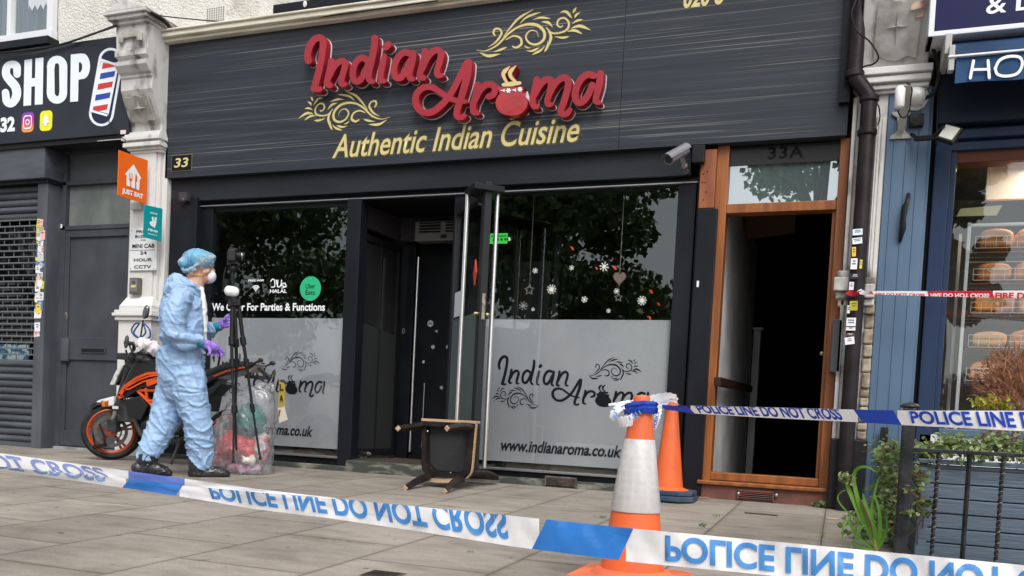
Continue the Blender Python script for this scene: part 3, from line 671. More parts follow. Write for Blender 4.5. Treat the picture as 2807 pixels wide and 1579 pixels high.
# ============================================================ restaurant shopfront
def WX(x, y, X):      # photo point on the plane x = X
    v = ray(x, y); return Vector(EYE + (X - EYE[0]) / v[0] * v)
def bbox(loops):
    A = np.vstack(loops); return A.min(0), A.max(0)
def affine(loops, src, dst):
    (a, b), (c, d) = src, dst
    k = (np.array(d) - np.array(c)) / (np.array(b) - np.array(a))
    return [(l - np.array(a)) * k + np.array(c) for l in loops]
rf = thing('restaurant_shopfront', 'black painted restaurant shopfront with frosted windows and an open doorway', 'shopfront', (-3.5, .1, 0))
YF, YG = .09, .13
XL, XR = -6.2, W(1890, 900, YF).x
XD0, XD1 = W(955, 800, YF).x, -3.17                       # doorway
zh = W(1100, 540, YF).z                                    # window head
MB().box(XL, W(1893, 480, .06).x, .06, .2, zh + .05, 2.69).build('lintel', M_LINTEL, rf, bev=.004)
MB().box(XL + .1, XD0, YF + .03, .2, zh - .05, zh + .05).box(XD0, XD1, YF + .03, .2, zh, zh + .05).box(XD1, XR, YF + .03, .2, zh - .02, zh + .05).build('head_rail', M_BLACKP, rf, bev=.003)
MB().box(XL + .12, XD1, .075, YF + .03, zh - .003, zh + .006).box(XD1, XR, .075, YF + .03, zh - .003, zh + .006).build('drip_edge', M_STEELD, rf)
zb = .12
gl0, gl1 = W(582, 800, YG).x, W(952, 800, YG).x
gr1 = W(1846, 800, YG).x
MB().box(XL + .03, W(535, 800, .05).x, .03, .2, .0, zh + .08).build('corner_post', M_NAVYP, rf, bev=.005)
MB().box(W(535, 800, .05).x, gl0, .1, .2, .0, zh).build('window_stile', M_BLACKP, rf, bev=.004)
MB().box(gl1, XD0 + .105, .07, .2, .04, zh).build('window_stile', M_NAVYP, rf, bev=.005)
MB().box(XD1 - .02, XD1 + .07, .1, .2, .04, zh).build('window_stile', M_BLACKP, rf, bev=.004)
MB().box(gr1, W(1893, 800, .09).x, .09, .2, .0, zh + .03).build('window_stile', M_NAVYP, rf, bev=.005)
xc0, xc1 = W(1893, 900, .02).x, W(1948, 900, .02).x
MB().box(xc0 - .012, xc0, .05, .2, gz(0), zh + .1).box(xc0, xc1, .02, .2, gz(0), W(1920, 572, .02).z).build('end_column', M_NAVYP, rf, bev=.006)
a, b, c, d = R4(1910, 770, 1916, 787, .019)
MB().box(a, b, .013, .02, c, d).build('white_mark', M_PAPER, rf)
for i, (x0, x1) in enumerate(((gl0, gl1), (XD1 + .07, gr1))):
    p = MB().add([(x0, YG, zb), (x1, YG, zb), (x1, YG, zh - .02), (x0, YG, zh - .02)], [(0, 1, 2, 3)]).build('window_pane', M_GLASS, rf)
    s = MB().box(x0 - .02, x1 + .02, YF - .02, YG + .02, zb - .015, zb + .005).build('sill_strip', M_STEELD, rf, bev=.003)
    MB().box(x0 - .02, x1 + .02, YF, .3, .03, zb - .015).build('bottom_rail', M_BLACKP, rf, bev=.004)
    zt_ = W(1404, 875.5, YG + .006).z; z0_ = W(1404, 1266, YG + .006).z if i else W(850, 1227, YG + .006).z
    f0, f1 = x0 + (.0 if not i else .0), x1
    if not i: f0 = x0 - .0
    MB().box(f0 + .002, f1 - .002, YG + .006, YG + .012, z0_, zt_).build('frosted_film', M_FILM, p)
    if not i: PANE_L = p; FL = (f0, f1, z0_, zt_)
    else: PANE_R = p; FR = (f0, f1, z0_, zt_)
# interior box, dark walls
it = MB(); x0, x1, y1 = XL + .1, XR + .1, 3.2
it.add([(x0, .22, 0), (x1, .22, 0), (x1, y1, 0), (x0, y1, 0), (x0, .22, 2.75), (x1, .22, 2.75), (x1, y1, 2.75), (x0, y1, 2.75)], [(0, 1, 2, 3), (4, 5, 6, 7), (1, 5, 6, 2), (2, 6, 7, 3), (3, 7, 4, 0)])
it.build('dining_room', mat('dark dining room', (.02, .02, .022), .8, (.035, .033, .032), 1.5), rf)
# things dimly seen inside: wall panels
wp = MB()
for px in (1255, 1275, 1400, 1520): 
    X = W(px, 700, 1.6).x; wp.box(X, X + .05, 1.6, 1.65, .0, 2.4)
wp.build('panel_frame', mat('grey partition', (.07, .075, .08), .5), rf)
MB().add([(W(1390, 560, 1.62).x, 1.62, 1.4), (W(1520, 560, 1.62).x, 1.62, 1.4), (W(1520, 560, 1.62).x, 1.62, 2.15), (W(1390, 560, 1.62).x, 1.62, 2.15)], [(0, 1, 2, 3)]).build('partition', mat('grey partition', (.07, .075, .08)), rf)
# riser and step
rs = MB().box(XL, XD0 + .1, .0, .3, gz(0) - .02, W(800, 1268, 0).z).box(XD1 - .02, xc0, .0, .3, gz(0) - .02, W(1404, 1308, 0).z)
rs.build('stall_riser', M_STONE, rf, bev=.006)
MB().box(XD0 + .1, XD1 - .02, -.005, .95, gz(0) - .02, W(1050, 1268, 0).z).build('doorstep', M_STONE, rf, bev=.008)
MB().box(XD0 + .1, XD1 - .02, .1, .93, W(1050, 1268, 0).z, W(1050, 1268, 0).z + .006).build('doormat', mat('brown coir mat', (.06, .045, .035), .95, bump=.5, bscale=80), rf)
def vent(parent, px0, py0, px1, py1, Y, m, n=6, name='vent_grille'):
    a, b, c, d = R4(px0, py0, px1, py1, Y)
    g = MB().box(a, b, Y, Y + .02, c, d).build(name, M_DARK, parent)
    s = MB(); s.box(a - .01, a, Y - .012, Y + .01, c - .01, d + .01).box(b, b + .01, Y - .012, Y + .01, c - .01, d + .01).box(a - .01, b + .01, Y - .012, Y + .01, d, d + .012)
    for i in range(n): s.box(a, b, Y - .01, Y + .005, c + (d - c) * (i + .15) / n, c + (d - c) * (i + .6) / n)
    s.build('bars', m, g, bev=.002)
    return g
vent(rf, 1497, 1311, 1578, 1331, -.012, mat('painted iron grille', (.07, .06, .055), .6, (.15, .12, .1), 20), 6)
# recess: ceiling, soffit box, air curtain, inner screen
zs = W(1050, 1268, 0).z
MB().box(XD0 + .1, XD1, .2, 1.0, zh + .0, zh + .05).build('porch_ceiling', M_DARK, rf)
MB().box(XD1 + .0, XD1 + .04, .2, 1.4, zs, zh).build('porch_side', M_BLACKP, rf)
pts = [(WX(1092, 620, -3.95), 0)]
YI = .95
a = W(1000, 600, .2); 
sb = MB(); p0 = W(995, 588, .22); p1 = W(1100, 600, YI - .15); zt0, zb0 = zh, W(1098, 661, YI - .15).z
sb.prism([(p0.x, .22, zt0), (p0.x, .22, W(995, 618, .22).z), (p1.x, YI - .15, zb0), (p1.x, YI - .15, zt0)], (-.05, .05, 0))
sb.box(p1.x, W(1260, 620, YI - .15).x, YI - .15, YI - .1, zb0, W(1150, 592, YI - .15).z).build('soffit_box', mat('brown steel', (.045, .04, .042), .45), rf, bev=.003)
ac = thing('air_curtain', 'pale air curtain heater with dark louvres above the inner door', 'heater', ((p1.x + .6), YI - .3, zb0))
a, b, c, d = R4(1137, 606, 1250, 660, YI - .3)
MB().box(a, b + .25, YI - .3, YI - .16, c, d).build('casing', mat('cream steel casing', (.16, .15, .14), .4), ac, bev=.008)
l = MB(); e0, e1, f0, f1 = R4(1150, 610, 1208, 638, YI - .3)
for x0, x1 in ((e0, e1), (e1 + .05, b + .2)):
    l.box(x0, x1, YI - .304, YI - .296, f0, f1)
l.build('louvre_opening', M_BLACK, ac)
l = MB()
for x0, x1 in ((e0, e1), (e1 + .05, b + .2)):
    for k in range(3): l.box(x0, x1, YI - .309, YI - .3, f0 + (f1 - f0) * (.2 + .3 * k), f0 + (f1 - f0) * (.24 + .3 * k))
l.build('louvre', M_STEELD, ac)
a, b, c, d = R4(1208, 643, 1224, 652, YI - .303); MB().box(a, b, YI - .306, YI - .3, c, d).build('display', M_BLACK, ac)
# inner door
idr = thing('inner_door', 'black inner door with a tall steel pull bar and a round push sticker', 'door', (-3.6, YI, zs))
MB().box(W(1062, 900, YI).x, W(1130, 900, YI).x, YI, YI + .05, zs, zb0 + .05).box(W(1142, 900, YI).x, XD1 + .1, YI - .0, YI + .05, zs, zb0 + .05).build('door_leaf', M_BLACKP, idr, bev=.004)
pb = MB(); xt = W(1143, 800, YI - .1).x
pb.tube([(xt, YI - .1, W(1118, 1238, YI - .1).z), (xt, YI - .1, W(1146, 705, YI - .1).z)], .013, 12)
pb.build('pull_bar', M_STEEL, idr, smooth=True)
x2 = W(1160, 1100, YI - .04).x
MB().tube([(x2, YI - .03, W(1137, 1225, YI - .03).z), (x2, YI - .03, W(1150, 1050, YI - .03).z)], .006, 8).build('pull_bar', M_STEELD, idr, smooth=True)
c_ = W(1180, 887, YI - .003); 
q = MB().lathe([(.032, 0), (.032, .002)], c_, (0, -1, 0)).build('push_sticker', mat('pale grey disc', (.42, .42, .42), .5), idr)
wall_text('PUSH', c_.x - .022, c_.x + .022, c_.z - .007, c_.z + .007, c_.y - .003, M_INK, 'lettering', q, bold=.03)
c_ = W(1107, 908, YI - .003); MB().tube([c_ + Vector((.012 * cos(t), -.005, .024 * sin(t))) for t in np.linspace(0, 2 * pi, 15)], .005, 6).build('keyhole_plate', M_STEELD, idr, smooth=True)
# folded inner leaf on the left of the porch
lf = thing('door', 'dark glass door leaf folded back against the left side of the porch', 'door', (XD0 + .2, .5, zs))
n0 = W(975, 1000, .16); n1 = W(1090, 1000, .85)
def LP(u, n, z): return Vector((n0.x + (n1.x - n0.x) * u + n, .16 + (.85 - .16) * u, z))
lm = MB(); 
for z0_, z1_, u0, u1 in ((zs + .035, zs + .1, 0, 1), (2.1, 2.16, 0, 1), (zs + .1, 2.1, 0, .06), (zs + .1, 2.1, .92, 1), (zs + .1, 2.1, .5, .53)):
    lm.prism([LP(u0, 0, z0_), LP(u1, 0, z0_), LP(u1, 0, z1_), LP(u0, 0, z1_)], (-.04, 0, 0))
lm.build('door_frame', M_BLACK, lf, bev=.003)
MB().add([LP(0, -.02, zs + .1), LP(1, -.02, zs + .1), LP(1, -.02, 2.1), LP(0, -.02, 2.1)], [(0, 1, 2, 3)]).build('glass', mat('smoked door glass', (.02, .021, .023), .12), lf)
MB().add([LP(0.02, -.01, zs + .1), LP(.94, -.01, zs + .1), LP(.94, -.01, 1.3), LP(.02, -.01, 1.36)], [(0, 1, 2, 3)]).build('dark_film', mat('dark film', (.03, .032, .034), .4), lf)
br_ = MB().prism([LP(0, .012, zs + .012), LP(1, .012, zs + .012), LP(1, .012, zs + .03), LP(0, .012, zs + .03)], (-.03, 0, 0)); br_.build('brush_strip', mat('scuffed strip', (.03, .03, .03), .5, (.35, .34, .32), 30, mixp=(.6, .66)), lf)
MB().lathe([(.02, 0), (.014, .03), (.0, .035)], LP(.35, .01, zs + .05), (1, -.3, 0)).build('hinge_knob', M_STEEL, lf, smooth=True)

# ============================================================ open entrance door
Hx, Hy = -3.19, .09
Ew = W(1316, 900, -.55); ex, ey = Ew.x - .01, -.55
wd_ = sqrt((ex - Hx) ** 2 + (ey - Hy) ** 2); du = ((ex - Hx) / wd_, (ey - Hy) / wd_); dn = (du[1], -du[0])
if dn[0] * 2.87 + dn[1] * -6.56 < 0: dn = (-dn[0], -dn[1])
def DL(u, n, z): return Vector((Hx + du[0] * u + dn[0] * n, Hy + du[1] * u + dn[1] * n, z))
ed = thing('entrance_door', 'open black framed glass door standing out over the pavement with steel pull bars', 'door', (Hx, Hy, zs))
DZ0, DZ1 = zs + .03, W(1318, 497, -.55).z
def dbox(mb, u0, u1, n0_, n1_, z0_, z1_): return mb.prism([DL(u0, n0_, z0_), DL(u1, n0_, z0_), DL(u1, n0_, z1_), DL(u0, n0_, z1_)], DL(0, n1_, 0) - DL(0, n0_, 0))
TH = .055
f = MB(); dbox(f, wd_ - .085, wd_, -TH, 0, DZ0, DZ1); dbox(f, 0, .06, -TH, 0, DZ0, DZ1 - .0); dbox(f, .06, wd_ - .085, -TH, 0, DZ0, DZ0 + .1); dbox(f, .06, wd_ - .085, -TH, 0, DZ1 - .1, DZ1)
f.build('door_frame', mat('scuffed black paint', (.018, .019, .022), .4, (.3, .29, .27), 9, (1, 1, .4), .2, 20, mixp=(.72, .76), detail=12), ed, bev=.004)
MB().add([DL(.06, -.02, DZ0 + .1), DL(wd_ - .085, -.02, DZ0 + .1), DL(wd_ - .085, -.02, DZ1 - .1), DL(.06, -.02, DZ1 - .1)], [(0, 1, 2, 3)]).build('door_pane', M_GLASS, ed)
zf = W(1290, 858, -.4).z
fm = MB().add([DL(.062, -.016, DZ0 + .1), DL(wd_ - .087, -.016, DZ0 + .1), DL(wd_ - .087, -.016, zf), DL(.062, -.016, zf)], [(0, 1, 2, 3)]).build('frosted_film', mat('frosted film back', (.1, .125, .125), .4), ed)
for sgn, off, u_, nm in ((1, .085, .66, 'pull_bar'), (-1, .06 + TH, .80, 'pull_bar')):
    b = MB(); n_ = off * sgn; z0_, z1_ = .14, DZ1 - .07
    b.tube([DL(u_, n_, z0_), DL(u_, n_, z1_)], .017, 12)
    b.build(nm, M_STEEL, ed, smooth=True)
br_ = MB(); dbox(br_, .62, .88, -TH - .09, .1, DZ1 - .075, DZ1 - .03); br_.build('closer_bracket', M_BLACKP, ed, bev=.004)
lk = MB().prism([DL(wd_ + .001, -.04, W(1313, 875, -.55).z), DL(wd_ + .001, -.015, W(1313, 875, -.55).z), DL(wd_ + .001, -.015, W(1318, 803, -.55).z), DL(wd_ + .001, -.04, W(1318, 803, -.55).z)], DL(.004, 0, 0) - DL(0, 0, 0)).build('lock_plate', mat('worn brass plate', (.35, .3, .22), .4, (.12, .1, .08), 30, metal=.5), ed)
k = MB(); zl = W(1300, 858, -.55).z
for s_, n_ in ((1, .0), (-1, -TH)):
    k.tube([DL(wd_ - .045, n_, zl), DL(wd_ - .045, n_ + s_ * .03, zl)], .013, 10)
k.build('lock_barrel', mat('brass', (.7, .6, .35), .3, metal=.9), ed, smooth=True)
MB().prism([DL(.12, -.01, W(1252, 866, -.1).z), DL(.33, -.01, W(1252, 866, -.1).z), DL(.33, -.01, W(1252, 798, -.1).z), DL(.12, -.01, W(1252, 798, -.1).z)], DL(0, .002, 0) - DL(0, 0, 0)).build('paper_notice', mat('notice paper', (.55, .56, .62), .6), ed)
rz = W(1283, 785, -.4).z
MB().prism([DL(.70, .0, rz), DL(.735, .0, rz + .1), DL(.70, .0, rz + .2), DL(.665, .0, rz + .1)], DL(0, .012, 0) - DL(0, 0, 0)).build('red_tag', mat('red tag', (.5, .06, .04), .4), ed)

# ============================================================ lettering and stickers on the windows
fl_, bl_, stl_, o1_, o2_ = LOGO
def thin(k): return to_plane(strokes_loops(LET[k], 2.5, grow=-6), -.09)
INDIAN = sum([thin(k) for k in ('I', 'n', 'd', 'i', 'a', 'n2')], [])
AROMA = sum([thin(k) for k in ('A', 'r', 'm', 'a2')], []) + [bl_[0]]
def poly_holes(): pass
def film_logo(parent, conv, YY):
    """conv maps right window photo points to plane points"""
    def put(loops, q0, q1, nm):
        lo, hi = bbox(loops); L = affine(loops, (lo, hi), (q0, q1))
        obj_of(stand(loops_mesh(L, tol=.0006), YY), nm, M_INK, parent)
    put(INDIAN, conv(1361, 1056), conv(1563, 977), 'logo_lettering')
    lo, hi = bbox(AROMA); lo2, hi2 = conv(1509, 1116), conv(1782, 1043)
    L = affine(AROMA, (lo, hi), (lo2, hi2)); obj_of(stand(loops_mesh(L, tol=.0006), YY), 'logo_lettering', M_INK, parent)
    L = affine(stl_, (lo, hi), (lo2, hi2)); obj_of(stand(loops_mesh(L, tol=.0006), YY), 'logo_steam', M_INK, parent)
    rb = affine(stl_, (lo, hi), (lo2, hi2))
    put(o1_, conv(1609, 1042), conv(1762, 980), 'scroll_ornament'); put(o2_, conv(1346, 1118), conv(1483, 1060), 'scroll_ornament')
def cR(x, y): w = W(x, y, YG + .004); return (w.x, w.z)
film_logo(PANE_R, cR, YG + .004)
sx = (W(878, 985, YG).x - W(765, 985, YG).x) / (W(1762, 1010, YG).x - W(1609, 1010, YG).x)
ox = W(765, 985, YG).x; orx = W(1609, 1010, YG).x; zof = W(820, 965, YG).z - W(1690, 983, YG).z
def cL(x, y): w = W(x, y, YG + .004); return (ox + (w.x - orx) * sx, w.z + zof)
film_logo(PANE_L, cL, YG + .004)
u0, u1 = cR(1373, 1220)[0], cR(1373, 1220)[0] + 1.045
zu = cR(1400, 1229)[1]
wall_text('www.indianaroma.co.uk', u0, u1, zu - .025, zu + .075, YG + .004, M_INK, 'web_address', PANE_R, bold=.028, shear=.25)
ul = ox + (u0 - orx) * sx; ur = W(857, 1180, YG).x; zu2 = W(830, 1189, YG).z
wall_text('www.indianaroma.co.uk', ur - 1.045, ur, zu2 - .025, zu2 + .075, YG + .004, M_INK, 'web_address', PANE_L, bold=.028, shear=.25)
YT = YG - .003
a, b, c, d = R4(581, 832, 891, 852, YT)
wall_text('We Cater For Parties & Functions', a, b, c, d + .005, YT, M_WVINYL, 'window_lettering', PANE_L, bold=.026)
a, b, c, d = R4(681, 766, 723, 772, YT); wall_text('FREE WIFI', a, b, c, d, YT, M_WVINYL, 'window_lettering', PANE_L, bold=.028)
wc = W(701, 800, YT); wf_ = []
for r in (20, 34, 48): wf_.append(([(wc.x * 1000 + r * sin(t), wc.z * 1000 + r * cos(t) - 5 + 5) for t in np.linspace(-.8, .8, 7)], 5))
wf_.append(([(wc.x * 1000, wc.z * 1000 + 1), (wc.x * 1000 + .5, wc.z * 1000 + 2)], 7))
obj_of(stand(map_mesh(loops_mesh(strokes_loops(wf_, 1.2)), lambda x, y, z: (x / 1000, y / 1000 + .01, 0)), YT), 'wifi_symbol', M_WVINYL, PANE_L)
a, b, c, d = R4(740, 793, 786, 803, YT); wall_text('HALAL', a, b, c, d, YT, M_WVINYL, 'window_lettering', PANE_L, bold=.028)
ar = [([(742, 772), (746, 766), (752, 768), (753, 785), (744, 787)], 1.4), ([(757, 768), (762, 786), (770, 782), (772, 768)], 1.5), ([(772, 783), (784, 786), (781, 776), (774, 779)], 1.4), ([(762, 768), (760, 786)], 1.3), ([(784, 786), (772, 790)], 1.2)]
obj_of(stand(loops_mesh(to_plane(strokes_loops(ar, .5), YT, lambda x, y: (x, y)), tol=.0003), YT), 'arabic_lettering', M_WVINYL, PANE_L)
uc = W(851, 791, YT); ue = MB().lathe([(.112, 0), (.112, .002)], (uc.x, YT + .001, uc.z), (0, -1, 0), n=40).build('delivery_sticker', mat('green sticker', (.02, .42, .19), .4), PANE_L)
for s_, dz, w in (('Uber', .0, .105), ('Eats', -.058, .1)): wall_text(s_, uc.x - w / 2, uc.x + w / 2, uc.z + dz, uc.z + dz + .045, YT - .002, M_INK, 'lettering', ue, bold=.01)
# hygiene rating sticker
a, b, c, d = R4(1333, 640, 1391, 668, YT); hg = MB().box(a, b, YT, YT + .002, c, d).build('rating_sticker', mat('vivid green sticker', (.03, .55, .06), .5), PANE_R)
wall_text('FOOD HYGIENE RATING', a + .04, b - .01, d - .03, d - .014, YT - .001, M_INK, 'lettering', hg, bold=.03)
k = MB()
for i in range(5): k.lathe([(.012 if i < 4 else .022, 0), (.012 if i < 4 else .022, .001)], (a + .07 + i * .035, YT - .0005, c + .035), (0, -1, 0), n=14)
k.build('rating_circles', mat('dark green ink', (.01, .1, .02)), hg)
wall_text('5', a + .2, a + .22, c + .022, c + .048, YT - .003, M_WVINYL, 'rating_number', hg, bold=.04)
M_SNOW = mat('snowflake sticker', (.7, .72, .66), .5)
M_SNOWF = mat('faint snowflake', (.2, .21, .22), .5)
def snowflake(x, y, r, n=6, parent=None, Y=YT, m=None):
    c = W(x, y, Y); R_ = r / FPX * 6.4; mb = MB()
    for k in range(n):
        t = 2 * pi * k / n + .2; e = Vector((sin(t), 0, cos(t))); q = Vector((cos(t), 0, -sin(t)))
        mb.add([c + q * R_ * .09, c + e * R_ + q * R_ * .12, c + e * R_ - q * R_ * .12, c - q * R_ * .09], [(0, 1, 2, 3)])
        for s_ in (-1, 1):
            p = c + e * R_ * .5; w_ = .3 if n < 8 else .12; mb.add([p, p + e * R_ * .14, p + e * R_ * .34 + q * s_ * R_ * w_, p + e * R_ * .2 + q * s_ * R_ * w_], [(0, 1, 2, 3)])
    mb.lathe([(R_ * .25, 0), (R_ * .25, .0005)], c, (0, -1, 0), n=10)
    return mb.build('snowflake_sticker', m or M_SNOW, parent)
for x, y, r, n in ((1467, 742, 9, 6), (1567, 734, 8, 6), (1656, 731, 14, 8), (1512, 793, 15, 10), (1602, 821, 10, 6), (1690, 798, 9, 8), (1760, 824, 14, 10), (1461, 848, 6, 6), (1668, 852, 7, 6)): snowflake(x, y, r, n, PANE_R)
snowflake(1434, 838, 14, 8, PANE_R, m=M_SNOWF)
for x, y, r in ((1197, 908, 5), (1187, 951, 8), (1226, 951, 6), (1161, 992, 6), (1210, 1063, 7)):
    o = snowflake(x, y, r, 6, idr, YI - .006)
def strokestar(name, label, cat, x, y, R_, Y, m, grp=None):
    c = W(x, y, Y); t = thing(name, label, cat, c, grp)
    mb = MB(); P_ = [c + Vector((R_ * (1 if k % 2 == 0 else .45) * sin(k * pi / 5), 0, R_ * (1 if k % 2 == 0 else .45) * cos(k * pi / 5))) for k in range(10)]
    mb.tube(P_ + [P_[0]], R_ * .14, 6); mb.build('star_outline', m, t)
    MB().tube([c + Vector((0, 0, R_)), c + Vector((0, 0, zh - c.z))], .0015, 4).build('string', m, t); return t
M_WICK = mat('pale wicker', (.22, .2, .18), .8, bump=.5, bscale=90)
strokestar('hanging_star', 'wicker star hanging on a string left of the big snowflake in the right window', 'ornament', 1451, 795, .045, .25, M_WICK, 'hanging window ornaments')
strokestar('hanging_star', 'wicker star hanging below the heart in the right window', 'ornament', 1695, 816, .035, .25, M_WICK, 'hanging window ornaments')
hc = W(1698, 762, .25); ht = thing('hanging_heart', 'pale brown heart ornament hanging in the right restaurant window', 'ornament', hc, 'hanging window ornaments')
hp = [(16 * sin(t) ** 3, 13 * cos(t) - 5 * cos(2 * t) - 2 * cos(3 * t) - cos(4 * t)) for t in np.linspace(0, 2 * pi, 30, endpoint=False)]
MB().prism([hc + Vector((a * .0033, 0, b * .0038)) for a, b in hp], (0, .02, 0)).build('heart', mat('brown paper heart', (.2, .14, .12), .7), ht, bev=.004)
MB().tube([hc + Vector((0, .01, .04)), hc + Vector((0, .01, zh - hc.z))], .0015, 4).build('string', M_WICK, ht)
for i, (x, y, s_, lab) in enumerate(((1567, 680, .018, 'topmost'), (1683, 733, .022, 'just above the heart'), (1634, 735, .014, 'left of the big snowflake'), (1784, 799, .018, 'above the right hand round snowflake'), (1804, 833, .014, 'rightmost'), (1779, 871, .02, 'lowest, by the frosted film'))):
    c = W(x, y, .24); k = MB().add([c + Vector((-s_, 0, s_ * .7)), c + Vector((s_ * .4, 0, s_ * .6)), c + Vector((s_, 0, -s_ * .8)), c + Vector((s_ * .3, 0, -s_)), c + Vector((-s_ * .2, 0, 0))], [(0, 1, 2, 3, 4)])
    k.prism([c + Vector((-s_, .01, s_ * .7)), c + Vector((s_ * .4, .01, s_ * .6)), c + Vector((s_, .01, -s_ * .8))], (0, .01, 0))
    tag(k.build('paper_decoration', mat('orange red foil', (.7, .07, .02), .3)), 'orange red decoration in the right window, ' + lab, 'ornament', 'orange paper decorations')

# ============================================================ door 33A
dr = thing('house_doorway', 'orange stained wooden doorway numbered 33A standing open on a dark hall', 'doorway', (-.5, .1, 0))
YD = .1
fx0, fx1 = W(1950, 700, .06).x, W(1981, 700, .06).x + .005
gx0, gx1 = W(2284, 700, .06).x, W(2311, 700, .06).x
ztop = 2.69; tz0, tz1 = W(2150, 582, YD).z, W(2150, 556, YD).z
MB().box(fx0, fx1, .06, .2, gz(0), ztop).build('door_post', M_OAK, dr, bev=.006)
MB().box(gx0, gx1, .06, .2, gz(0), ztop).build('door_post', M_OAK, dr, bev=.006)
MB().box(gx0 - .025, gx0, .1, .17, .12, tz0).build('door_stop', mat('dark orange oak', (.2, .06, .012), .4), dr, bev=.003)
MB().box(fx1, gx0, .07, .19, tz0, tz1).build('transom', M_OAK, dr, bev=.005)
bz0, bz1 = W(2050, 1322, .06).z, W(2050, 1300, .06).z
MB().box(fx1, gx0, .06, .2, bz0, bz1).build('threshold', M_OAK, dr, bev=.006)
MB().box(fx0, gx1, .0, .2, bz0 - .035, bz0 - .003).build('sill', M_OAK, dr, bev=.008)
MB().box(xc0 + .002, fx0, .03, .2, W(1920, 571, .03).z, 2.66).build('wood_block', M_ORW, dr, bev=.004)
h = MB()
for x, y in ((1929, 477), (1933, 500), (1925, 500), (1936, 526), (1928, 548), (1939, 470)): 
    p = W(x, y, .029); h.ball(p, .005, 6, 4)
h.build('screw_holes', M_DARK, dr)
MB().box(xc1 - .0, gx1 + .02, .03, .2, gz(0) - .02, bz0 - .036).build('tiled_base', M_BRICKR, dr, bev=.004)
vent(dr, 2025, 1349, 2118, 1369, .02, mat('red painted grille', (.20, .045, .03), .5, (.08, .06, .055), 20), 4)
k = MB()
for x, y in ((2024, 1353), (2128, 1358)): k.ball(W(x, y, .015), (.014, .012, .016), 8, 6)
k.build('grille_bracket', M_STEELD, dr, smooth=True)
fg = MB().add([(fx1, .12, tz1), (gx0, .12, tz1), (gx0, .12, ztop), (fx1, .12, ztop)], [(0, 1, 2, 3)]).build('fanlight', glass('coated fanlight glass', (.9, .95, .95), base=.36), dr)
MB().add([(fx1, .135, tz1), (gx0, .135, tz1), (gx0, .135, ztop), (fx1, .135, ztop)], [(0, 1, 2, 3)]).build('fanlight_backing', mat('fanlight frosted', (.16, .2, .205), .5), fg)
zq = W(2150, 447, .11).z
MB().box(fx1, gx0, .112, .118, zq, ztop).build('fanlight_dark_strip', mat('dark fanlight strip', (.016, .016, .016), .25), fg)  # dark strip across the upper part of the fanlight
a, b, c, d = R4(2106, 401, 2203, 434, .111)
wall_text('33A', a, b, c, d, .109, mat('black numerals', (.004, .004, .004), .6), 'numerals', fg, bold=.02, space=1.15)
# hall
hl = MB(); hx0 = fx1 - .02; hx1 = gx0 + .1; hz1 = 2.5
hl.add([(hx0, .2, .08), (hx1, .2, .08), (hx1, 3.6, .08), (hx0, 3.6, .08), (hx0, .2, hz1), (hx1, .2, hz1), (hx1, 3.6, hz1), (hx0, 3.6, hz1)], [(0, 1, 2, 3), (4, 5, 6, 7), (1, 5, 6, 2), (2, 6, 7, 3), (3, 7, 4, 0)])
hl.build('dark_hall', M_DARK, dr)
yfar = (WX(2042, 1275, hx0 + .005)).y
MB().box(hx0 - .02, hx0 + .003, .2, yfar, .085, hz1 - .01).build('white_hall_wall', mat('grubby white wall', (.74, .74, .73), .6, (.55, .56, .56), 3), dr)
hr = MB(); a = WX(1966, 1046, hx0 + .06); b = WX(2056, 1066, hx0 + .06)
hr.bar(a, b, .07, .05).build('handrail', mat('dark brown rail', (.035, .016, .01), .4), dr, bev=.008)
nx_ = WX(2042, 1275, hx0 + .005)
ny = yfar + .05; 
a, b, c, d = R4(2056, 905, 2076, 1240, ny); MB().box(a, b, ny, ny + .09, .1, d).box(a - .02, b + .02, ny - .02, ny + .1, d, d + .03).build('newel_post', mat('grubby white wall', (.5, .5, .48)), dr, bev=.006)
MB().prism([W(2043, 588, 1.3), W(2048, 655, 1.3), W(2178, 636, 1.3), W(2181, 580, 1.3)], (0, .05, 0)).build('hanging_board', mat('dark brown board', (.10, .06, .035), .6), dr)
MB().ball(W(2253, 969, .3), (.016, .016, .018)).build('door_knob', mat('brass'  , (.7, .6, .35)), dr, smooth=True)
a, b, c, d = R4(2279, 876, 2301, 1021, -.03)
tag(MB().box(gx1 - .04, gx1 + .03, -.05, .055, c, d).build('meter_box', mat('grey metal box', (.06, .066, .072), .5), bev=.006), 'narrow grey metal box fixed beside the orange door post', 'meter box')
# ============================================================ barber shop
bs = thing('barber_shopfront', 'grey barber shopfront with a roller shutter and a closed panelled door', 'shopfront', (-7.4, .1, 0))
Yc = 0.0
cx0, cx1 = W(90, 1000, Yc).x, W(117, 1000, Yc).x
ztc = W(140, 500, 0).z
MB().box(cx0, cx1, -.0, .3, gz(0), W(110, 395, 0).z).build('guide_column', M_GREYL, bs, bev=.005)
MB().box(cx1, W(160, 900, .17).x, .22, .3, gz(0), 3.1).build('reveal', M_GREYP, bs)
YB = .17
px0, px1 = W(150, 900, YB).x, W(170, 900, YB).x
MB().box(px0, px1, YB, .3, gz(0), 3.0).build('door_post', M_GREYP, bs, bev=.004)
dx0, dx1 = W(172, 900, YB + .03).x, -6.58
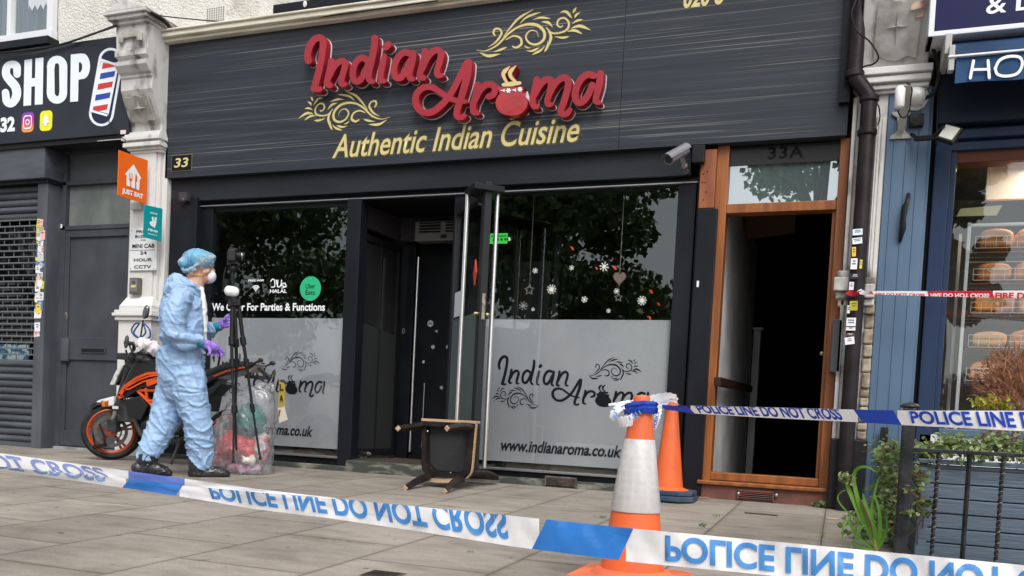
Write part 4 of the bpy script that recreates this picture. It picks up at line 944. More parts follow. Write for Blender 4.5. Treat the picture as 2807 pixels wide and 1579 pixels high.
# sign-level black gap and shutter housing
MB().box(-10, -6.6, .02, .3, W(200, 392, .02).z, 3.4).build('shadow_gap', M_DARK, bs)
a, b, c, d = R4(-50, 409, 124, 490, -.06)
MB().box(-10, W(122, 450, -.06).x, -.06, .3, W(60, 491, -.06).z, W(60, 406, -.06).z).build('shutter_housing', M_SHUT, bs, bev=.006)
MB().box(-10, W(129, 500, -.03).x, -.02, .3, W(60, 503, -.03).z, W(60, 491, -.03).z).build('shutter_lip', M_BLACKP, bs)
sh = MB(); zt = W(60, 503, .05).z; z = gz(0) + .02
zg0, zg1 = W(60, 988, .06).z, W(60, 603, .06).z
ys = .07; prof = []
def slat(mb, z0, h):
    n = 7; vs = []
    for i in range(n):
        t = i / (n - 1); y = ys - .022 * sin(pi * t) ** .7 if 0 < t < 1 else ys; vs += [(-10, y, z0 + h * t * .9), (cx0 + .01, y, z0 + h * t * .9)]
    vs += [(-10, ys + .01, z0 + h), (cx0 + .01, ys + .01, z0 + h)]
    mb.add(vs, [(2 * i, 2 * i + 1, 2 * i + 3, 2 * i + 2) for i in range(n)])
h_ = .072; z = gz(0) + .05
sh.box(-10, cx0, ys - .02, ys + .02, gz(0), gz(0) + .05)
while z + h_ <= zg0 + .01: slat(sh, z, h_); z += h_
sh.build('shutter_slats', M_SHUT, bs); sh = MB()
z = zg1
while z < zt: slat(sh, z, h_); z += h_
sh.build('shutter_slats', M_SHUT, bs)
g = MB(); nr = int((zg1 - zg0) / .062); dz = (zg1 - zg0) / nr
for i in range(nr + 1):
    g.box(-10, cx0, ys - .012, ys + .012, zg0 + i * dz - .007, zg0 + i * dz + .007)
    if i < nr:
        x = -10 + (.07 if i % 2 else 0)
        while x < cx0: g.box(x, x + .006, ys - .004, ys + .004, zg0 + i * dz, zg0 + (i + 1) * dz); x += .14
g.build('shutter_grille', mat('galvanised grille', (.16, .165, .18), .4, metal=.3), bs)
MB().box(-10, cx0, .25, .3, 0, 3).build('shop_interior', M_DARK, bs)
MB().box(-10, cx0, .2, .21, zg0, zg1).build('shop_glass', mat('dark glossy glass', (.006, .006, .007), .03), bs)
pst = MB().box(-10, W(82, 930, .18).x, .17, .18, W(60, 986, .18).z, W(60, 945, .18).z).build('window_poster', mat('blue white poster', (.55, .75, .8), .5, (.03, .16, .3), 9, (1, 1, 1.4), mixp=(.47, .5)), bs)
# column stickers
rng = random.Random(5)
for i in range(84):
    y = rng.uniform(606, 925); x = 112 + rng.uniform(-9, 7) - (y - 600) * .03
    if rng.random() < .22: x += 22
    col = rng.choice([(.78, .78, .78), (.75, .78, .82), (.7, .72, .74), (.55, .56, .58), (.78, .8, .8), (.75, .6, .06), (.78, .45, .42), (.1, .2, .4), (.4, .4, .12)])
    p = W(x, y, -.001); w, h2 = rng.uniform(.03, .085), rng.uniform(.03, .10)
    if p.x + w / 2 > cx1 + .005: w = max(.02, min(w, .04)); p = W(x, y, .2 - .001); p.x = max(p.x, cx1 + .03); Ys = .198
    else: Ys = -.0005 - i * .0001; p.x = max(p.x, cx0 + w / 2 + .004)
    sticker(bs, p.x, Ys, p.z, w, h2, col, rng.uniform(-.15, .15), lines=rng.randint(0, 3))
for x, y, w, h2, col in ((164, 620, .07, .04, (.75, .75, .74)), (157, 680, .03, .02, (.78, .8, .82)), (155, 788, .03, .08, (.55, .45, .25)), (152, 832, .05, .045, (.6, .6, .64)), (334, 634, .07, .05, (.55, .56, .56))):
    p = W(x, y, YB - .002); sticker(bs, p.x, YB - .003 if x < 300 else YB + .028, p.z, w, h2, col, 0, lines=1)
# door
ds = thing('closed_door', 'plain grey painted door with a letterbox, left of the white pilaster', 'door', ((dx0 + dx1) / 2, YB, gz(0)))
YDo = YB + .03
MB().box(dx0, dx1 - .0, YDo, YDo + .05, gz(0) + .03, W(250, 622, YDo).z).build('door_leaf', M_GREYP, ds, bev=.004)
f = MB(); a0, a1 = W(188, 900, YDo).x, W(346, 900, YDo).x; zt_, zm, zb_ = W(260, 650, YDo).z, W(260, 988, YDo).z, W(260, 1000, YDo).z
for x0, x1, z0, z1 in ((dx0 + .0, a0, gz(0) + .04, zt_ + .1), (a1, dx1 - .02, gz(0) + .04, zt_ + .1), (a0, a1, zt_, zt_ + .1), (a0, a1, W(260, 988, YDo).z, W(260, 925, YDo).z), (a0, a1, gz(0) + .04, gz(0) + .2)):
    f.box(x0, x1, YDo - .02, YDo, z0, z1)
f.build('door_frame_rails', M_GREYP, ds, bev=.004)
a, b, c, d = R4(222, 952, 291, 969, YDo - .02)
lb = MB().box(a, b, YDo - .03, YDo - .02, c, d).build('letterbox', M_GREYP, ds, bev=.003)
MB().box(a + .02, b - .02, YDo - .034, YDo - .03, c + .015, d - .015).build('flap', M_BLACK, lb, bev=.002)
MB().box(W(170, 950, YB).x, W(190, 950, YB).x, YB - .02, YB + .01, W(180, 990, YB).z, W(180, 928, YB).z).build('lock_guard', M_GREYL, ds, bev=.004)
p = W(181, 866, YDo - .022); MB().ball(p, (.02, .006, .04)).build('lock_escutcheon', mat('worn brass plate', (.35, .3, .22)), ds, smooth=True)
MB().box(dx0, dx1, YB - .05, YB + .05, gz(0), gz(0) + .03).build('threshold', mat('pale threshold', (.3, .31, .32), .5, (.15, .15, .15), 6), ds)
tr = MB()
for y0, y1 in ((616, 628), (493, 504)):
    a, b, c, d = R4(143, y0, 365, y1, YB); tr.box(W(143, y0, YB).x, -6.58, YB - .0, .3, c, d)
zt1, zt2 = W(260, 416, YB).z, W(260, 408, YB).z; tr.box(W(143, 410, YB).x, -6.58, YB, .3, zt1, zt2 + .15)
tr.build('transom', M_GREYP, bs, bev=.004)
MB().box(dx0, -6.58, YDo + .02, YDo + .03, W(260, 616, YB).z, W(260, 504, YB).z).build('fanlight', mat('dusty wired glass', (.12, .135, .13), .35, (.17, .185, .18), 4), bs)
MB().box(dx0, -6.58, YDo + .02, YDo + .03, W(260, 493, YB).z, W(260, 416, YB).z).build('upper_panel', mat('dusty grey panel', (.10, .11, .12), .45), bs)
# sign
sg = thing('barber_sign', 'black barber shop sign with white SHOP lettering and a striped pole picture', 'shop sign', (-8, -.1, 3.1))
YS = -.1
sx1 = W(352, 340, YS).x; zS0, zS1 = W(200, 378, YS).z, W(200, 116, YS).z
MB().box(-11, sx1, YS, .1, zS0, zS1).build('panel', mat('black sign panel', (.022, .025, .033), .35, (.028, .032, .042), 2), sg, bev=.003)
MB().box(-11, sx1 - .02, YS + .02, .1, zS0 - .05, zS0).build('sign_rail', M_BLACK, sg)
M_SW = mat('white sign vinyl', (.78, .84, .88), .4)
def arc(cx_, cy_, rx, ry, a0_, a1_, n=9): return [(cx_ + rx * cos(t), cy_ + ry * sin(t)) for t in np.linspace(radians(a0_), radians(a1_), n)]
def letter(outer, holes, nm='letter'):
    L_ = to_plane([np.array(q, float) for q in [outer] + holes], YS, lambda x, y: (x, y))
    return obj_of(stand(loops_mesh(L_, tol=.0001), YS - .004), nm, M_SW, sg)
letter([(68, 165), (89, 162), (88, 215), (97, 214), (98, 160), (120, 158), (118, 286), (96, 288), (97, 237), (87, 238), (86, 289), (65, 291)], [])
letter([(195, 150), (222, 147)] + arc(228, 182, 20, 35, -75, 75) + [(216, 219), (215, 278), (193, 280)], [[(217, 172), (217, 199), (222, 198), (226, 190), (226, 178), (222, 171)]])
letter([(130 + 0, 190)] + arc(157.5, 182, 28, 29, -180, -4) + arc(157, 256, 28, 29, 0, 180), [[(150, 190), (152, 176), (158, 173), (163, 178), (164, 250), (162, 262), (157, 265), (151, 258)]])
obj_of(stand(loops_mesh(to_plane(strokes_loops([([(48, 204), (46, 182), (33, 177), (20, 184), (18, 205), (30, 222), (44, 240), (46, 264), (34, 284), (20, 279), (16, 254)], [10, 11, 10, 11, 12, 12.5, 12.5, 12, 10, 11, 10])], .6), YS, lambda x, y: (x, y)), tol=.0005), YS - .004), 'letter', M_SW, sg)
x0, x1, z0, z1 = R4(2, 321, 42, 362, YS); wall_text('32', x0, x1, z0, z1, YS - .004, M_SW, 'number', sg, bold=.05)
def sq(cx_, cy_, w, h, Y, r=.03):
    c = W(cx_, cy_, Y); out = []
    for sx_, sz_, a0_ in ((1, 1, 0), (-1, 1, pi / 2), (-1, -1, pi), (1, -1, 1.5 * pi)):
        for t in np.linspace(0, pi / 2, 6): out.append((c.x + sx_ * (w / 2 - r) + r * cos(a0_ + t), Y, c.z + sz_ * (h / 2 - r) + r * sin(a0_ + t)))
    return out, c
def ring(c, r0, r1, Y, n=32):
    vs = []; 
    for k in range(n): t = 2 * pi * k / n; vs += [(c.x + r0 * cos(t), Y, c.z + r0 * sin(t)), (c.x + r1 * cos(t), Y, c.z + r1 * sin(t))]
    return MB().add(vs, [(2 * k, 2 * ((k + 1) % n), 2 * ((k + 1) % n) + 1, 2 * k + 1) for k in range(n)])
pg, c = sq(76, 335, .165, .2, YS - .003, .045)
mi = bpy.data.materials.new('orange to violet gradient print'); mi.use_nodes = True; n = mi.node_tree
tcn = n.nodes.new('ShaderNodeTexCoord'); sp = n.nodes.new('ShaderNodeSeparateXYZ'); rp = n.nodes.new('ShaderNodeValToRGB')
n.links.new(tcn.outputs['Generated'], sp.inputs[0]); n.links.new(sp.outputs[2], rp.inputs[0]); n.links.new(rp.outputs[0], n.nodes['Principled BSDF'].inputs['Base Color'])
e = rp.color_ramp.elements; e[0].color = (.85, .35, .05, 1); e[1].color = (.2, .04, .5, 1); q = e.new(.5); q.color = (.6, .03, .2, 1)
ic = MB().prism(pg, (0, .002, 0)).build('camera_icon', mi, sg)
def rr_ring(w, h, r, t, Y, c):
    def pl(w, h, r):
        out = []
        for sx_, sz_, a0_ in ((1, 1, 0), (-1, 1, pi / 2), (-1, -1, pi), (1, -1, 1.5 * pi)):
            for t_ in np.linspace(0, pi / 2, 6): out.append((c.x + sx_ * (w / 2 - r) + r * cos(a0_ + t_), Y, c.z + sz_ * (h / 2 - r) + r * sin(a0_ + t_)))
        return out
    A, B_ = pl(w, h, r), pl(w - 2 * t, h - 2 * t, max(r - t, .002)); N_ = len(A)
    return MB().add(A + B_, [(k, (k + 1) % N_, (k + 1) % N_ + N_, k + N_) for k in range(N_)])
rr_ring(.12, .14, .035, .014, YS - .006, c).build('icon_outline', M_SW, ic); ring(c, .03, .018, YS - .006).build('icon_ring', M_SW, ic)
pg, c = sq(126, 331, .165, .2, YS - .003, .045); ic = MB().prism(pg, (0, .002, 0)).build('ghost_icon', mat('yellow print', (.8, .78, .02), .4), sg)
gh = [([(c.x * 1000, c.z * 1000 + 30), (c.x * 1000, c.z * 1000 + 2)], [24, 27]), ([(c.x * 1000 - 44, c.z * 1000 - 22), (c.x * 1000, c.z * 1000 - 8), (c.x * 1000 + 44, c.z * 1000 - 22)], [5, 26, 5]), ([(c.x * 1000, c.z * 1000), (c.x * 1000, c.z * 1000 - 40)], [24, 16]), ([(c.x * 1000 - 38, c.z * 1000 + 12), (c.x * 1000 + 38, c.z * 1000 + 12)], 5)]
lp = [l / 1000 for l in strokes_loops(gh, 1.5)]
obj_of(stand(loops_mesh(lp, tol=.0004), YS - .006), 'ghost_shape', M_SW, ic)
# barber pole picture (flat print)
bp_ = [([(313, 158), (262, 318)], [31, 31])]
def flat(strokes, Y, nm, m, parent, res=.7, grow=0): return obj_of(stand(loops_mesh(to_plane(strokes_loops(strokes, res, grow=grow), Y, lambda x, y: (x, y)), tol=.0007), Y), nm, m, parent)
pp = flat([([(304, 165), (278, 312)], 34)], YS - .003, 'pole_outline', M_SW, sg)
flat([([(304, 165), (278, 312)], 27)], YS - .005, 'pole_ground', mat('dark print', (.02, .025, .06)), pp)
def quad(pts, Y, nm, m, parent): return MB().add([W(x, y, Y) for x, y in pts], [tuple(range(len(pts)))[::-1]]).build(nm, m, parent)
quad([(278, 162), (326, 176), (298, 312), (249, 300)], YS - .007, 'pole_white', M_SW, pp)
M_PR = mat('red print', (.6, .03, .03), .4); M_PB = mat('blue print', (.02, .05, .35), .4)
for k, (y, mm) in enumerate(((171, M_PR), (199, M_PB), (228, M_PR), (258, M_PB), (290, M_PR))):
    dx = -(y - 171) * .22
    quad([(282 + dx, y + 2), (322 + dx, y - 5 if k else y + 5), (319 + dx, y + 10), (279 + dx, y + 18)], YS - .009, 'pole_stripe', mm, pp)
for (x0_, y0_), (x1_, y1_) in (((276, 160), (326, 177)), ((248, 300), (297, 314))):
    quad([(x0_, y0_), (x1_, y1_), (x1_ - 1, y1_ + 6), (x0_ - 1, y0_ + 6)], YS - .011, 'pole_cap', M_SW, pp)
quad([(330, 357), (345, 356), (345, 367), (330, 368)], YS - .004, 'small_label', mat('pink white label', (.75, .6, .6)), sg)

# ============================================================ delivery plates, cab sign, intercom
def hang_sign(name, label, cat, pts, Y0, Y1, col, rows, thick=.008):
    """a flat plate seen at an angle; pts = photo corners tl,tr,br,bl ; the left edge at depth Y0, right edge at Y1"""
    P_ = [W(pts[0][0], pts[0][1], Y0), W(pts[1][0], pts[1][1], Y1), W(pts[2][0], pts[2][1], Y1), W(pts[3][0], pts[3][1], Y0)]
    t = thing(name, label, cat, (P_[3] + P_[2]) / 2)
    n = (P_[1] - P_[0]).cross(P_[3] - P_[0]).normalized()
    if n.y > 0: n = -n
    MB().prism(P_, -n * thick).build('plate', col, t, bev=.002)
    def q(u, v, d=.0): return (P_[0] * (1 - u) + P_[1] * u) * (1 - v) + (P_[3] * (1 - u) + P_[2] * u) * v + n * d
    for s_, u0, u1, v0, v1, kw, m in rows:
        me = text_mesh(s_, 1, 1, **kw)
        obj_of(map_mesh(me, lambda a, b, c: q(u0 + (u1 - u0) * a, v1 + (v0 - v1) * b, .002)), 'lettering', m, t)
    return t, q
t, q = hang_sign('delivery_sign', 'orange projecting plate with a white house, fork and knife and JUST EAT', 'sign', [(326, 411), (406, 440), (402, 560), (322, 536)], -.42, -.1, mat('orange plate', (.78, .13, .008), .35), [('JUST EAT', .14, .86, .8, .94, dict(bold=.05), M_WVINYL)])
hs_ = [(.5, .2), (.78, .46), (.72, .5), (.72, .74), (.28, .72), (.28, .5), (.22, .48)]
me = MB().add([q(u, v, .0025) for u, v in hs_][::-1], [tuple(range(7))]); hse = me.build('house_picture', M_WVINYL, t)
k = MB()
for u0 in (.36, .41, .46): k.add([q(u0, .42, .004), q(u0 + .018, .42, .004), q(u0 + .018, .54, .004), q(u0, .54, .004)], [(3, 2, 1, 0)])
k.add([q(.35, .54, .004), q(.48, .54, .004), q(.46, .58, .004), q(.435, .6, .004), q(.435, .73, .004), q(.4, .73, .004), q(.4, .6, .004), q(.37, .58, .004)], [tuple(range(8))[::-1]])
k.add([q(.58, .38, .004), q(.64, .46, .004), q(.64, .56, .004), q(.6, .58, .004), q(.62, .735, .004), q(.57, .735, .004), q(.56, .5, .004)], [tuple(range(7))[::-1]])
k.build('fork_and_knife', mat('orange plate', (.78, .13, .008)), hse)
t, q = hang_sign('delivery_sign', 'teal projecting plate with a white kangaroo head mark below the orange one', 'sign', [(396, 561), (446, 572), (443, 662), (393, 650)], -.3, -.1, mat('teal plate', (.0, .28, .3), .35), [("we're on", .3, .72, .16, .23, dict(bold=.03), M_WVINYL), ('deliveroo', .22, .76, .68, .77, dict(bold=.05), M_WVINYL), ('deliveroo.co.uk', .24, .74, .83, .87, dict(bold=.03), M_WVINYL)])
MB().add([q(u, v, .002) for u, v in ((.4, .33), (.5, .31), (.52, .44), (.57, .42), (.56, .32), (.68, .3), (.66, .5), (.6, .64), (.38, .6), (.3, .53), (.32, .48), (.44, .45))][::-1], [tuple(range(12))]).build('animal_head_mark', M_WVINYL, t)
x0, x1, z0, z1 = R4(357, 626, 431, 742, -.06)
mc = thing('cab_sign', 'white wall plate reading MINI CAB 24 HOUR CCTV on the left pilaster', 'sign', ((x0 + x1) / 2, -.06, z0))
MB().box(x0, x1, -.068, -.055, z0, z1).build('plate', mat('white enamel', (.72, .73, .74), .35), mc, bev=.004)
H_ = z1 - z0; Wd = x1 - x0
for s_, u0, u1, v, hh in (('PRESS', .24, .74, .89, .065), ('BUZZER', .2, .8, .775, .065), ('FOR', .42, .6, .7, .035), ('MINI CAB', .1, .92, .53, .1), ('24', .4, .65, .38, .075), ('HOUR', .18, .85, .215, .075), ('CCTV', .2, .82, .05, .075)):
    wall_text(s_, x0 + u0 * Wd, x0 + u1 * Wd, z0 + v * H_, z0 + (v + hh) * H_, -.071, M_INK, 'lettering', mc, bold=.02)
MB().box(x0 + .03 * Wd, x0 + .95 * Wd, -.0695, -.067, z0 + .475 * H_, z0 + .485 * H_).build('rule', M_INK, mc)
sc = MB()
for u, v in ((.06, .95), (.06, .05), (.93, .05)): sc.ball((x0 + u * Wd, -.07, z0 + v * H_), (.007, .004, .007), 8, 4)
sc.build('screw', M_STEELD, mc)
x0, x1, z0, z1 = R4(357, 762, 384, 806, -.08)
ip = thing('intercom', 'small steel door intercom with a yellow button label on the left pilaster', 'intercom', ((x0 + x1) / 2, -.06, z0))
MB().box(x0, x1, -.095, -.05, z0, z1).build('casing', mat('bronze casing', (.12, .1, .08), .5), ip, bev=.006)
MB().box(x0 + .012, x1 - .02, -.099, -.094, z0 + .02, z1 - .015).build('face_plate', M_STEELD, ip, bev=.002)
MB().box(x0 + .03, x1 - .035, -.102, -.098, z0 + .06, z0 + .085).build('button_label', mat('yellow label', (.6, .52, .2)), ip)
k = MB()
for i in range(5): k.box(x0 + .04, x1 - .045, -.101, -.098, z1 - .04 - i * .012, z1 - .035 - i * .012)
k.build('speaker_slots', M_BLACK, ip)
x0, x1, z0, z1 = R4(364, 556, 392, 576, -.06)
tag(MB().box(x0, x1, -.09, -.05, z0, z1).build('junction_box', mat('grubby plastic', (.4, .39, .36), .6), bev=.006), 'small grubby white junction box behind the teal plate', 'junction box')
# cables
def cable(name, label, pts, r=.005, m=M_BLACK, grp='cables along the shopfronts'):
    P_ = [W(x, y, Y) for x, y, Y in pts]; q = []
    for i in range(len(P_) - 1):
        a, b, c, d = P_[max(i - 1, 0)], P_[i], P_[i + 1], P_[min(i + 2, len(P_) - 1)]
        for t in np.linspace(0, 1, 6)[:-1]: q.append(.5 * (2 * b + (c - a) * t + (2 * a - 5 * b + 4 * c - d) * t * t + (3 * b - a - 3 * c + d) * t ** 3))
    q.append(P_[-1]); return tag(MB().tube(q, r, 6).build(name, m, smooth=True), label, 'cable', grp)
cable('cable', 'thick black cable sagging from the corbel cap to the far left above the barber sign', [(-60, 150, -.15), (60, 140, -.15), (160, 124, -.14), (250, 95, -.14), (318, 70, -.32)], .011)
cable('cable', 'thin black cable under the thick one above the barber sign', [(-60, 158, -.15), (80, 143, -.15), (180, 118, -.14), (318, 73, -.32)], .006)
cable('cable', 'thin black cable running from the left corbel cap along the cream cornice', [(405, 37, -.05), (430, 42, 0), (520, 52, .0), (640, 61, .0), (760, 58, -.02), (900, 44, -.08), (1060, 22, -.1), (1200, 2, -.1)], .006)
cable('cable', 'bundled cable hanging off the right side of the left corbel', [(415, 36, -.3), (440, 50, -.2), (462, 70, -.1), (470, 90, -.02)], .018)
cable('cable', 'thin black cable dropping from the pole picture to the capital', [(294, 315, -.12), (300, 335, -.12), (316, 362, -.12), (345, 385, -.12)], .004)
cable('cable', 'pale cable under the barber sign', [(130, 398, -.05), (230, 390, -.06), (345, 380, -.12)], .004, M_WHITE)
cable('cable', 'curly black cable looping over the star plaque beside the downpipe', [(2352, -10, -.18), (2334, 40, -.2), (2350, 85, -.2), (2385, 115, -.25), (2408, 155, -.25), (2395, 175, -.2), (2370, 182, -.15), (2355, 192, -.1)], .006)
cable('cable', 'black cable looping below the pipe bend', [(2393, 275, -.12), (2408, 290, -.1), (2412, 320, -.08), (2408, 340, -.08)], .005)
# ============================================================ bakery front
bk = thing('bakery_shopfront', 'blue painted bakery shopfront with a big window of loaves', 'shopfront', (1, .1, 0))
b0, b1 = W(2395, 900, -.03).x, W(2509, 900, -.03).x
zbt = W(2500, 237, -.03).z
bl = MB().box(b0, b1, -.03, .1, gz(0) - .02, zbt)
bl.build('pilaster_board', M_BLUE, bk, bev=.005)
g = MB()
for u in (.17, .47, .76): g.box(b0 + (b1 - b0) * u, b0 + (b1 - b0) * u + .004, -.0315, -.029, gz(0), zbt - .05)
g.build('board_groove', mat('deep groove blue', (.03, .055, .09), .7), bk)
MB().box(b1, b1 + .022, .0, .1, gz(0), zbt).build('side_strip', M_BLUE, bk, bev=.003)
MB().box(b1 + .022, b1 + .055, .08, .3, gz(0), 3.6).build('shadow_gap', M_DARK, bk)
p0, p1 = W(2545, 800, .05).x, W(2597, 800, .1).x
MB().box(b1 + .055, p1 - .04, .05, .3, .2, 3.2).box(p1 - .04, p1, .08, .3, .2, 3.2).build('window_post', M_BLUED, bk, bev=.006)
zt_ = W(2700, 415, .1).z
MB().box(b1 + .07, 4, .06, .3, W(2700, 408, .06).z, W(2700, 385, .06).z).box(b1 + .07, 4, .03, .3, W(2700, 375, .03).z, W(2700, 350, .03).z).box(b1 + .07, 4, .09, .3, W(2700, 385, .09).z, 3.3).build('head_beam', M_BLUED, bk, bev=.005)
MB().box(p1, 4, .1, .25, zt_ - .07, W(2700, 408, .1).z).build('window_head', mat('rust brown timber', (.12, .04, .02), .5), bk, bev=.004)
MB().box(b1 + .04, 4, -.03, .3, W(2700, 335, 0).z, W(2700, 250, 0).z + .4).build('awning_box', mat('dark navy paint', (.018, .024, .045), .4), bk, bev=.005)
zsill = W(2700, 1180, .05).z
MB().box(p1, 4, .03, .25, zsill - .05, zsill).build('sill', M_BLUE, bk, bev=.005)
rb = MB(); z = gz(0)
while z < zsill - .06: rb.box(b1 + .08, 4, .05, .2, z, z + .11); z += .115
rb.build('white_boards', mat('white painted boards', (.65, .67, .66), .5), bk, bev=.004)
MB().add([(p1, .13, zsill), (4, .13, zsill), (4, .13, zt_), (p1, .13, zt_)], [(0, 1, 2, 3)]).build('window_pane', M_GLASS, bk)
it = MB(); it.add([(p1 - .02, .3, 0), (4, .3, 0), (4, 2.2, 0), (p1 - .02, 2.2, 0), (p1 - .02, .3, 2.75), (4, .3, 2.75), (4, 2.2, 2.75), (p1 - .02, 2.2, 2.75)], [(0, 1, 2, 3), (7, 6, 5, 4), (1, 5, 6, 2), (2, 6, 7, 3), (3, 7, 4, 0)])
it.build('bakery_room', mat('bakery wall', (.085, .085, .09), .8, (.06, .062, .07), 1.5), bk)
a, b, c, d = R4(2617, 430, 2623, 470, .25)
MB().box(a, b, .25, .27, c, d).build('lamp_tube', mat('warm lamp', (1, .72, .35), emit=2.2), bk)
MB().box(W(2705, 500, .6).x, 3.9, .6, .65, W(2760, 545, .6).z, 2.74).build('cream_reflection_panel', mat('cream reflection panel', (.75, .68, .58), .7), bk)  # added panel; its cream colour stands in for a reflection in the pane
la = bpy.data.lights.new('shop_lamp', 'AREA'); la.energy = 32; la.size = .8; la.color = (1, .85, .65); lo = bpy.data.objects.new('shop_lamp', la); COL.objects.link(lo); lo.location = (1.6, .45, 2.55)
MB().prism([W(2622, 593, .35), W(2732, 590, .35), W(2748, 562, .35), W(2633, 572, .35)], (0, .006, 0)).build('hanging_card', mat('pale yellow card', (.42, .42, .2), .5), bk)
rk = thing('bread_rack', 'white metal bread rack with wire baskets behind the bakery window', 'rack', (1.1, .5, .2))
r = MB(); xp = W(2645, 800, .32).x
r.box(xp - .012, xp + .012, .32, .345, .3, W(2650, 610, .32).z).box(xp, 3.6, .32, .345, W(2700, 620, .32).z, W(2700, 612, .32).z).box(xp - .012, xp + .012, .85, .875, .3, W(2650, 640, .85).z)
r.build('frame', mat('white enamel rack', (.45, .47, .46), .4), rk, bev=.003)
LV = [(648, 680), (737, 768), (828, 858), (918, 952), (1010, 1044)]
bas = MB()
for yt, yb in LV:
    z0, z1 = W(2700, yb, .36).z, W(2700, yt, .36).z
    for z in (z0, (z0 + z1) / 2, z1): bas.box(xp + .05, 3.5, .355, .36, z - .0016, z + .0016)
    x = xp + .05
    while x < 2.4: bas.box(x - .0013, x + .0013, .354, .359, z0, z1); x += .067
    for y in (.5, .7, .88): bas.box(xp + .05, 3.5, y, y + .004, z0 - .003, z0)
bas.build('wire_basket', mat('white wire', (.5, .5, .47), .4), rk)
M_LOAF = mat('golden crust', (.62, .22, .035), .5, (.24, .06, .01), 6, bump=.3, bscale=25, mixp=(.35, .65))
M_CRUMB = mat('pale loaf side', (.5, .28, .1), .7, (.3, .12, .03), 5)
rng = random.Random(3)
nlf = 0
rows = ['top', 'second', 'third', 'fourth', 'lowest']
for li, (yt, yb) in enumerate(LV):
    z0 = W(2700, yb, .45).z + .005; x = xp + .08
    for k in range(4):
        w = rng.uniform(.10, .15); h = rng.uniform(.11, .15)
        t = thing('loaf', '%s loaf from the left in the %s wire basket of the bakery window' % (('first', 'second', 'third', 'fourth')[k], rows[li]), 'bread', (x + w, .52, z0), 'loaves on the bread rack')
        n = 14; prof = []
        for i in range(n + 1):
            a = pi * i / n; prof.append((x + w - w * cos(a) * (1 + .12 * sin(a)), h * (.35 + .65 * sin(a) ** .6) if 0 < i < n else h * .2))
        poly = [(px_, .42, z0 + pz_) for px_, pz_ in prof] + [(x + 2 * w * .98, .42, z0), (x + .02 * w, .42, z0)]
        MB().prism(poly, (0, .3, 0)).build('crust', M_LOAF if (k + li) % 3 else mat('pale crust', (.55, .26, .07), .6, (.25, .09, .02), 5), t, bev=.02, seg=3, smooth=True)
        MB().prism([(px_ * .8 + (x + w) * .2, .415, z0 + (pz_ - .01) * .75 + .012) for px_, pz_ in prof[1:-1]], (0, .006, 0)).build('cut_face', M_CRUMB, t)
        x += 2 * w + .02
# bakery signs
ns = thing('bakery_sign', 'navy blue sign box with white edging and white lettering, cut off at the top right', 'shop sign', (2.2, -.3, 3.4))
YN = -.3
x0 = W(2562, 60, YN).x; zb_ = W(2700, 74, YN).z; ze = W(2700, 88, YN).z
MB().box(x0, 5, YN, .05, zb_, 4.9).build('panel', mat('indigo sign panel', (.007, .008, .06), .4, spec=.2), ns, bev=.003)
MB().box(x0 - .035, x0, YN - .01, .05, ze, 4.9).box(x0 - .035, 5, YN - .012, .05, ze, zb_).build('edge_trim', mat('white trim', (.7, .72, .75), .4), ns, bev=.004)
x_, x1_, z_, z1_ = R4(2704, -12, 2760, 37, YN); wall_text('&', x_, x1_, z_, z1_, YN - .003, M_WVINYL, 'lettering', ns, bold=.012)
x_, x1_, z_, z1_ = R4(2786, -25, 2830, 28, YN); wall_text('L', x_, x1_, z_, z1_, YN - .003, M_WVINYL, 'lettering', ns, bold=.012)
aw = thing('awning', 'folded blue shop awning with HO in white letters on its valance', 'awning', (2.2, -.4, 3.0))
YA = -.42
x0 = W(2610, 190, YA).x
MB().prism([(x0, -.1, W(2700, 120, -.1).z), (x0, YA + .0, W(2700, 148, YA).z), (x0, YA + .02, W(2700, 120, YA).z - .0), (x0, -.1, W(2700, 100, -.1).z)], (4, 0, 0)).build('folded_cloth', mat('mid blue cloth', (.015, .045, .11), .7, (.01, .03, .08), 3), aw)
MB().box(x0 - .03, 5, YA - .02, YA + .03, W(2700, 152, YA).z, W(2700, 146, YA).z).build('front_bar', mat('white trim', (.7, .72, .75)), aw, bev=.004)
n = 40; vs = []; zt2 = W(2700, 152, YA).z
xa = x0 + .02
for i in range(n + 1):
    X = xa + 3.5 * i / n
    zl = W(2700, 224, YA).z + .008 * sin(i * 1.1)
    vs += [(X, YA + .004 * sin(i * .9), zt2), (X, YA + .012 * sin(i * .8) - .01, zl)]
MB().add(vs, [(2 * i, 2 * i + 1, 2 * i + 3, 2 * i + 2) for i in range(n)]).build('valance', mat('blue valance', (.018, .06, .15), .7), aw)
e = [([(2669, 166), (2660, 213)], 4.2), ([(2709, 165), (2712, 212)], 4.2), ([(2664, 190), (2712, 189)], 3.6), ([(2728, 188), (2740, 165), (2765, 154), (2795, 156), (2803, 175), (2790, 200), (2760, 208), (2735, 203), (2728, 186)], 4)]
obj_of(stand(loops_mesh(to_plane(strokes_loops(e, .7), YA - .02, lambda x, y: (x, y)), tol=.0005), YA - .016), 'lettering', M_WVINYL, aw)
br = MB()
br.box(x0 - .05, x0 - .01, YA + .02, -.05, W(2600, 180, -.2).z, W(2600, 125, -.2).z).box(x0 - .025, x0 + .01, YA - .01, YA + .05, W(2600, 195, YA).z, W(2600, 125, YA).z)
br.build('arm_bracket', mat('grey cast bracket', (.4, .4, .38), .5), aw, bev=.005)
# pipe and cable at the gap
cable('cable', 'fat black cable dropping beside the blue pilaster', [(2562, 60, -.1), (2548, 95, -.1), (2556, 130, -.1), (2570, 170, -.1), (2572, 215, -.1), (2558, 255, -.1), (2534, 270, -.06)], .014)
cable('cable', 'straight black cable beside the dark blue window post', [(2575, 90, -.06), (2572, 250, -.06), (2566, 400, -.06)], .007)
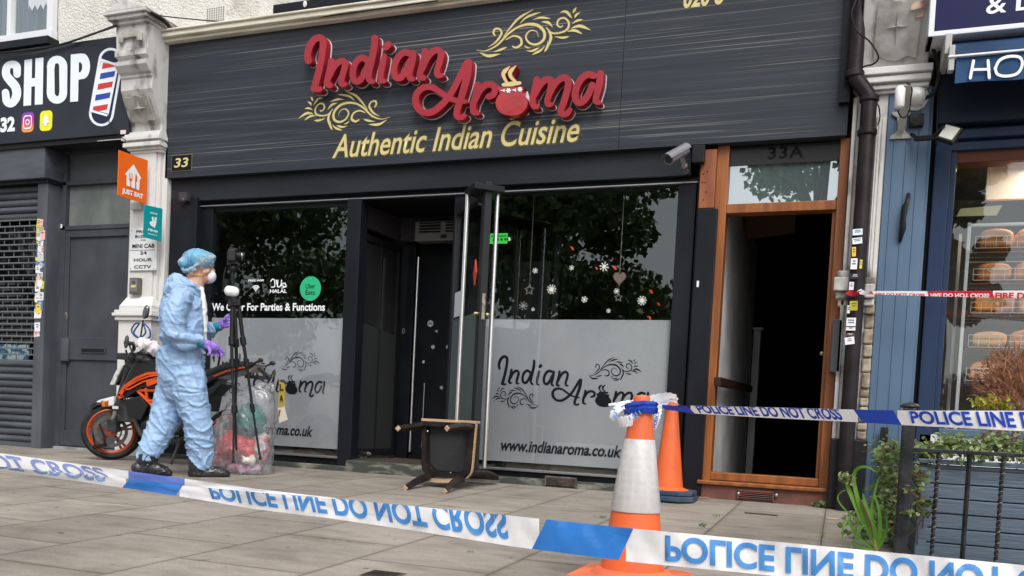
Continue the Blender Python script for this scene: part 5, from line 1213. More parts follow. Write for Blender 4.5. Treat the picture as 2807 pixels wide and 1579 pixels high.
# wall equipment on the blue pilaster
eq = thing('wall_bracket', 'cream steel wall bracket carrying a rod aerial high on the blue pilaster', 'bracket', W(2475, 380, -.1))
b = MB(); Yq = -.035
b.prism([W(2438, 383, Yq), W(2498, 380, Yq), W(2494, 372, Yq), W(2480, 360, Yq), W(2484, 322, Yq), W(2496, 316, Yq), W(2497, 307, Yq), W(2444, 308, Yq), W(2445, 316, Yq), W(2459, 324, Yq), W(2461, 360, Yq), W(2441, 374, Yq)], (0, -.012, 0))
b.bar(W(2470, 356, -.07), W(2489, 232, -.26), .05, .03, up=(1, 0, 0)); b.build('steel_arm', mat('grey cream steel', (.4, .39, .36), .45, (.3, .28, .25), 10), eq, bev=.004)
ap = thing('wireless_aerial', 'white capsule shaped aerial clipped to the steel arm on the blue pilaster', 'aerial', W(2465, 300, -.25))
MB().tube([W(2465, 297, -.25), W(2465, 292, -.25), W(2468, 245, -.25), W(2468, 237, -.25)], [.022, .032, .034, .022], 14).build('casing', mat('glossy white plastic', (.8, .8, .78), .3), ap, smooth=60)
cable('cable', 'thin grey cable looping round the aerial arm', [(2460, 300, -.22), (2468, 318, -.2), (2480, 322, -.2), (2492, 305, -.2), (2497, 268, -.22), (2500, 245, -.25), (2492, 230, -.27), (2484, 228, -.26)], .005)
dc = thing('dome_camera', 'white dome camera mounted behind the aerial on the blue pilaster', 'security camera', W(2505, 268, -.05))
c = W(2508, 268, -.04); MB().lathe([(.088, 0), (.088, .012), (.07, .02), (.062, .04), (.05, .07), (.02, .095), (0, .1)], c, (.25, -1, -.1), n=28).build('dome', mat('glossy white plastic', (.68, .69, .68)), dc, smooth=True)
k = MB(); 
for a_ in (.6, 2.2, 3.8, 5.3): k.ball(c + Vector((.078 * cos(a_), -.015, .078 * sin(a_))), .005, 6, 4)
k.build('screw', M_BLACK, dc)
x0, x1, z0, z1 = R4(2492, 312, 2532, 347, -.06)
sp_ = thing('wall_speaker', 'square black speaker below the dome camera on the blue pilaster', 'speaker', ((x0 + x1) / 2, -.03, z0))
MB().box(x0, x1, -.07, -.03, z0, z1).build('casing', M_BLACK, sp_, bev=.004)
MB().lathe([(.045, 0), (.043, .01), (.0, .02)], ((x0 + x1) / 2, -.07, (z0 + z1) / 2), (0, -1, 0)).build('grille', mat('dark mesh', (.03, .03, .03), .6, bump=.5, bscale=200), sp_, smooth=True)
fl = thing('floodlight', 'slim black floodlight on an arm beside the bakery sign, unlit', 'floodlight', W(2560, 380, -.1))
MB().bar(W(2498, 368, -.06), W(2512, 378, -.1), .02, .02).bar(W(2508, 381, -.1), W(2572, 376, -.2), .03, .035).bar(W(2560, 374, -.2), W(2588, 345, -.24), .015, .02).build('arm', M_BLACK, fl, bev=.003)
F_ = [W(2592, 337, -.2), W(2640, 350, -.25), W(2610, 390, -.3), W(2566, 376, -.25)]
n_ = (F_[1] - F_[0]).cross(F_[3] - F_[0]).normalized(); n_ = n_ if n_.y < 0 else -n_
MB().prism(F_, -n_ * .035).build('housing', M_BLACK, fl, bev=.005)
cc = sum(F_, Vector()) / 4; I_ = [cc + (p - cc) * .8 + n_ * .003 for p in F_]
MB().prism(I_, -n_ * .002).build('lens', mat('frosted led lens', (.5, .5, .44), .3), fl)
# iron hook bracket on pilaster
ir = MB(); 
ir.tube([W(2490, 533, -.04), W(2490, 545, -.09), W(2484, 562, -.1), W(2478, 600, -.09), W(2476, 625, -.09), W(2470, 650, -.06), W(2467, 663, -.04)], [.014, .014, .02, .013, .02, .013, .01], 8)
ir.tube([W(2484, 555, -.07), W(2476, 565, -.05), W(2472, 600, -.045), W(2466, 655, -.04)], .009, 6)
tag(ir.build('iron_hook', mat('black wrought iron', (.015, .015, .02), .5), smooth=True), 'black wrought iron hook bracket on the blue pilaster', 'bracket')
# cctv bullet camera on the restaurant
cv = thing('bullet_camera', 'silver bullet security camera under the right end of the fascia sign', 'security camera', W(1880, 470, -.05))
A_, B_ = W(1833, 436, -.3), W(1880, 410, -.12); dv = (A_ - B_).normalized()
MB().tube([B_, B_ + dv * .02, A_ - dv * .02, A_], [.036, .042, .042, .042], 20).build('casing', mat('silver casing', (.26, .26, .29), .35, metal=.4), cv, smooth=True)
MB().tube([A_, A_ + dv * .004], .034, 20).build('lens', mat('camera glass', (.01, .01, .012), .05), cv)
sh_ = MB(); 
e1 = dv.cross(Vector((0, 0, 1))).normalized(); e2 = e1.cross(dv)
vs = []
for p in (B_ - dv * .01, A_ + dv * .03):
    for a_ in np.linspace(.15, pi - .15, 9): vs.append(p + e1 * cos(a_) * .048 + e2 * sin(a_) * .048)
sh_.add(vs, [(i, i + 1, i + 10, i + 9) for i in range(8)]).build('sun_shield', mat('silver casing', (.5, .5, .54)), cv, smooth=True)
MB().bar(W(1868, 428, -.16), W(1876, 452, -.1), .025, .025).ball(W(1876, 455, -.08), .026, 10, 8).tube([W(1876, 455, -.08), W(1880, 474, .0), W(1884, 470, .05)], .016, 8).build('bracket', M_STEELD, cv, smooth=True)
tag(MB().box(*[W(1898, 412, -.02).x, W(1932, 412, -.02).x], -.03, .03, W(1915, 446, -.02).z, W(1915, 398, -.02).z).build('junction_box', M_BLACK, bev=.006), 'black junction box on the wood block right of the bullet camera', 'junction box')
tag(MB().box(W(494, 540, .0).x, W(515, 540, .0).x, -.02, .04, W(505, 551, 0).z, W(505, 528, 0).z).ball(W(504, 549, -.0), .03, 10, 6).build('alarm_sensor', mat('dark grey plastic', (.05, .05, .055), .4), bev=.003), 'small dark sensor at the left end of the black lintel', 'sensor')
# ============================================================ across the street: trees and a house that the windows reflect
M_LEAF = mat('plane leaf', (.11, .19, .06), .5, (.2, .29, .1), 3)
M_BARK = mat('bark', (.09, .075, .055), .9, (.05, .04, .03), 8, bump=.6, bscale=20)
def tree(label, x, y, h, r, seed, n=9000, ls=.17, zc=None, squash=1.0):
    rng = np.random.default_rng(seed); R = random.Random(seed)
    t = thing('street_tree', label, 'tree', (x, y, -.42), 'trees across the street')
    tk = MB(); zc = zc or h - r * squash * .9
    tk.tube([(x, y, -.42), (x + .1, y, h * .3), (x, y + .1, h * .55), (x + .2, y, h * .85)], [.22, .17, .13, .03], 8)
    cen = []
    for k in range(26):
        a = R.uniform(0, 2 * pi); el = R.uniform(-.5, 1.2); q = r * R.uniform(.45, .85)
        c = Vector((x + q * cos(a) * cos(el), y + q * sin(a) * cos(el), zc + q * sin(el) * squash)); cen.append((c, r * R.uniform(.22, .42)))
        if k % 2 == 0: tk.tube([(x, y, h * R.uniform(.3, .5)), ((x + c.x) / 2, (y + c.y) / 2, (h * .45 + c.z) / 2 + .2), c], [.08, .05, .015], 6)
    tk.build('trunk', M_BARK, t, smooth=True)
    per = n // len(cen); P_ = []; 
    for c, q in cen:
        d = rng.normal(size=(per, 3)); d /= np.linalg.norm(d, axis=1)[:, None]; P_.append(np.array(c) + d * (q * rng.uniform(.3, 1.1, per) ** .6)[:, None] * [1, 1, .75])
    P_ = np.vstack(P_); m = len(P_)
    u = rng.normal(size=(m, 3)); u[:, 2] -= .5; u /= np.linalg.norm(u, axis=1)[:, None]; v = np.cross(u, rng.normal(size=(m, 3))); v /= np.linalg.norm(v, axis=1)[:, None]
    s = ls * rng.uniform(.6, 1.4, m)[:, None]
    V = np.empty((m, 5, 3)); V[:, 0] = P_ - u * s * .5; V[:, 1] = P_ + v * s * .45; V[:, 2] = P_ + u * s * .35 + v * s * .3; V[:, 3] = P_ + u * s * .75; V[:, 4] = P_ - v * s * .45 + u * s * .1
    me = bpy.data.meshes.new('crown'); me.vertices.add(m * 5); me.vertices.foreach_set('co', V.ravel())
    me.loops.add(m * 5); me.loops.foreach_set('vertex_index', np.arange(m * 5)); me.polygons.add(m); me.polygons.foreach_set('loop_start', np.arange(m) * 5); me.polygons.foreach_set('loop_total', np.full(m, 5))
    me.update(); me.validate(); obj_of(me, 'crown', M_LEAF, t)
    return t
tree('broad dark street tree reflected in the right restaurant window', -9.6, -21, 12, 5.3, 1, 30000, .2, zc=6.0, squash=1.05)
tree('loose crowned street tree reflected in the left restaurant window', -21.5, -19.5, 11.5, 5.6, 2, 20000, .2, zc=5.4)
tree('tall street tree whose lower twigs are reflected in the fanlight', -.7, -14.5, 11, 2.4, 3, 7000, .16, zc=7.6)
tree('narrow dark street tree reflected in the bakery window', 1.9, -15, 9.0, 1.5, 5, 9000, .16, zc=4.8, squash=2.2)
tree('bushy street tree at the far left across the street', -31, -20, 11, 4.5, 6, 6000, .25)
hs = thing('house', 'brown tiled gabled house across the street', 'house', (-7, -30, -.42))
MB().box(-13, -3, -36, -28, -.42, 4.2).build('wall', mat('brown brick', (.12, .06, .045), .8, (.08, .04, .03), 6), hs)
MB().add([(-13.4, -27.6, 4.2), (-2.6, -27.6, 4.2), (-2.6, -36.4, 4.2), (-13.4, -36.4, 4.2), (-8, -27.6, 6.5), (-8, -36.4, 6.5)], [(0, 1, 4), (1, 2, 5, 4), (2, 3, 5), (3, 0, 4, 5)]).build('roof', mat('brown roof tiles', (.22, .09, .065), .8), hs)
# ============================================================ fused organic shapes
from mathutils import noise as NZ
def fuse(mb, voxel=.01, it=4):
    """overlapping closed shapes -> one continuous smooth surface"""
    me = bpy.data.meshes.new('t'); me.from_pydata(mb.v, [], mb.f)
    bm = bmesh.new(); bm.from_mesh(me); bmesh.ops.recalc_face_normals(bm, faces=bm.faces); bm.to_mesh(me); bm.free()
    o = bpy.data.objects.new('t', me); COL.objects.link(o)
    r = o.modifiers.new('r', 'REMESH'); r.mode = 'VOXEL'; r.voxel_size = voxel; r.use_smooth_shade = True
    if it: s = o.modifiers.new('s', 'SMOOTH'); s.iterations = it; s.factor = .5
    out = bpy.data.meshes.new_from_object(o.evaluated_get(DG())); bpy.data.objects.remove(o); bpy.data.meshes.remove(me)
    out.polygons.foreach_set('use_smooth', [True] * len(out.polygons)); return out
def limb(mb, pts, r, k=1.0, up=None, n=14):
    """tapered limb with rounded ends"""
    mb.tube(pts, r, n, squash=k, up=up)
    rr = [r] * len(pts) if isinstance(r, (int, float)) else r
    for i in (0, -1): mb.ball(pts[i], (rr[i] * .98, rr[i] * .98 * k if k != 1 else rr[i] * .98, rr[i] * .98), 12, 8)
    return mb
def spl(pts, n=5):
    P_ = [Vector(p) for p in pts]; q = []
    for i in range(len(P_) - 1):
        a, b, c, d = P_[max(i - 1, 0)], P_[i], P_[i + 1], P_[min(i + 2, len(P_) - 1)]
        for t in np.linspace(0, 1, n + 1)[:-1]: q.append(.5 * (2 * b + (c - a) * t + (2 * a - 5 * b + 4 * c - d) * t * t + (3 * b - a - 3 * c + d) * t ** 3))
    q.append(P_[-1]); return q
def spr(r, n=5): return list(np.interp(np.linspace(0, len(r) - 1, (len(r) - 1) * n + 1), range(len(r)), r))
def wrinkle(me, fn):
    """move every vertex along its normal by fn(p, n)"""
    me.update(); N_ = [v.normal.copy() for v in me.vertices]
    for v, n in zip(me.vertices, N_): v.co += n * fn(v.co, n)
    me.update()
def ridge(p, sx, sy, sz, w=1.0, seed=0.):
    a = NZ.noise(Vector((p.x * sx + seed, p.y * sy, p.z * sz)) + NZ.noise_vector(p * 5) * w)
    return 1 - min(1, abs(a) * 3.2)
# ============================================================ person
YPn = -1.32
PV = Vector((-.66, .751, 0)); PE = Vector((.751, .66, 0)); PO = Vector((-4.8, -1.32, 0))      # the person walks square to this line of sight
def K(x, y, dy=0.):
    v = Vector(ray(200 + .4833 * x, 650 + .4833 * y)); e_ = Vector(EYE); return e_ + v * (((PO - e_).dot(PV) + dy) / v.dot(PV))
def obox(mb, x0, y0, x1, y1, d0, d1): return mb.prism([K(x0, y1, d0), K(x1, y1, d0), K(x1, y0, d0), K(x0, y0, d0)], PV * (d1 - d0))
pn = thing('person', 'person in pale blue hooded coverall, hair cap and white mask, walking with a tripod', 'person', (K(580, 1300).x, YPn, gz(YPn)))
M_SKIN = mat('skin', (.60, .36, .27), .5, (.52, .28, .21), 6, sss=.15)
M_SUIT = mat('pale blue coverall', (.27, .41, .63), .6, (.29, .435, .655), 4)
def creases(m, sc, st_, dist):
    n = m.node_tree; b = n.nodes['Principled BSDF']; tc = n.nodes.new('ShaderNodeTexCoord'); h = None
    for k, (s_, a_, mp_) in enumerate(((sc, 1., (.8, .8, 2.2)), (sc * 2.1, .35, (.8, .8, 2.4)), (sc * 6, .06, (1, 1, 1.5)))):
        mp = n.nodes.new('ShaderNodeMapping'); mp.inputs['Scale'].default_value = mp_; mp.inputs['Rotation'].default_value = (.3 * k, .5 - .6 * k, .2); q = n.nodes.new('ShaderNodeTexNoise'); q.noise_type = 'RIDGED_MULTIFRACTAL'; q.inputs['Scale'].default_value = s_; q.inputs['Detail'].default_value = 1.6; q.inputs['Distortion'].default_value = .9
        n.links.new(tc.outputs['Object'], mp.inputs[0]); n.links.new(mp.outputs[0], q.inputs['Vector']); mu = n.nodes.new('ShaderNodeMath'); mu.operation = 'MULTIPLY_ADD'; mu.inputs[1].default_value = a_
        n.links.new(q.outputs[0], mu.inputs[0])
        if h: n.links.new(h, mu.inputs[2])
        else: mu.inputs[2].default_value = 0
        h = mu.outputs[0]
    bp = n.nodes.new('ShaderNodeBump'); bp.inputs['Strength'].default_value = st_; bp.inputs['Distance'].default_value = dist
    n.links.new(h, bp.inputs['Height']); n.links.new(bp.outputs[0], b.inputs['Normal'])
creases(M_SUIT, 3.4, .9, .035)
M_GLOVE = mat('violet nitrile', (.24, .13, .52), .4, (.3, .18, .6), 10, bump=.3, bscale=40)
M_CUFF = mat('teal cuff', (.0, .22, .27), .6, bump=.3, bscale=60)
# joints
hipN, hipF = K(640, 800, -.09), K(610, 800, .09)
kneeN, ankN = K(705, 1040, -.1), K(722, 1270, -.06)      # forward leg
kneeF, ankF = K(520, 1040, .06), K(425, 1245, .0)
shN, shF = K(600, 345, -.2), K(640, 345, .2)
elN, wrN = K(580, 545, -.24), K(705, 595, -.2)
elF, wrF = K(700, 560, .22), K(805, 512, .12)
# continuous body under the clothes
b = MB()
limb(b, spl([K(640, 300), K(628, 450), K(622, 620), K(620, 780)]), spr([.1, .14, .125, .13]), 1.25, up=PE)
for s_, e_, w_, h_ in ((shN, elN, wrN, K(800, 625, -.2)), (shF, elF, wrF, K(868, 480, .08))):
    limb(b, spl([K(625, 330), s_, e_, w_]), spr([.07, .055, .04, .024])); limb(b, [w_, w_ + (h_ - w_) * .5], [.022, .014])
for h_, k_, a_, t_ in ((hipN, kneeN, ankN, K(810, 1335, -.06)), (hipF, kneeF, ankF, K(500, 1325, .0))):
    limb(b, spl([h_, k_, a_]), spr([.095, .06, .042])); limb(b, [a_ - Vector((0, 0, .05)), t_ + (a_ - t_) * .25], [.028, .018])
limb(b, spl([K(655, 330), K(688, 275), K(700, 225)]), spr([.088, .07, .066]))
hd = K(708, 165)                      # middle of the head
def HP(x, y, dy=0.): return K(x, y, dy)
b.ball(hd + Vector((-.012, 0, .025)), (.105, .08, .098), 20, 14)
b.ball(HP(742, 195), (.062, .058, .085), 16, 12)
b.ball(HP(755, 232), (.045, .045, .042), 14, 10)
b.ball(HP(700, 215), (.06, .062, .06), 14, 10)
b.ball(HP(779, 158), (.016, .05, .016), 12, 8)          # brow
limb(b, [HP(781, 168), HP(797, 190)], [.01, .015])      # nose
limb(b, [HP(768, 190, -.04), HP(745, 200, -.055)], [.022, .02])   # cheek
body = fuse(b, .007, 3); 
obj_of(body, 'body', M_SKIN, pn)
e = MB(); ec = HP(700, 170, -.078)
e.tube(spl([ec + Vector((-.01, 0, -.028)), ec + Vector((-.018, -.006, 0)), ec + Vector((-.012, -.008, .026)), ec + Vector((.008, -.006, .028)), ec + Vector((.012, 0, .008)), ec + Vector((.002, .002, -.01)), ec + Vector((0, 0, -.03))], 3), .006, 8)
e.ball(ec + Vector((-.002, .006, 0)), (.016, .006, .026))
obj_of(fuse(e, .003, 2), 'ear', M_SKIN, pn)
ey = MB(); ey.ball(HP(773, 172, -.036), (.011, .012, .011), 12, 8); ey.build('eyeball', mat('eye white', (.6, .58, .55), .2), pn, smooth=True)
MB().ball(HP(777, 172, -.042), (.006, .007, .006)).build('iris', mat('iris', (.05, .03, .02), .1), pn, smooth=True)
MB().tube(spl([HP(760, 163, -.05), HP(772, 158, -.048), HP(783, 163, -.035)]), .0035, 6).tube([HP(764, 169, -.047), HP(775, 166, -.046), HP(782, 170, -.036)], .002, 5).build('eyebrow', mat('grey hair', (.2, .16, .13), .8), pn, smooth=True)
gl = MB(); gl.tube([HP(790, 160, -.055), HP(788, 182, -.055), HP(776, 186, -.058), HP(771, 176, -.062), HP(773, 162, -.062), HP(790, 160, -.055)], .0016, 6); gl.tube([HP(773, 164, -.064), HP(735, 160, -.082), HP(705, 158, -.09)], .0018, 6)
gl.build('spectacles', mat('gold wire', (.35, .24, .1), .3, metal=.7), pn, smooth=True)
# mask
mk = MB(); mc_ = HP(778, 223)
mk.lathe([(.060, -.03), (.058, -.005), (.05, .02), (.034, .038), (.014, .046), (0, .047)], mc_ + Vector((-.004, 0, 0)), (1, 0, -.22), n=28, e=(0, 0, 1), k=.92)
mk = mk.build('face_mask', mat('white felt mask', (.74, .75, .78), .8, (.68, .69, .73), 12, bump=.3, bscale=60), pn, smooth=60)
MB().tube(spl([HP(752, 214, -.052), HP(720, 214, -.07), HP(680, 213, -.076), HP(640, 211, -.045)]), .0035, 6).tube(spl([HP(752, 205, -.052), HP(735, 180, -.073), HP(708, 148, -.09), HP(680, 120, -.085)]), .0028, 6).build('mask_strap', mat('yellow elastic', (.65, .36, .08), .6), mk, smooth=True)
# hair cap
cp = MB(); cc_ = K(700, 135)
cp.ball(K(710, 132), (.120, .115, .084), 24, 16).ball(K(655, 152), (.062, .085, .052), 18, 12).ball(K(755, 118), (.062, .078, .046), 18, 12)
cp.tube(spl([K(615, 178, -.03), K(640, 190, -.075), K(680, 172, -.098), K(735, 142, -.09), K(788, 118, -.05), K(803, 112, 0)]), .011, 8)
cp.tube(spl([K(622, 180, .0), K(630, 195, -.05), K(660, 190, -.085), K(700, 185, -.092)]), .011, 8)
cm_ = fuse(cp, .006, 2)
wrinkle(cm_, lambda p, n: .006 * ridge(p, 30, 30, 12, .8) + .003 * NZ.noise(p * 60))
obj_of(cm_, 'hair_cap', mat('blue bouffant cap', (.13, .36, .56), .45, (.36, .48, .56), 14, (.5, 1, 1), .5, 60, alpha=.9, mixp=(.45, .6)), pn)
MB().ball(K(700, 140), (.108, .088, .082), 20, 14).build('hair', mat('grey hair', (.2, .16, .13)), pn, smooth=True)
# coverall
s = MB()
limb(s, spl([K(655, 312), K(632, 368), K(622, 450), K(624, 540), K(627, 618)]), spr([.095, .150, .166, .165, .152]), 1.2, up=PE, n=20)
limb(s, spl([K(625, 618), K(612, 700), K(612, 790), K(622, 850)]), spr([.150, .172, .165, .14]), 1.2, up=PE, n=20)
limb(s, spl([K(622, 345, -.13), K(603, 362, -.19), K(574, 450, -.24), elN, K(625, 592, -.24), wrN]), spr([.075, .085, .082, .078, .064, .045]))
limb(s, spl([K(640, 340, .13), shF, K(690, 460, .24), elF, K(765, 535, .18), K(792, 518, .13)]), spr([.08, .085, .08, .07, .056, .044]))
limb(s, spl([K(640, 790, -.075), K(668, 900, -.095), kneeN, K(712, 1130, -.09), K(722, 1220, -.07), K(725, 1282, -.06)]), spr([.148, .125, .104, .1, .092, .08]))
limb(s, spl([K(600, 790, .075), K(565, 910, .08), kneeF, K(480, 1125, .05), K(440, 1200, .02), K(422, 1250, .0)]), spr([.14, .128, .112, .1, .088, .07]))
su = fuse(s, .0085, 3)
zw = K(620, 618).z; zk = K(620, 1000).z
def fold(p, n):
    # long folds: horizontal rings on the legs, slanted creases on the trunk and sleeves
    a = .0
    if p.z < zk + .1: a += .015 * ridge(p + Vector((0, 0, p.x * .6)), 4, 4, 11, 1.6, 3) ** 3 + .003 * ridge(p + Vector((0, 0, -p.x * .5)), 10, 10, 30, 1.0, 9)
    else: a += .013 * ridge(p + Vector((0, 0, p.x * 1.1)), 5, 5, 7, 1.3, 1) ** 3 + .004 * ridge(p + Vector((p.z * .7, 0, 0)), 14, 10, 12, 1., 7) + .002 * ridge(p, 24, 24, 24, .6, 2)
    w = math.exp(-((p.z - zw) / .018) ** 2)     # drawn in at the waist
    return a - .026 * w + .008 * math.exp(-((abs(p.z - zw) - .05) / .02) ** 2) * (1 + NZ.noise(p * 25))
wrinkle(su, fold)
obj_of(su, 'coverall', M_SUIT, pn)
hdm = MB()
hdm.tube(spl([K(722, 318, -.07), K(690, 288, -.10), K(640, 258, -.105), K(582, 250, -.06), K(562, 262, .02), K(600, 252, .09), K(670, 270, .1), K(722, 315, .04)]), spr([.012, .018, .03, .042, .045, .035, .022, .012]), 12)
hdm.tube(spl([K(712, 330, -.07), K(660, 305, -.12), K(596, 286, -.12), K(545, 300, -.04), K(560, 300, .08)]), spr([.014, .026, .042, .045, .04]), 12)
hdm.tube(spl([K(560, 240, -.0), K(592, 226, -.04), K(625, 232, -.05)]), spr([.026, .032, .018]), 10)
hm = fuse(hdm, .007, 2); wrinkle(hm, lambda p, n: .012 * ridge(p + Vector((0, 0, p.x * .8)), 12, 12, 22, .9, 5) ** 2)
obj_of(hm, 'hood', M_SUIT, pn)
# white zip lining down the front
st_ = MB(); limb(st_, spl([K(730, 292, -.055), K(737, 350, -.07), K(743, 430, -.07), K(746, 520, -.065), K(750, 590, -.05)]), spr([.014, .02, .023, .02, .01]), 1.6, up=PE); L_, R__ = [], []
lm2 = fuse(st_, .007, 2); wrinkle(lm2, lambda p, n: .006 * ridge(p, 16, 16, 16, .8)); obj_of(lm2, 'front_lining', mat('white lining', (.72, .73, .75), .7, bump=.3, bscale=30), pn)
zp = MB(); zp.tube(spl([K(722, 300, -.085), K(728, 360, -.10), K(733, 440, -.105), K(737, 520, -.10), K(742, 596, -.085)]), .0035, 5)
zp.build('zip', mat('grey blue zip', (.2, .28, .42), .5), pn, smooth=True)
# cuffs, gloves
for w_, d_, r0, r1 in ((K(697, 592, -.2), K(742, 603, -.2), .036, .033), (K(790, 518, .13), K(836, 506, .1), .036, .034)):
    MB().tube([w_, w_ + (d_ - w_) * .5, d_], [r0, r0 * 1.02, r1], 16).build('cuff', M_CUFF, pn, smooth=True)
g = MB()
p0, p1 = K(735, 600, -.2), K(790, 620, -.2)
limb(g, [p0, p1], [.032, .038], .55, up=(0, 0, 1))
limb(g, [K(765, 608, -.2), K(808, 628, -.2)], [.034, .03], .6, up=(0, 0, 1))
for pts, r in (([(800, 612, -.215), (825, 622, -.215), (850, 648, -.21), (857, 664, -.2)], .0105), ([(802, 624, -.2), (825, 636, -.2), (842, 660, -.2), (842, 676, -.2)], .0105), ([(795, 634, -.19), (815, 648, -.18), (826, 668, -.18), (822, 678, -.18)], .010), ([(788, 640, -.18), (800, 655, -.17), (802, 668, -.17), (794, 674, -.18)], .009), ([(768, 625, -.215), (778, 645, -.235), (776, 662, -.24), (768, 668, -.23)], .0115)):
    limb(g, [K(*p) for p in pts], [r * 1.15, r * 1.08, r, r * .85])
gm = fuse(g, .0038, 2); wrinkle(gm, lambda p, n: .002 * ridge(p, 40, 40, 40, .6)); obj_of(gm, 'glove', M_GLOVE, pn)
g = MB()
limb(g, [K(828, 508, .1), K(858, 486, .08)], [.033, .036], .6, up=(0, 0, 1)); limb(g, [K(850, 492, .08), K(872, 475, .07)], [.035, .03], .7, up=(0, 0, 1))
for i, y in enumerate((452, 469, 486, 502)):
    limb(g, [K(868, y + 6, .06), K(884, y, .03), K(896, y + 2, .02), K(900, y + 4, .05)], [.0115, .0115, .011, .0095])
limb(g, [K(858, 470, .04), K(872, 450, .03), K(884, 440, .03)], [.013, .012, .010])
gm = fuse(g, .0038, 2); wrinkle(gm, lambda p, n: .002 * ridge(p, 40, 40, 40, .6)); obj_of(gm, 'glove', M_GLOVE, pn)
# shoe covers
M_BOOT = mat('black plastic shoe cover', (.012, .012, .014), .22, (.03, .03, .034), 16, bump=.8, bscale=28, bdist=.012)
for pts, r in (([K(718, 1262, -.06), K(712, 1300, -.06), K(718, 1335, -.06)], (.085, .078, .062)), ([K(425, 1238), K(420, 1275), K(415, 1312, 0)], (.075, .075, .06))):
    q = MB(); fw = pts is not None and pts[0].x > K(600, 1300).x
    limb(q, pts, list(r), .85, up=PE)
    if fw: P2 = [K(690, 1346, -.06), K(760, 1340, -.06), K(825, 1340, -.07), K(868, 1346, -.08)]
    else: P2 = [K(372, 1312, 0), K(430, 1312, 0), K(495, 1322, -.01), K(540, 1338, -.02)]
    limb(q, spl(P2), spr([.052, .058, .05, .034]), 1.0)
    m_ = fuse(q, .007, 2); zg = gz(YPn) + .004
    wrinkle(m_, lambda p, n: .007 * ridge(p + Vector((0, 0, -p.x * .8)), 20, 14, 16, .8, 4) ** 2)
    for v in m_.vertices: v.co.z = max(v.co.z, gz(v.co.y) + .004)
    obj_of(m_, 'shoe_cover', M_BOOT, pn)
# torch in the near hand
to = thing('torch', 'small black torch held in the violet gloved right hand', 'torch', K(760, 668, -.19))
MB().tube([K(748, 678, -.2), K(756, 672, -.2)], [.019, .019], 14).tube([K(756, 672, -.2), K(785, 652, -.19)], .013, 14).build('barrel', M_BLACK, to, smooth=True)
MB().tube([K(745, 681, -.2), K(748, 678, -.2)], [.017, .0185], 14).build('lens_ring', M_STEELD, to, smooth=True)
# ============================================================ tripod and camera
tp = thing('tripod', 'black three legged camera tripod carried upright by the person', 'tripod', K(930, 1290, .0))
Yt = .0
M_TP = mat('black anodised tube', (.02, .02, .022), .35, metal=.2)
def leg(pts, rs):
    q = MB(); 
    for i in range(len(pts) - 1):
        a, c = K(*pts[i], Yt + LD[i]), K(*pts[i + 1], Yt + LD[i + 1]); q.tube([a, c], rs[i], 10)
    for i in range(1, len(pts) - 1):
        c = K(*pts[i], Yt + LD[i]); d_ = (K(*pts[i + 1], Yt + LD[i + 1]) - c).normalized(); q.tube([c - d_ * .035, c - d_ * .03, c + d_ * .03, c + d_ * .035], [rs[i - 1] + .002, rs[i - 1] + .008, rs[i - 1] + .008, rs[i]], 10)
    c = K(*pts[-1], Yt + LD[-1]); q.ball(c, .014, 8, 6)
    return q
LD = [0, -.04, -.06, -.1, -.13]; leg([(905, 350), (900, 590), (902, 715), (912, 975), (910, 1272)], [.016, .0135, .011, .0085]).build('leg', M_TP, tp, smooth=True)
LD = [0, .0, .03, .08, .12]; leg([(915, 350), (925, 600), (928, 715), (920, 975), (928, 1260)], [.016, .0135, .011, .0085]).build('leg', M_TP, tp, smooth=True)
LD = [0, .0, .0, .0, .0]; leg([(935, 350), (965, 590), (985, 715), (1018, 970), (1062, 1255)], [.016, .0135, .011, .0085]).build('leg', M_TP, tp, smooth=True)
q = MB(); q.tube([K(905, 360), K(905, 190)], .015, 12).tube([K(905, 345), K(915, 375)], .05, 12)
obox(q, 882, 350, 948, 385, -.04, .04)
q.tube([K(905, 540), K(905, 385)], .012, 10); q.build('centre_column', M_TP, tp, smooth=True)
q = MB(); q.ball(K(905, 180), (.034, .03, .034)).tube([K(880, 205), K(938, 165)], .015, 8).ball(K(935, 160), (.022, .02, .026)).tube(spl([K(868, 170), K(855, 230), K(858, 300), K(880, 320)]), .006, 8).tube([K(872, 240, .02), K(862, 310, .02)], .022, 8)
obox(q, 876, 136, 934, 152, -.035, .035); q.build('tripod_head', M_BLACK, tp, smooth=True)
q = MB(); limb(q, [K(885, 305, -.04), K(917, 310, -.04)], [.042, .04], .8, up=(0, 0, 1)); obj_of(fuse(q, .006, 3), 'white_knob', mat('glossy white plastic', (.68, .69, .68)), tp)
obox(MB(), 868, 325, 925, 352, -.03, .04).build('clamp_block', M_BLACK, tp, bev=.01)
cb = thing('camera_body', 'black interchangeable lens camera mounted on top of the tripod', 'camera', K(905, 140))
obox(MB(), 878, 66, 924, 136, -.06, .06).build('housing', mat('matt black camera', (.022, .023, .025), .5, bump=.2, bscale=120), cb, bev=.012, seg=3)
obox(MB().prism([K(880, 70, -.03), K(942, 82, -.03), K(932, 64, -.03), K(892, 55, -.03)], PV * .06), 893, 42, 912, 54, -.015, .015).build('viewfinder', M_BLACK, cb, bev=.006)
MB().tube([K(926, 108), K(934, 108), K(935, 108), K(960, 110), K(961, 110), K(972, 111)], [.036, .036, .032, .032, .036, .036], 22).build('lens', M_BLACK, cb, smooth=30)
MB().tube([K(955, 110), K(959, 110)], .0335, 22).build('lens_ring', M_STEELD, cb, smooth=30)
MB().tube([K(972, 111), K(973, 111)], .03, 22).build('front_glass', mat('camera glass', (.01, .01, .012)), cb)
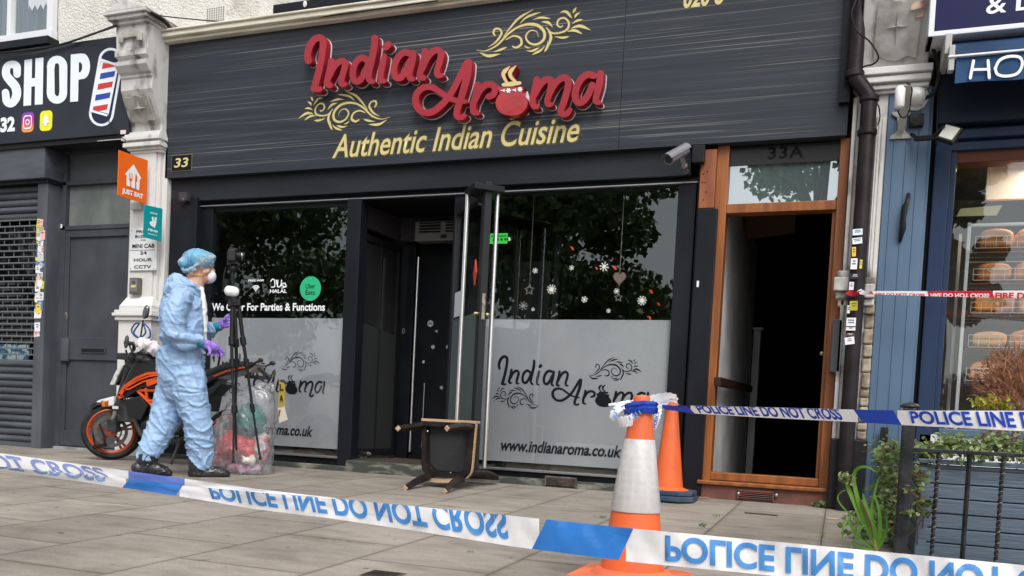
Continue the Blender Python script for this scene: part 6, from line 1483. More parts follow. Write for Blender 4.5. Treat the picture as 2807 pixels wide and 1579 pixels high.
# ============================================================ motorcycle
YM = -.54
def B(x, y, dy=0.): return W(200 + .4833 * x, 650 + .4833 * y, YM + dy)
mo = thing('motorcycle', 'black and orange naked motorcycle with learner plates parked against the restaurant wall', 'motorcycle', (B(450, 1200).x, YM, gz(YM)))
M_OR = mat('orange lacquer', (.72, .09, .008), .3, (.62, .07, .006), 4)
M_MB = mat('black lacquer', (.012, .012, .014), .22)
M_MM = mat('black satin metal', (.025, .025, .028), .45, (.05, .05, .05), 20, bump=.3, bscale=60)
M_ALU = mat('grey alloy', (.3, .29, .27), .4, metal=.6)
gzm = gz(YM)
RW = .262
AXF = Vector((-.62, .785, 0)); EXF = Vector((.785, .62, 0))      # the front wheel is turned on the steering
M_RIM = mat('orange red rim', (.42, .055, .012), .35)
def wheel(cx, name_c, dy=0., rim=M_RIM, AX=Vector((0, 1, 0)), EX=Vector((1, 0, 0))):
    c = Vector((cx, YM + dy, gzm + RW))
    wh = MB().lathe([(RW - .062, -.05), (RW - .03, -.058), (RW - .008, -.04), (RW, 0), (RW - .008, .04), (RW - .03, .058), (RW - .062, .05), (RW - .07, .0), (RW - .062, -.05)], c, AX, n=48, e=EX, cap=False)
    w = thing_part('wheel', mo)
    ty = wh.build('tyre', M_RUBBER, w, smooth=50)
    r = MB().lathe([(RW - .058, -.052), (RW - .068, -.056), (RW - .083, -.045), (RW - .083, .045), (RW - .068, .056), (RW - .058, .052), (RW - .058, -.052)], c, AX, n=48, e=EX, cap=False)
    for k in range(5):
        a = 2 * pi * k / 5 + .3
        for da in (-.12, .12): r.bar(c + EX * (cos(a) * .04) + Vector((0, 0, sin(a) * .04)), c + EX * (cos(a + da) * (RW - .08)) + Vector((0, 0, sin(a + da) * (RW - .08))), .013, .02, up=AX)
    r.lathe([(.05, -.035), (.05, .035)], c, AX, n=20)
    r.build('rim', rim, w, smooth=30)
    MB().lathe([(.0, .0), (RW - .1, .0), (RW - .1, .012), (0, .012)], c, AX, n=32, e=EX).build('hub_shadow_plate', mat('dark wheel inner', (.012, .011, .011), .6), w) if False else None
    d = MB(); n = 36; c2 = c - AX * .062
    for rr0, rr1 in ((.08, .095), (.115, .145)):
        vs = []
        for k in range(n): t = 2 * pi * k / n; vs += [c2 + EX * (rr0 * cos(t)) + Vector((0, 0, rr0 * sin(t))), c2 + EX * (rr1 * cos(t)) + Vector((0, 0, rr1 * sin(t)))]
        d.add(vs, [(2 * k, 2 * ((k + 1) % n), 2 * ((k + 1) % n) + 1, 2 * k + 1) for k in range(n)])
    for k in range(12):
        t = 2 * pi * k / 12; d.bar(c2 + EX * (.05 * cos(t)) + Vector((0, 0, .05 * sin(t))), c2 + EX * (.14 * cos(t + .3)) + Vector((0, 0, .14 * sin(t + .3))), .014, .004, up=AX)
    d.build('brake_disc', mat('dark disc steel', (.12, .11, .1), .45, metal=.5), w)
    return c
def thing_part(name, parent):
    o = bpy.data.objects.new(name, None); o.empty_display_size = .05; place(o, parent); return o
cf = wheel(B(220, 1110).x, 'front', AX=AXF, EX=EXF)
cr_ = wheel(B(220, 1110).x + 1.33, 'rear')
# fork: from axle up to the yoke
yk = B(335, 700, 0)
for dy in (-.1, .1):
    a, t_ = cf + AXF * dy, yk + AXF * dy
    MB().tube([a, a + (t_ - a) * .38], .026, 12).build('fork_slider', M_ALU, mo, smooth=True)
    MB().tube([a + (t_ - a) * .3, t_], .032, 12).build('fork_tube', M_MM, mo, smooth=30)
MB().bar(yk - AXF * .13, yk + AXF * .13, .05, .06).build('yoke', M_MM, mo, bev=.006)
cal = MB().box(cf.x + .05, cf.x + .15, YM - .11, YM - .05, cf.z - .0, cf.z + .11); cal.tube(spl([Vector((cf.x + .1, YM - .1, cf.z + .1)), B(300, 950, -.12), B(310, 820, -.1)]), .005, 6)
cal.build('brake_caliper', M_MM, mo, bev=.008)
# mudguard: black carrier and white front with red mark
mg = MB(); n = 10; vs = []
for i in range(n + 1):
    a = radians(62 + 68 * i / n); r = RW + .03
    for dy in (-.075, -.05, 0, .05, .075): vs.append(cf + EXF * (cos(a) * (r - abs(dy) * .35)) + AXF * dy + Vector((0, 0, sin(a) * (r - abs(dy) * .35))))
mg.add(vs, [(5 * i + j, 5 * i + j + 1, 5 * i + j + 6, 5 * i + j + 5) for i in range(n) for j in range(4)])
mg.prism([B(225, 960, -.075), B(300, 925, -.075), B(285, 1050, -.075), B(235, 1080, -.075), B(215, 1000, -.075)], (0, .01, 0))
mgo = mg.build('mudguard', M_MB, mo, smooth=50); sm = mgo.modifiers.new('t', 'SOLIDIFY'); sm.thickness = .006
# white learner plate wrapped on the mudguard nose
P_ = [(130, 932), (150, 922), (228, 902), (228, 955), (160, 966), (138, 950)]
MB().prism([B(x, y, -.085) for x, y in P_], (0, .16, 0)).build('learner_plate', mat('white plastic plate', (.75, .75, .75), .35), mo, bev=.008)
MB().prism([B(x, y, -.087) for x, y in ((158, 928), (170, 925), (172, 938), (200, 925), (200, 931), (172, 945), (160, 944))], (0, .002, 0)).build('red_letter', mat('red print', (.6, .03, .03)), mo)
MB().box(*[B(275, 0).x, B(292, 0).x], YM - .17, YM - .12, B(280, 968, -.15).z, B(280, 935, -.15).z).build('indicator', mat('amber lens', (.6, .16, .02), .25), mo, bev=.006)
# headlight and cowl
hl_ = MB().prism([B(x, y, -.1) for x, y in ((205, 838), (245, 752), (300, 715), (290, 760), (262, 815), (240, 840))], (0, .2, 0))
hl_.build('headlight_cowl', M_MB, mo, bev=.012)
MB().prism([B(x, y, -.115) for x, y in ((206, 838), (243, 755), (288, 722), (262, 772), (232, 838))], (0, .02, 0)).build('headlight', mat('clear lamp plastic', (.6, .6, .57), .15, (.35, .35, .34), 25), mo, bev=.006)
q = MB().prism([B(x, y, -.11) for x, y in ((322, 688), (345, 700), (300, 790), (270, 850), (248, 905), (262, 860), (290, 780))], (0, .22, 0)); q.build('side_cowl', M_MB, mo, bev=.008)
# tank with orange shroud stripes
tk = MB()
limb(tk, spl([B(340, 745), B(420, 720), B(520, 735), B(600, 790), B(650, 850)]), spr([.07, .13, .15, .12, .07]), .8, up=(0, 0, 1))
tk.prism([B(x, y, -.15) for x, y in ((300, 790), (345, 700), (480, 690), (640, 800), (560, 870), (400, 850), (310, 905), (248, 912))], (0, .3, 0))
obj_of(fuse(tk, .012, 3), 'tank', M_MB, mo)
def strip(pts, w, dy, nm, m):
    L_ = [B(x, y, dy) for x, y in pts]; o = MB()
    for a, c in zip(L_[:-1], L_[1:]): o.bar(a, c, .012, w, up=(0, 1, 0))
    return o.build(nm, m, mo)
for i, (pts, w) in enumerate((([(258, 905), (290, 850), (360, 800), (420, 775), (520, 765)], .022), ([(275, 893), (305, 850), (370, 812), (430, 790), (480, 782)], .014), ([(290, 865), (320, 862), (400, 820), (500, 795)], .014), ([(252, 890), (285, 902), (260, 912)], .02), ([(420, 835), (520, 800), (600, 800)], .04))):
    strip(pts, w, -.165, 'orange_stripe', M_OR)
# trellis frame
FRM = (((365, 870), (470, 975)), ((365, 870), (520, 870)), ((470, 975), (520, 870)), ((415, 855), (420, 930)), ((420, 930), (520, 925)), ((470, 975), (600, 1010)), ((520, 870), (600, 1010)), ((600, 1010), (690, 880)))
for dy in (-.13, .13):
    fr = MB()
    for a, c in FRM: fr.tube([B(*a, dy), B(*c, dy)], .014, 8)
    fr.build('trellis_frame', M_OR, mo, smooth=True)
# engine, radiator, exhaust, swing arm
en = MB(); en.box(B(340, 0).x, B(440, 0).x, YM - .12, YM + .12, B(0, 1030).z, B(0, 910).z); limb(en, [B(440, 1060), B(640, 1060)], [.11, .14], .9); limb(en, [B(470, 960), B(540, 1050)], [.09, .1])
en.tube([B(560, 1060, -.16), B(560, 1060, .16)], .09, 20); en.tube(spl([B(380, 980, -.1), B(360, 1060, -.1), B(420, 1140, -.08), B(560, 1160, -.06), B(700, 1120, -.1)]), .025, 10)
en.build('engine', M_MM, mo, bev=.01, smooth=30)
sh = MB(); sh.prism([B(x, y, -.15) for x, y in ((300, 920), (380, 900), (420, 960), (380, 1040), (330, 1010), (300, 980))], (0, .03, 0)); sh.build('radiator_shroud', M_MB, mo, bev=.006)
MB().box(B(330, 0).x, B(362, 0).x, YM - .157, YM - .15, B(0, 962, -.15).z, B(0, 946, -.15).z).build('badge', mat('white badge', (.6, .6, .6), .4), mo)
sa = MB()
for dy in (-.1, .1): sa.bar(B(640, 1080, dy), cr_ + Vector((0, dy, 0)), .06, .03)
sa.build('swing_arm', M_MM, mo, bev=.006)
# seat and tail
se = MB(); limb(se, spl([B(600, 800), B(680, 810), B(760, 800), B(830, 770)]), spr([.06, .075, .075, .05]), 1.6, up=(0, 0, 1)); limb(se, spl([B(810, 775), B(880, 750), B(980, 725)]), spr([.055, .055, .035]), 1.6, up=(0, 0, 1))
obj_of(fuse(se, .01, 3), 'seat', mat('black vinyl seat', (.018, .018, .019), .6, bump=.3, bscale=90), mo)
tl = MB(); tl.prism([B(x, y, -.1) for x, y in ((640, 870), (720, 855), (810, 800), (990, 745), (1030, 720), (1020, 715), (900, 740), (800, 775), (700, 820))], (0, .2, 0))
tl.prism([B(x, y, -.08) for x, y in ((700, 880), (800, 850), (850, 830), (780, 900), (760, 990), (720, 960))], (0, .16, 0))
tl.build('tail_fairing', M_MB, mo, bev=.008)
strip([(800, 790), (870, 762), (940, 745), (985, 737)], .012, -.108, 'orange_stripe', M_OR)
MB().prism([B(x, y, -.07) for x, y in ((985, 728), (1035, 716), (1040, 722), (1010, 762), (990, 765))], (0, .14, 0)).build('tail_light', mat('clear red lamp', (.45, .4, .38), .2), mo, bev=.004)
ra = MB(); ra.bar(B(980, 790, 0), B(1110, 800, 0), .03, .03, up=(0, 0, 1)); ra.bar(B(1040, 735, 0), B(1120, 800, 0), .025, .03)
ra.tube([B(1020, 720, -.12), B(1060, 700, -.2)], .01, 8).ball(B(1065, 698, -.2), (.025, .015, .02)).tube([B(1100, 730, -.1), B(1130, 715, -.16)], .008, 8).ball(B(1132, 715, -.17), (.03, .015, .018)); ra.build('tail_bracket', M_MM, mo, smooth=30)
# number plate and rear learner plate
Yn = -.12
def BS(x, y, dy=0.): return W(x, y, YM + dy)
q = MB().prism([BS(765, 1045, Yn), BS(780, 1052, Yn + .12), BS(779, 1112, Yn + .12), BS(764, 1116, Yn)], (.005, -.002, 0)).build('number_plate', mat('yellow plate', (.8, .55, .03), .4), mo)
for s_, y in (('A', 1092), ('L', 1062)):
    me = text_mesh(s_, 1, 1, bold=.05); obj_of(map_mesh(me, lambda a, b, c: BS(766 + 11 * a, y + 9 - 18 * b, Yn + .09 * a - .01)), 'lettering', M_INK, mo)
MB().prism([BS(762, 1118, Yn - .01), BS(778, 1108, Yn + .12), BS(788, 1150, Yn + .12), BS(765, 1160, Yn - .01)], (.004, -.002, 0)).build('learner_plate', mat('cream plate', (.72, .68, .55), .4), mo)
me = text_mesh('L', 1, 1, bold=.12); obj_of(map_mesh(me, lambda a, b, c: BS(764 + 13 * a, 1143 - 18 * b - 3 * a, Yn - .02 + .1 * a)), 'red_letter', mat('red print', (.6, .03, .03)), mo)
# handlebars, mirrors, controls
hb = MB(); hb.tube(spl([B(300, 600, -.36), B(340, 605, -.2), B(345, 640, 0), B(350, 610, .2), B(340, 600, .36)]), .014, 8)
hb.tube([B(300, 600, -.36), B(325, 603, -.24)], .02, 10).tube(spl([B(320, 612, -.3), B(345, 660, -.28), B(395, 640, -.2), B(400, 600, -.18)]), .008, 6)
hb.tube(spl([B(345, 640, 0), B(300, 700, -.05), B(320, 760, -.05)]), .01, 8).tube(spl([B(300, 640, -.2), B(320, 700, -.16), B(380, 720, -.1)]), .009, 8).box(B(318, 0).x, B(380, 0).x, YM - .1, YM + .1, B(0, 690).z, B(0, 655).z)
hb.ball(B(380, 690, -.15), (.05, .04, .03)).ball(B(420, 700, -.12), (.06, .05, .03)).ball(B(330, 680, -.2), (.03, .04, .04)).tube(spl([B(300, 720, -.1), B(345, 745, -.12), B(370, 800, -.1)]), .012, 8)
hb.build('handlebar', M_MM, mo, smooth=True)
mi_ = MB(); mi_.tube([B(345, 625, .2), B(385, 560, .2), B(398, 470, .2)], [.009, .007, .007], 8)
mi_.build('mirror_stem', M_BLACK, mo, smooth=True)
q = MB(); q.add([B(392, 470, .3)] , []) if False else None
q.lathe([(.001, -.014), (.03, -.01), (.036, 0), (.03, .006), (.001, .008)], B(412, 425, .2), (-.3, -1, .1), n=20, e=(.25, 0, 1), k=.55)
q.v = [tuple(B(412, 425, .2) + (Vector(v) - B(412, 425, .2)) * 1.9) for v in q.v]
q.build('mirror', mat('dark mirror glass', (.08, .085, .09), .1, metal=.3), mo, smooth=True)
q = MB(); q.lathe([(.001, -.012), (.05, -.01), (.06, 0), (.05, .008), (.001, .01)], B(303, 594, -.36), (-.6, -1, .1), n=20, e=(0, 0, 1), k=.75); q.build('mirror', mat('dark mirror glass', (.08, .085, .09)), mo, smooth=True)
# crash peg, foot rests, side stand
st = MB(); st.tube([B(600, 1150, -.1), B(590, 1200, -.2), B(555, 1287, -.26)], [.016, .013, .012], 8).box(B(545, 0, -.26).x, B(572, 0, -.26).x, YM - .29, YM - .23, gz(YM - .26), gz(YM - .26) + .008)
st.tube([B(600, 1130, -.16), B(560, 1135, -.2)], .012, 8); st.build('side_stand', M_MM, mo, smooth=30)
# disc lock frame on front wheel
lk = MB(); lk.tube([B(125, 1080, -.12), B(115, 1130, -.12), B(125, 1190, -.12), B(178, 1180, -.12), B(180, 1140, -.12), B(150, 1060, -.12)], .009, 8); lk.bar(B(108, 1192, -.12), B(185, 1178, -.12), .03, .03)
tag(lk.build('wheel_lock', M_BLACK, smooth=30), 'black shackle lock hanging through the front wheel of the motorcycle', 'lock')
# things on the bike
c = MB(); c.ball(B(430, 620, -.12), (.09, .08, .05)).ball(B(465, 640, -.1), (.06, .07, .055)).ball(B(395, 605, -.12), (.05, .06, .04))
cm2 = fuse(c, .009, 2); wrinkle(cm2, lambda p, n: .02 * ridge(p, 14, 14, 14, 1.2) ** 2)
tag(obj_of(cm2, 'cloth', mat('crumpled white cloth', (.66, .62, .64), .85, bump=.4, bscale=40), None), 'crumpled white cloth draped over the motorcycle handlebar', 'cloth')
bl_ = MB(); bl_.tube(spl([B(385, 575, .19), B(350, 560, .19), B(332, 530, .19), B(350, 495, .19), B(375, 490, .19), B(345, 540, .19), B(370, 570, .19)]), .008, 6).tube(spl([B(385, 570, .19), B(412, 540, .19), B(400, 490, .19), B(432, 520, .19), B(438, 560, .19), B(425, 575, .19)]), .008, 6)
tag(bl_.build('cord', mat('royal blue cord', (.02, .07, .22), .6), smooth=True), 'blue cord looped round the far mirror stem of the motorcycle', 'cord')
# ============================================================ rubbish bag
bgY = -.75
def Q(x, y, dy=0.): return W(x - 10, y, bgY + dy)
rbag = thing('rubbish_bag', 'clear plastic rubbish bag full of red, green and white litter by the tripod', 'rubbish bag', (Q(675, 1290).x, bgY, gz(bgY)))
inner = MB()
rng = random.Random(8)
def blob(cx, cy, dy, r, m, nm, seed):
    q = MB().ball(Q(cx, cy, dy), r, 16, 12); me = fuse(q, .012, 1); wrinkle(me, lambda p, n: .03 * ridge(p, 9, 9, 9, 1.3, seed) ** 2 + .01 * NZ.noise(p * 30)); 
    for v in me.vertices: v.co.z = max(v.co.z, gz(bgY) + .012)
    obj_of(me, nm, m, rbag)
M_RW = mat('red wrapper', (.62, .02, .028), .4, (.45, .015, .02), 9)
blob(648, 1222, -.09, (.14, .08, .11), M_RW, 'red_wrapper', 1)
blob(690, 1228, -.06, (.09, .07, .09), M_RW, 'red_wrapper', 2)
blob(694, 1152, -.05, (.12, .1, .125), mat('dark green cloth', (.0, .12, .09), .5, (.0, .17, .13), 8), 'green_bundle', 3)
blob(618, 1262, -.06, (.08, .07, .05), mat('pink white litter', (.6, .2, .25), .5, (.62, .55, .56), 14, mixp=(.45, .55)), 'mixed_litter', 4)
blob(726, 1225, .0, (.06, .07, .11), mat('white litter', (.5, .48, .48), .5, (.45, .08, .1), 10, mixp=(.56, .62)), 'mixed_litter', 5)
blob(690, 1262, -.12, (.05, .05, .03), mat('cream tub', (.62, .58, .48), .5), 'cream_wrapper', 6)
blob(675, 1284, -.06, (.15, .08, .035), mat('pink film', (.5, .06, .12), .4, (.45, .38, .5), 10), 'mixed_litter', 7)
sk = MB(); limb(sk, spl([Q(685, 1290), Q(672, 1235), Q(690, 1160), Q(720, 1090), Q(728, 1068)]), spr([.235, .27, .235, .16, .07]), .78, up=(1, 0, 0), n=24)
sk.tube(spl([Q(722, 1080), Q(748, 1062), Q(762, 1070)]), spr([.05, .035, .012]), 10)
me = fuse(sk, .014, 3); wrinkle(me, lambda p, n: .022 * ridge(p + Vector((p.z * .3, 0, 0)), 8, 8, 3, .9, 2) ** 2 + .004 * ridge(p, 20, 20, 9, .9, 6))
for v in me.vertices: v.co.z = max(v.co.z, gz(bgY) + .003)
pm = bpy.data.materials.new('clear plastic film'); pm.use_nodes = True; n_ = pm.node_tree; n_.nodes.clear()
o_ = n_.nodes.new('ShaderNodeOutputMaterial'); m1 = n_.nodes.new('ShaderNodeMixShader'); m2 = n_.nodes.new('ShaderNodeMixShader'); t_ = n_.nodes.new('ShaderNodeBsdfTransparent'); g_ = n_.nodes.new('ShaderNodeBsdfGlossy'); d_ = n_.nodes.new('ShaderNodeBsdfDiffuse'); lw = n_.nodes.new('ShaderNodeLayerWeight')
g_.inputs['Roughness'].default_value = .25; lw.inputs[0].default_value = .24; m1.inputs[0].default_value = .15; d_.inputs[0].default_value = (.72, .73, .78, 1)
n_.links.new(t_.outputs[0], m1.inputs[1]); n_.links.new(d_.outputs[0], m1.inputs[2]); n_.links.new(lw.outputs['Facing'], m2.inputs[0]); n_.links.new(m1.outputs[0], m2.inputs[1]); n_.links.new(g_.outputs[0], m2.inputs[2]); n_.links.new(m2.outputs[0], o_.inputs[0])
obj_of(me, 'plastic_film', pm, rbag)
# ============================================================ fallen chair
Ysn = -.64
ch = thing('chair', 'black wooden chair with worn pale edges lying on its back outside the doorway', 'chair', (W(1236, 1300, Ysn).x, Ysn, gz(Ysn)))
M_CH = mat('worn black stained wood', (.012, .009, .009), .4, (.025, .017, .015), 9, (1, 1, 1), .2, 30)
M_WOOD = mat('bare pale wood', (.52, .36, .22), .6, (.4, .26, .15), 8, (1, 1, 8))
def CZ(x, y): return (960 + .2415 * x, 1050 + .2415 * y)
xl, xr = W(*CZ(842, 440), Ysn).x, W(*CZ(1448, 440), Ysn).x
zt, zb = W(*CZ(1140, 450), Ysn).z, W(*CZ(1100, 1075), Ysn).z
def outline(d, n=5):      # rounded U, inset by d, from top left round to top right
    r = .09; out = [(xl + d, zt - d * .5)]
    for k in range(n + 1): a = pi + (pi / 2) * k / n; out.append((xl + d + .015 + r + (r) * cos(a), zb + d + r + r * sin(a)))
    for k in range(n + 1): a = 1.5 * pi + (pi / 2) * k / n; out.append((xr - d - .015 - r + (r) * cos(a), zb + d + r + r * sin(a)))
    out.append((xr - d, zt - d * .5)); return out
P_ = outline(0)
MB().prism([(x, Ysn + .01, z) for x, z in P_], (0, .045, 0)).build('seat', mat('black vinyl seat', (.018, .018, .019)), ch, bev=.008)
MB().prism([(x, Ysn + .004, z) for x, z in outline(.05)], (0, .01, 0)).build('seat_underside', mat('black hessian', (.03, .03, .033), .8, bump=.4, bscale=200), ch)
ap = MB(); o0, o1 = outline(.005), outline(.04)
n_ = len(o0); vs = [(x, Ysn - .06, z) for x, z in o0] + [(x, Ysn - .06, z) for x, z in o1] + [(x, Ysn + .012, z) for x, z in o0] + [(x, Ysn + .012, z) for x, z in o1]
fs = []
for i in range(n_ - 1): fs += [(i, i + 1, n_ + i + 1, n_ + i), (2 * n_ + i, 2 * n_ + i + 1, i + 1, i), (n_ + i, n_ + i + 1, 3 * n_ + i + 1, 3 * n_ + i)]
ap.add(vs, fs); ap.box(xl, xr, Ysn - .055, Ysn + .012, zt - .035, zt - .0); ap.build('seat_apron', M_CH, ch)
MB().box(xl + .0, xr + .002, Ysn - .058, Ysn + .05, zt + .001, zt + .022).build('worn_front_edge', M_WOOD, ch, bev=.004)
e = MB(); R_ = [p for p in outline(-.003)][n_ // 2 + 1:]
for (a, b_), (c, d_) in zip(R_[:-1], R_[1:]): e.bar((a, Ysn - .03, b_), (c, Ysn - .03, d_), .007, .03, up=(1, 0, 0))
e.build('worn_side_edge', M_WOOD, ch)
def cleg(a, pts, r, foot):
    o = MB(); pts = spl(pts, 4); rr = spr(r, 4)[:len(pts)]
    o.tube(pts, rr, 4, up=(0, .2, 1) if abs((pts[-1] - pts[0]).z) < .1 else None); l = o.build('leg', M_CH, ch, bev=.004, smooth=30)
    d = (pts[-1] - pts[-2]).normalized(); MB().tube([pts[-1], pts[-1] + d * .01], [rr[-1] * 1.02, rr[-1] * .95], 4, up=(0, .2, 1) if abs((pts[-1] - pts[0]).z) < .1 else None).build('worn_foot', M_WOOD, l, bev=.003)
Yf = Ysn - .40
cleg('f', [(xl + .02, Ysn, zt - .025), W(*CZ(690, 500), (Ysn + Yf) / 2), W(*CZ(545, 515), Yf)], [.034, .03, .024], 1)
cleg('f', [(xr - .025, Ysn, zt - .03), W(*CZ(1270, 490), (Ysn + Yf) / 2), W(*CZ(1102, 515), Yf)], [.034, .03, .024], 1)
Yr = Ysn - .40
f1, f2 = W(*CZ(625, 1192), Yr), W(*CZ(1072, 1228), Yr - .02)
cleg('r', [(xl + .09, Ysn + .02, zb + .02), W(*CZ(770, 1108), (Ysn + Yr) / 2), f1], [.036, .033, .024], 1)
cleg('r', [(xr - .10, Ysn + .02, zb + .015), W(*CZ(1180, 1120), (Ysn + Yr) / 2), f2], [.038, .034, .024], 1)
bk_ = MB()
for x0, dxx in ((xl + .09, .02), (xr - .10, .03)):
    bk_.tube(spl([(x0, Ysn + .0, zb + .02), (x0 + dxx, Ysn + .16, zb + .045), (x0 + dxx * 2, Ysn + .32, zb + .04), (x0 + dxx * 3.2, Ysn + .47, zb - .0)]), .026, 4)
for yy, zz, xx in ((.2, .035, .0), (.34, .03, .02), (.47, .0, .04)):
    bk_.prism([(xl + .09 + xx, Ysn + yy, zb + zz), (xr - .08 + xx * 1.3, Ysn + yy, zb + zz), (xr - .07 + xx * 1.3, Ysn + yy + .09, zb + zz - .005), (xl + .09 + xx, Ysn + yy + .09, zb + zz - .005)], (0, 0, -.022))
bk_.build('backrest', M_CH, ch, bev=.005)
ap2 = MB(); Q1 = spl([W(*CZ(862, 1090), Ysn - .03), W(*CZ(1030, 1112), Ysn - .06), W(*CZ(1200, 1100), Ysn - .04)], 5)
for a, b_ in zip(Q1[:-1], Q1[1:]): ap2.bar(a, b_, .03, .02)
ap2.build('curved_rail', M_WOOD, ch)
k = MB(); k.tube([W(*CZ(1140, 1010), Ysn - .01), W(*CZ(1140, 1040), Ysn - .01)], .007, 8).tube(spl([W(*CZ(915, 965), Ysn - .01), W(*CZ(935, 990), Ysn - .01), W(*CZ(960, 1010), Ysn - .01)]), .004, 6).ball(W(*CZ(878, 547), Ysn - .06), .008, 8, 6)
k.build('bolt', M_STEEL, ch, smooth=True)
# ============================================================ ribbons
def WD(x, y, d): return Vector(EYE + d * ray(x, y))
def ribbon(rows):      # rows: (x, y_top, y_bottom, depth_top, depth_bottom) in photo pixels / metres
    A = np.array(rows, float)
    def fn(x, v, off=0.):
        r = [np.interp(x, A[:, 0], A[:, i]) for i in range(1, 5)]
        t, b = WD(x, r[0], r[2] - off), WD(x, r[1], r[3] - off); return b + (t - b) * v
    return fn
def tape_mat(nm, c, tr=.3):
    m = bpy.data.materials.new(nm); m.use_nodes = True; n = m.node_tree; b = n.nodes['Principled BSDF']; b.inputs['Base Color'].default_value = c + (1,); b.inputs['Roughness'].default_value = .22
    t = n.nodes.new('ShaderNodeBsdfTranslucent'); t.inputs[0].default_value = c + (1,); x = n.nodes.new('ShaderNodeMixShader'); x.inputs[0].default_value = tr
    tc = n.nodes.new('ShaderNodeTexCoord'); mp = n.nodes.new('ShaderNodeMapping'); mp.inputs['Scale'].default_value = (1, 1, 3.5); q = n.nodes.new('ShaderNodeTexNoise'); q.noise_type = 'RIDGED_MULTIFRACTAL'; q.inputs['Scale'].default_value = 7; q.inputs['Detail'].default_value = 2; q.inputs['Distortion'].default_value = 1.2
    bp = n.nodes.new('ShaderNodeBump'); bp.inputs['Strength'].default_value = .22; bp.inputs['Distance'].default_value = .006; n.links.new(tc.outputs['Object'], mp.inputs[0]); n.links.new(mp.outputs[0], q.inputs['Vector']); n.links.new(q.outputs[0], bp.inputs['Height']); n.links.new(bp.outputs[0], b.inputs['Normal']); n.links.new(bp.outputs[0], t.inputs['Normal'])
    n.links.new(b.outputs[0], x.inputs[1]); n.links.new(t.outputs[0], x.inputs[2]); n.links.new(x.outputs[0], n.nodes['Material Output'].inputs[0]); return m
M_TW = tape_mat('white tape film', (.92, .92, .94)); M_TB = tape_mat('blue tape print', (.04, .22, .66)); M_TL = tape_mat('blue tape lettering', (.09, .31, .70)); M_TD = tape_mat('deep blue tape', (.02, .07, .5)); M_TR = tape_mat('red tape', (.62, .02, .05))
def band(fn, x0, x1, parent, nm, m, v0=0., v1=1., sl=0., off=0., step=14, wav=0.):
    """strip of ribbon between x0 and x1 with slanted ends (sl pixels)"""
    N_ = max(2, int((x1 - x0) / step)); nv = 6; vs = []
    for i in range(N_ + 1):
        for j in range(nv + 1):
            v = v0 + (v1 - v0) * j / nv; x = x0 + (x1 - x0) * i / N_ + (v - .5) * sl
            vs.append(fn(x, v, off + wav * (sin(x * .017 + v * 2) * (.3 + v) + .6 * sin(x * .041 + 1 - v * 3) + .25 * sin(x * .093 + v * 5))))
    return MB().add(vs, [(i * (nv + 1) + j, (i + 1) * (nv + 1) + j, (i + 1) * (nv + 1) + j + 1, i * (nv + 1) + j + 1) for i in range(N_) for j in range(nv)]).build(nm, m, parent, smooth=60)
def tape_text(fn, s, x0, x1, v0, v1, parent, m, flip=False, clip=None, off=.0014, bold=.03, wav=0., slant=0., growx=0.):
    me = text_mesh(s, 1, 1, bold=bold)
    def f(a, b, c): return (x0 + (x1 - x0) * (a + growx * a * (a - 1)), v0 + (v1 - v0) * ((1 - b) if flip else b), 0)
    map_mesh(me, f)
    bm = bmesh.new(); bm.from_mesh(me)
    if clip:
        for vv, sg_ in ((clip[0], -1), (clip[1], 1)):
            bmesh.ops.bisect_plane(bm, geom=bm.verts[:] + bm.edges[:] + bm.faces[:], plane_co=(0, vv, 0), plane_no=(0, sg_, 0), clear_outer=True)
    x = x0
    while x < x1:
        bmesh.ops.bisect_plane(bm, geom=bm.verts[:] + bm.edges[:] + bm.faces[:], plane_co=(x, 0, 0), plane_no=(1, 0, 0)); x += 15
    for vv in (.2, .4, .6, .8): bmesh.ops.bisect_plane(bm, geom=bm.verts[:] + bm.edges[:] + bm.faces[:], plane_co=(0, vv, 0), plane_no=(0, 1, 0))
    bm.to_mesh(me); bm.free()
    map_mesh(me, lambda a, b, c: tuple(fn(a + slant * (b - .5), b, off + wav * (sin(a * .017 + b * 2) * (.3 + b) + .6 * sin(a * .041 + 1 - b * 3) + .25 * sin(a * .093 + b * 5)))))
    return obj_of(me, 'lettering', m, parent)
PL_ = 'POLICE LINE DO NOT CROSS'
# foreground police tape
t1 = thing('police_tape', 'wide blue and white police tape stretched across the foreground, printed upside down', 'police tape', WD(1404, 1456, 2.15))
main = [(-400, 1250, 1258, 3.5, 3.5), (-60, 1270, 1281, 3.25, 3.25), (0, 1277, 1289, 3.2, 3.21), (352, 1311, 1339, 2.95, 2.93), (500, 1329, 1362, 2.8, 2.78), (702, 1346, 1396, 2.6, 2.6), (905, 1365, 1421, 2.45, 2.45), (1150, 1389, 1457, 2.3, 2.3), (1404, 1414, 1498, 2.15, 2.15), (1736, 1449, 1541, 2.02, 2.02), (2106, 1483, 1577, 1.93, 1.93), (2807, 1549, 1652, 1.8, 1.8), (3400, 1605, 1716, 1.7, 1.7)]
upper = [(-400, 1205, 1252, 3.46, 3.48), (-60, 1236, 1272, 3.22, 3.22), (0, 1242, 1279, 3.18, 3.17), (352, 1291, 1313, 2.9, 2.9), (500, 1311.5, 1331, 2.75, 2.76), (702, 1340, 1349, 2.58, 2.57), (850, 1357.5, 1362.5, 2.48, 2.48), (925, 1366, 1368, 2.43, 2.43)]
fm_, fu = ribbon(main), ribbon(upper)
WV = .007
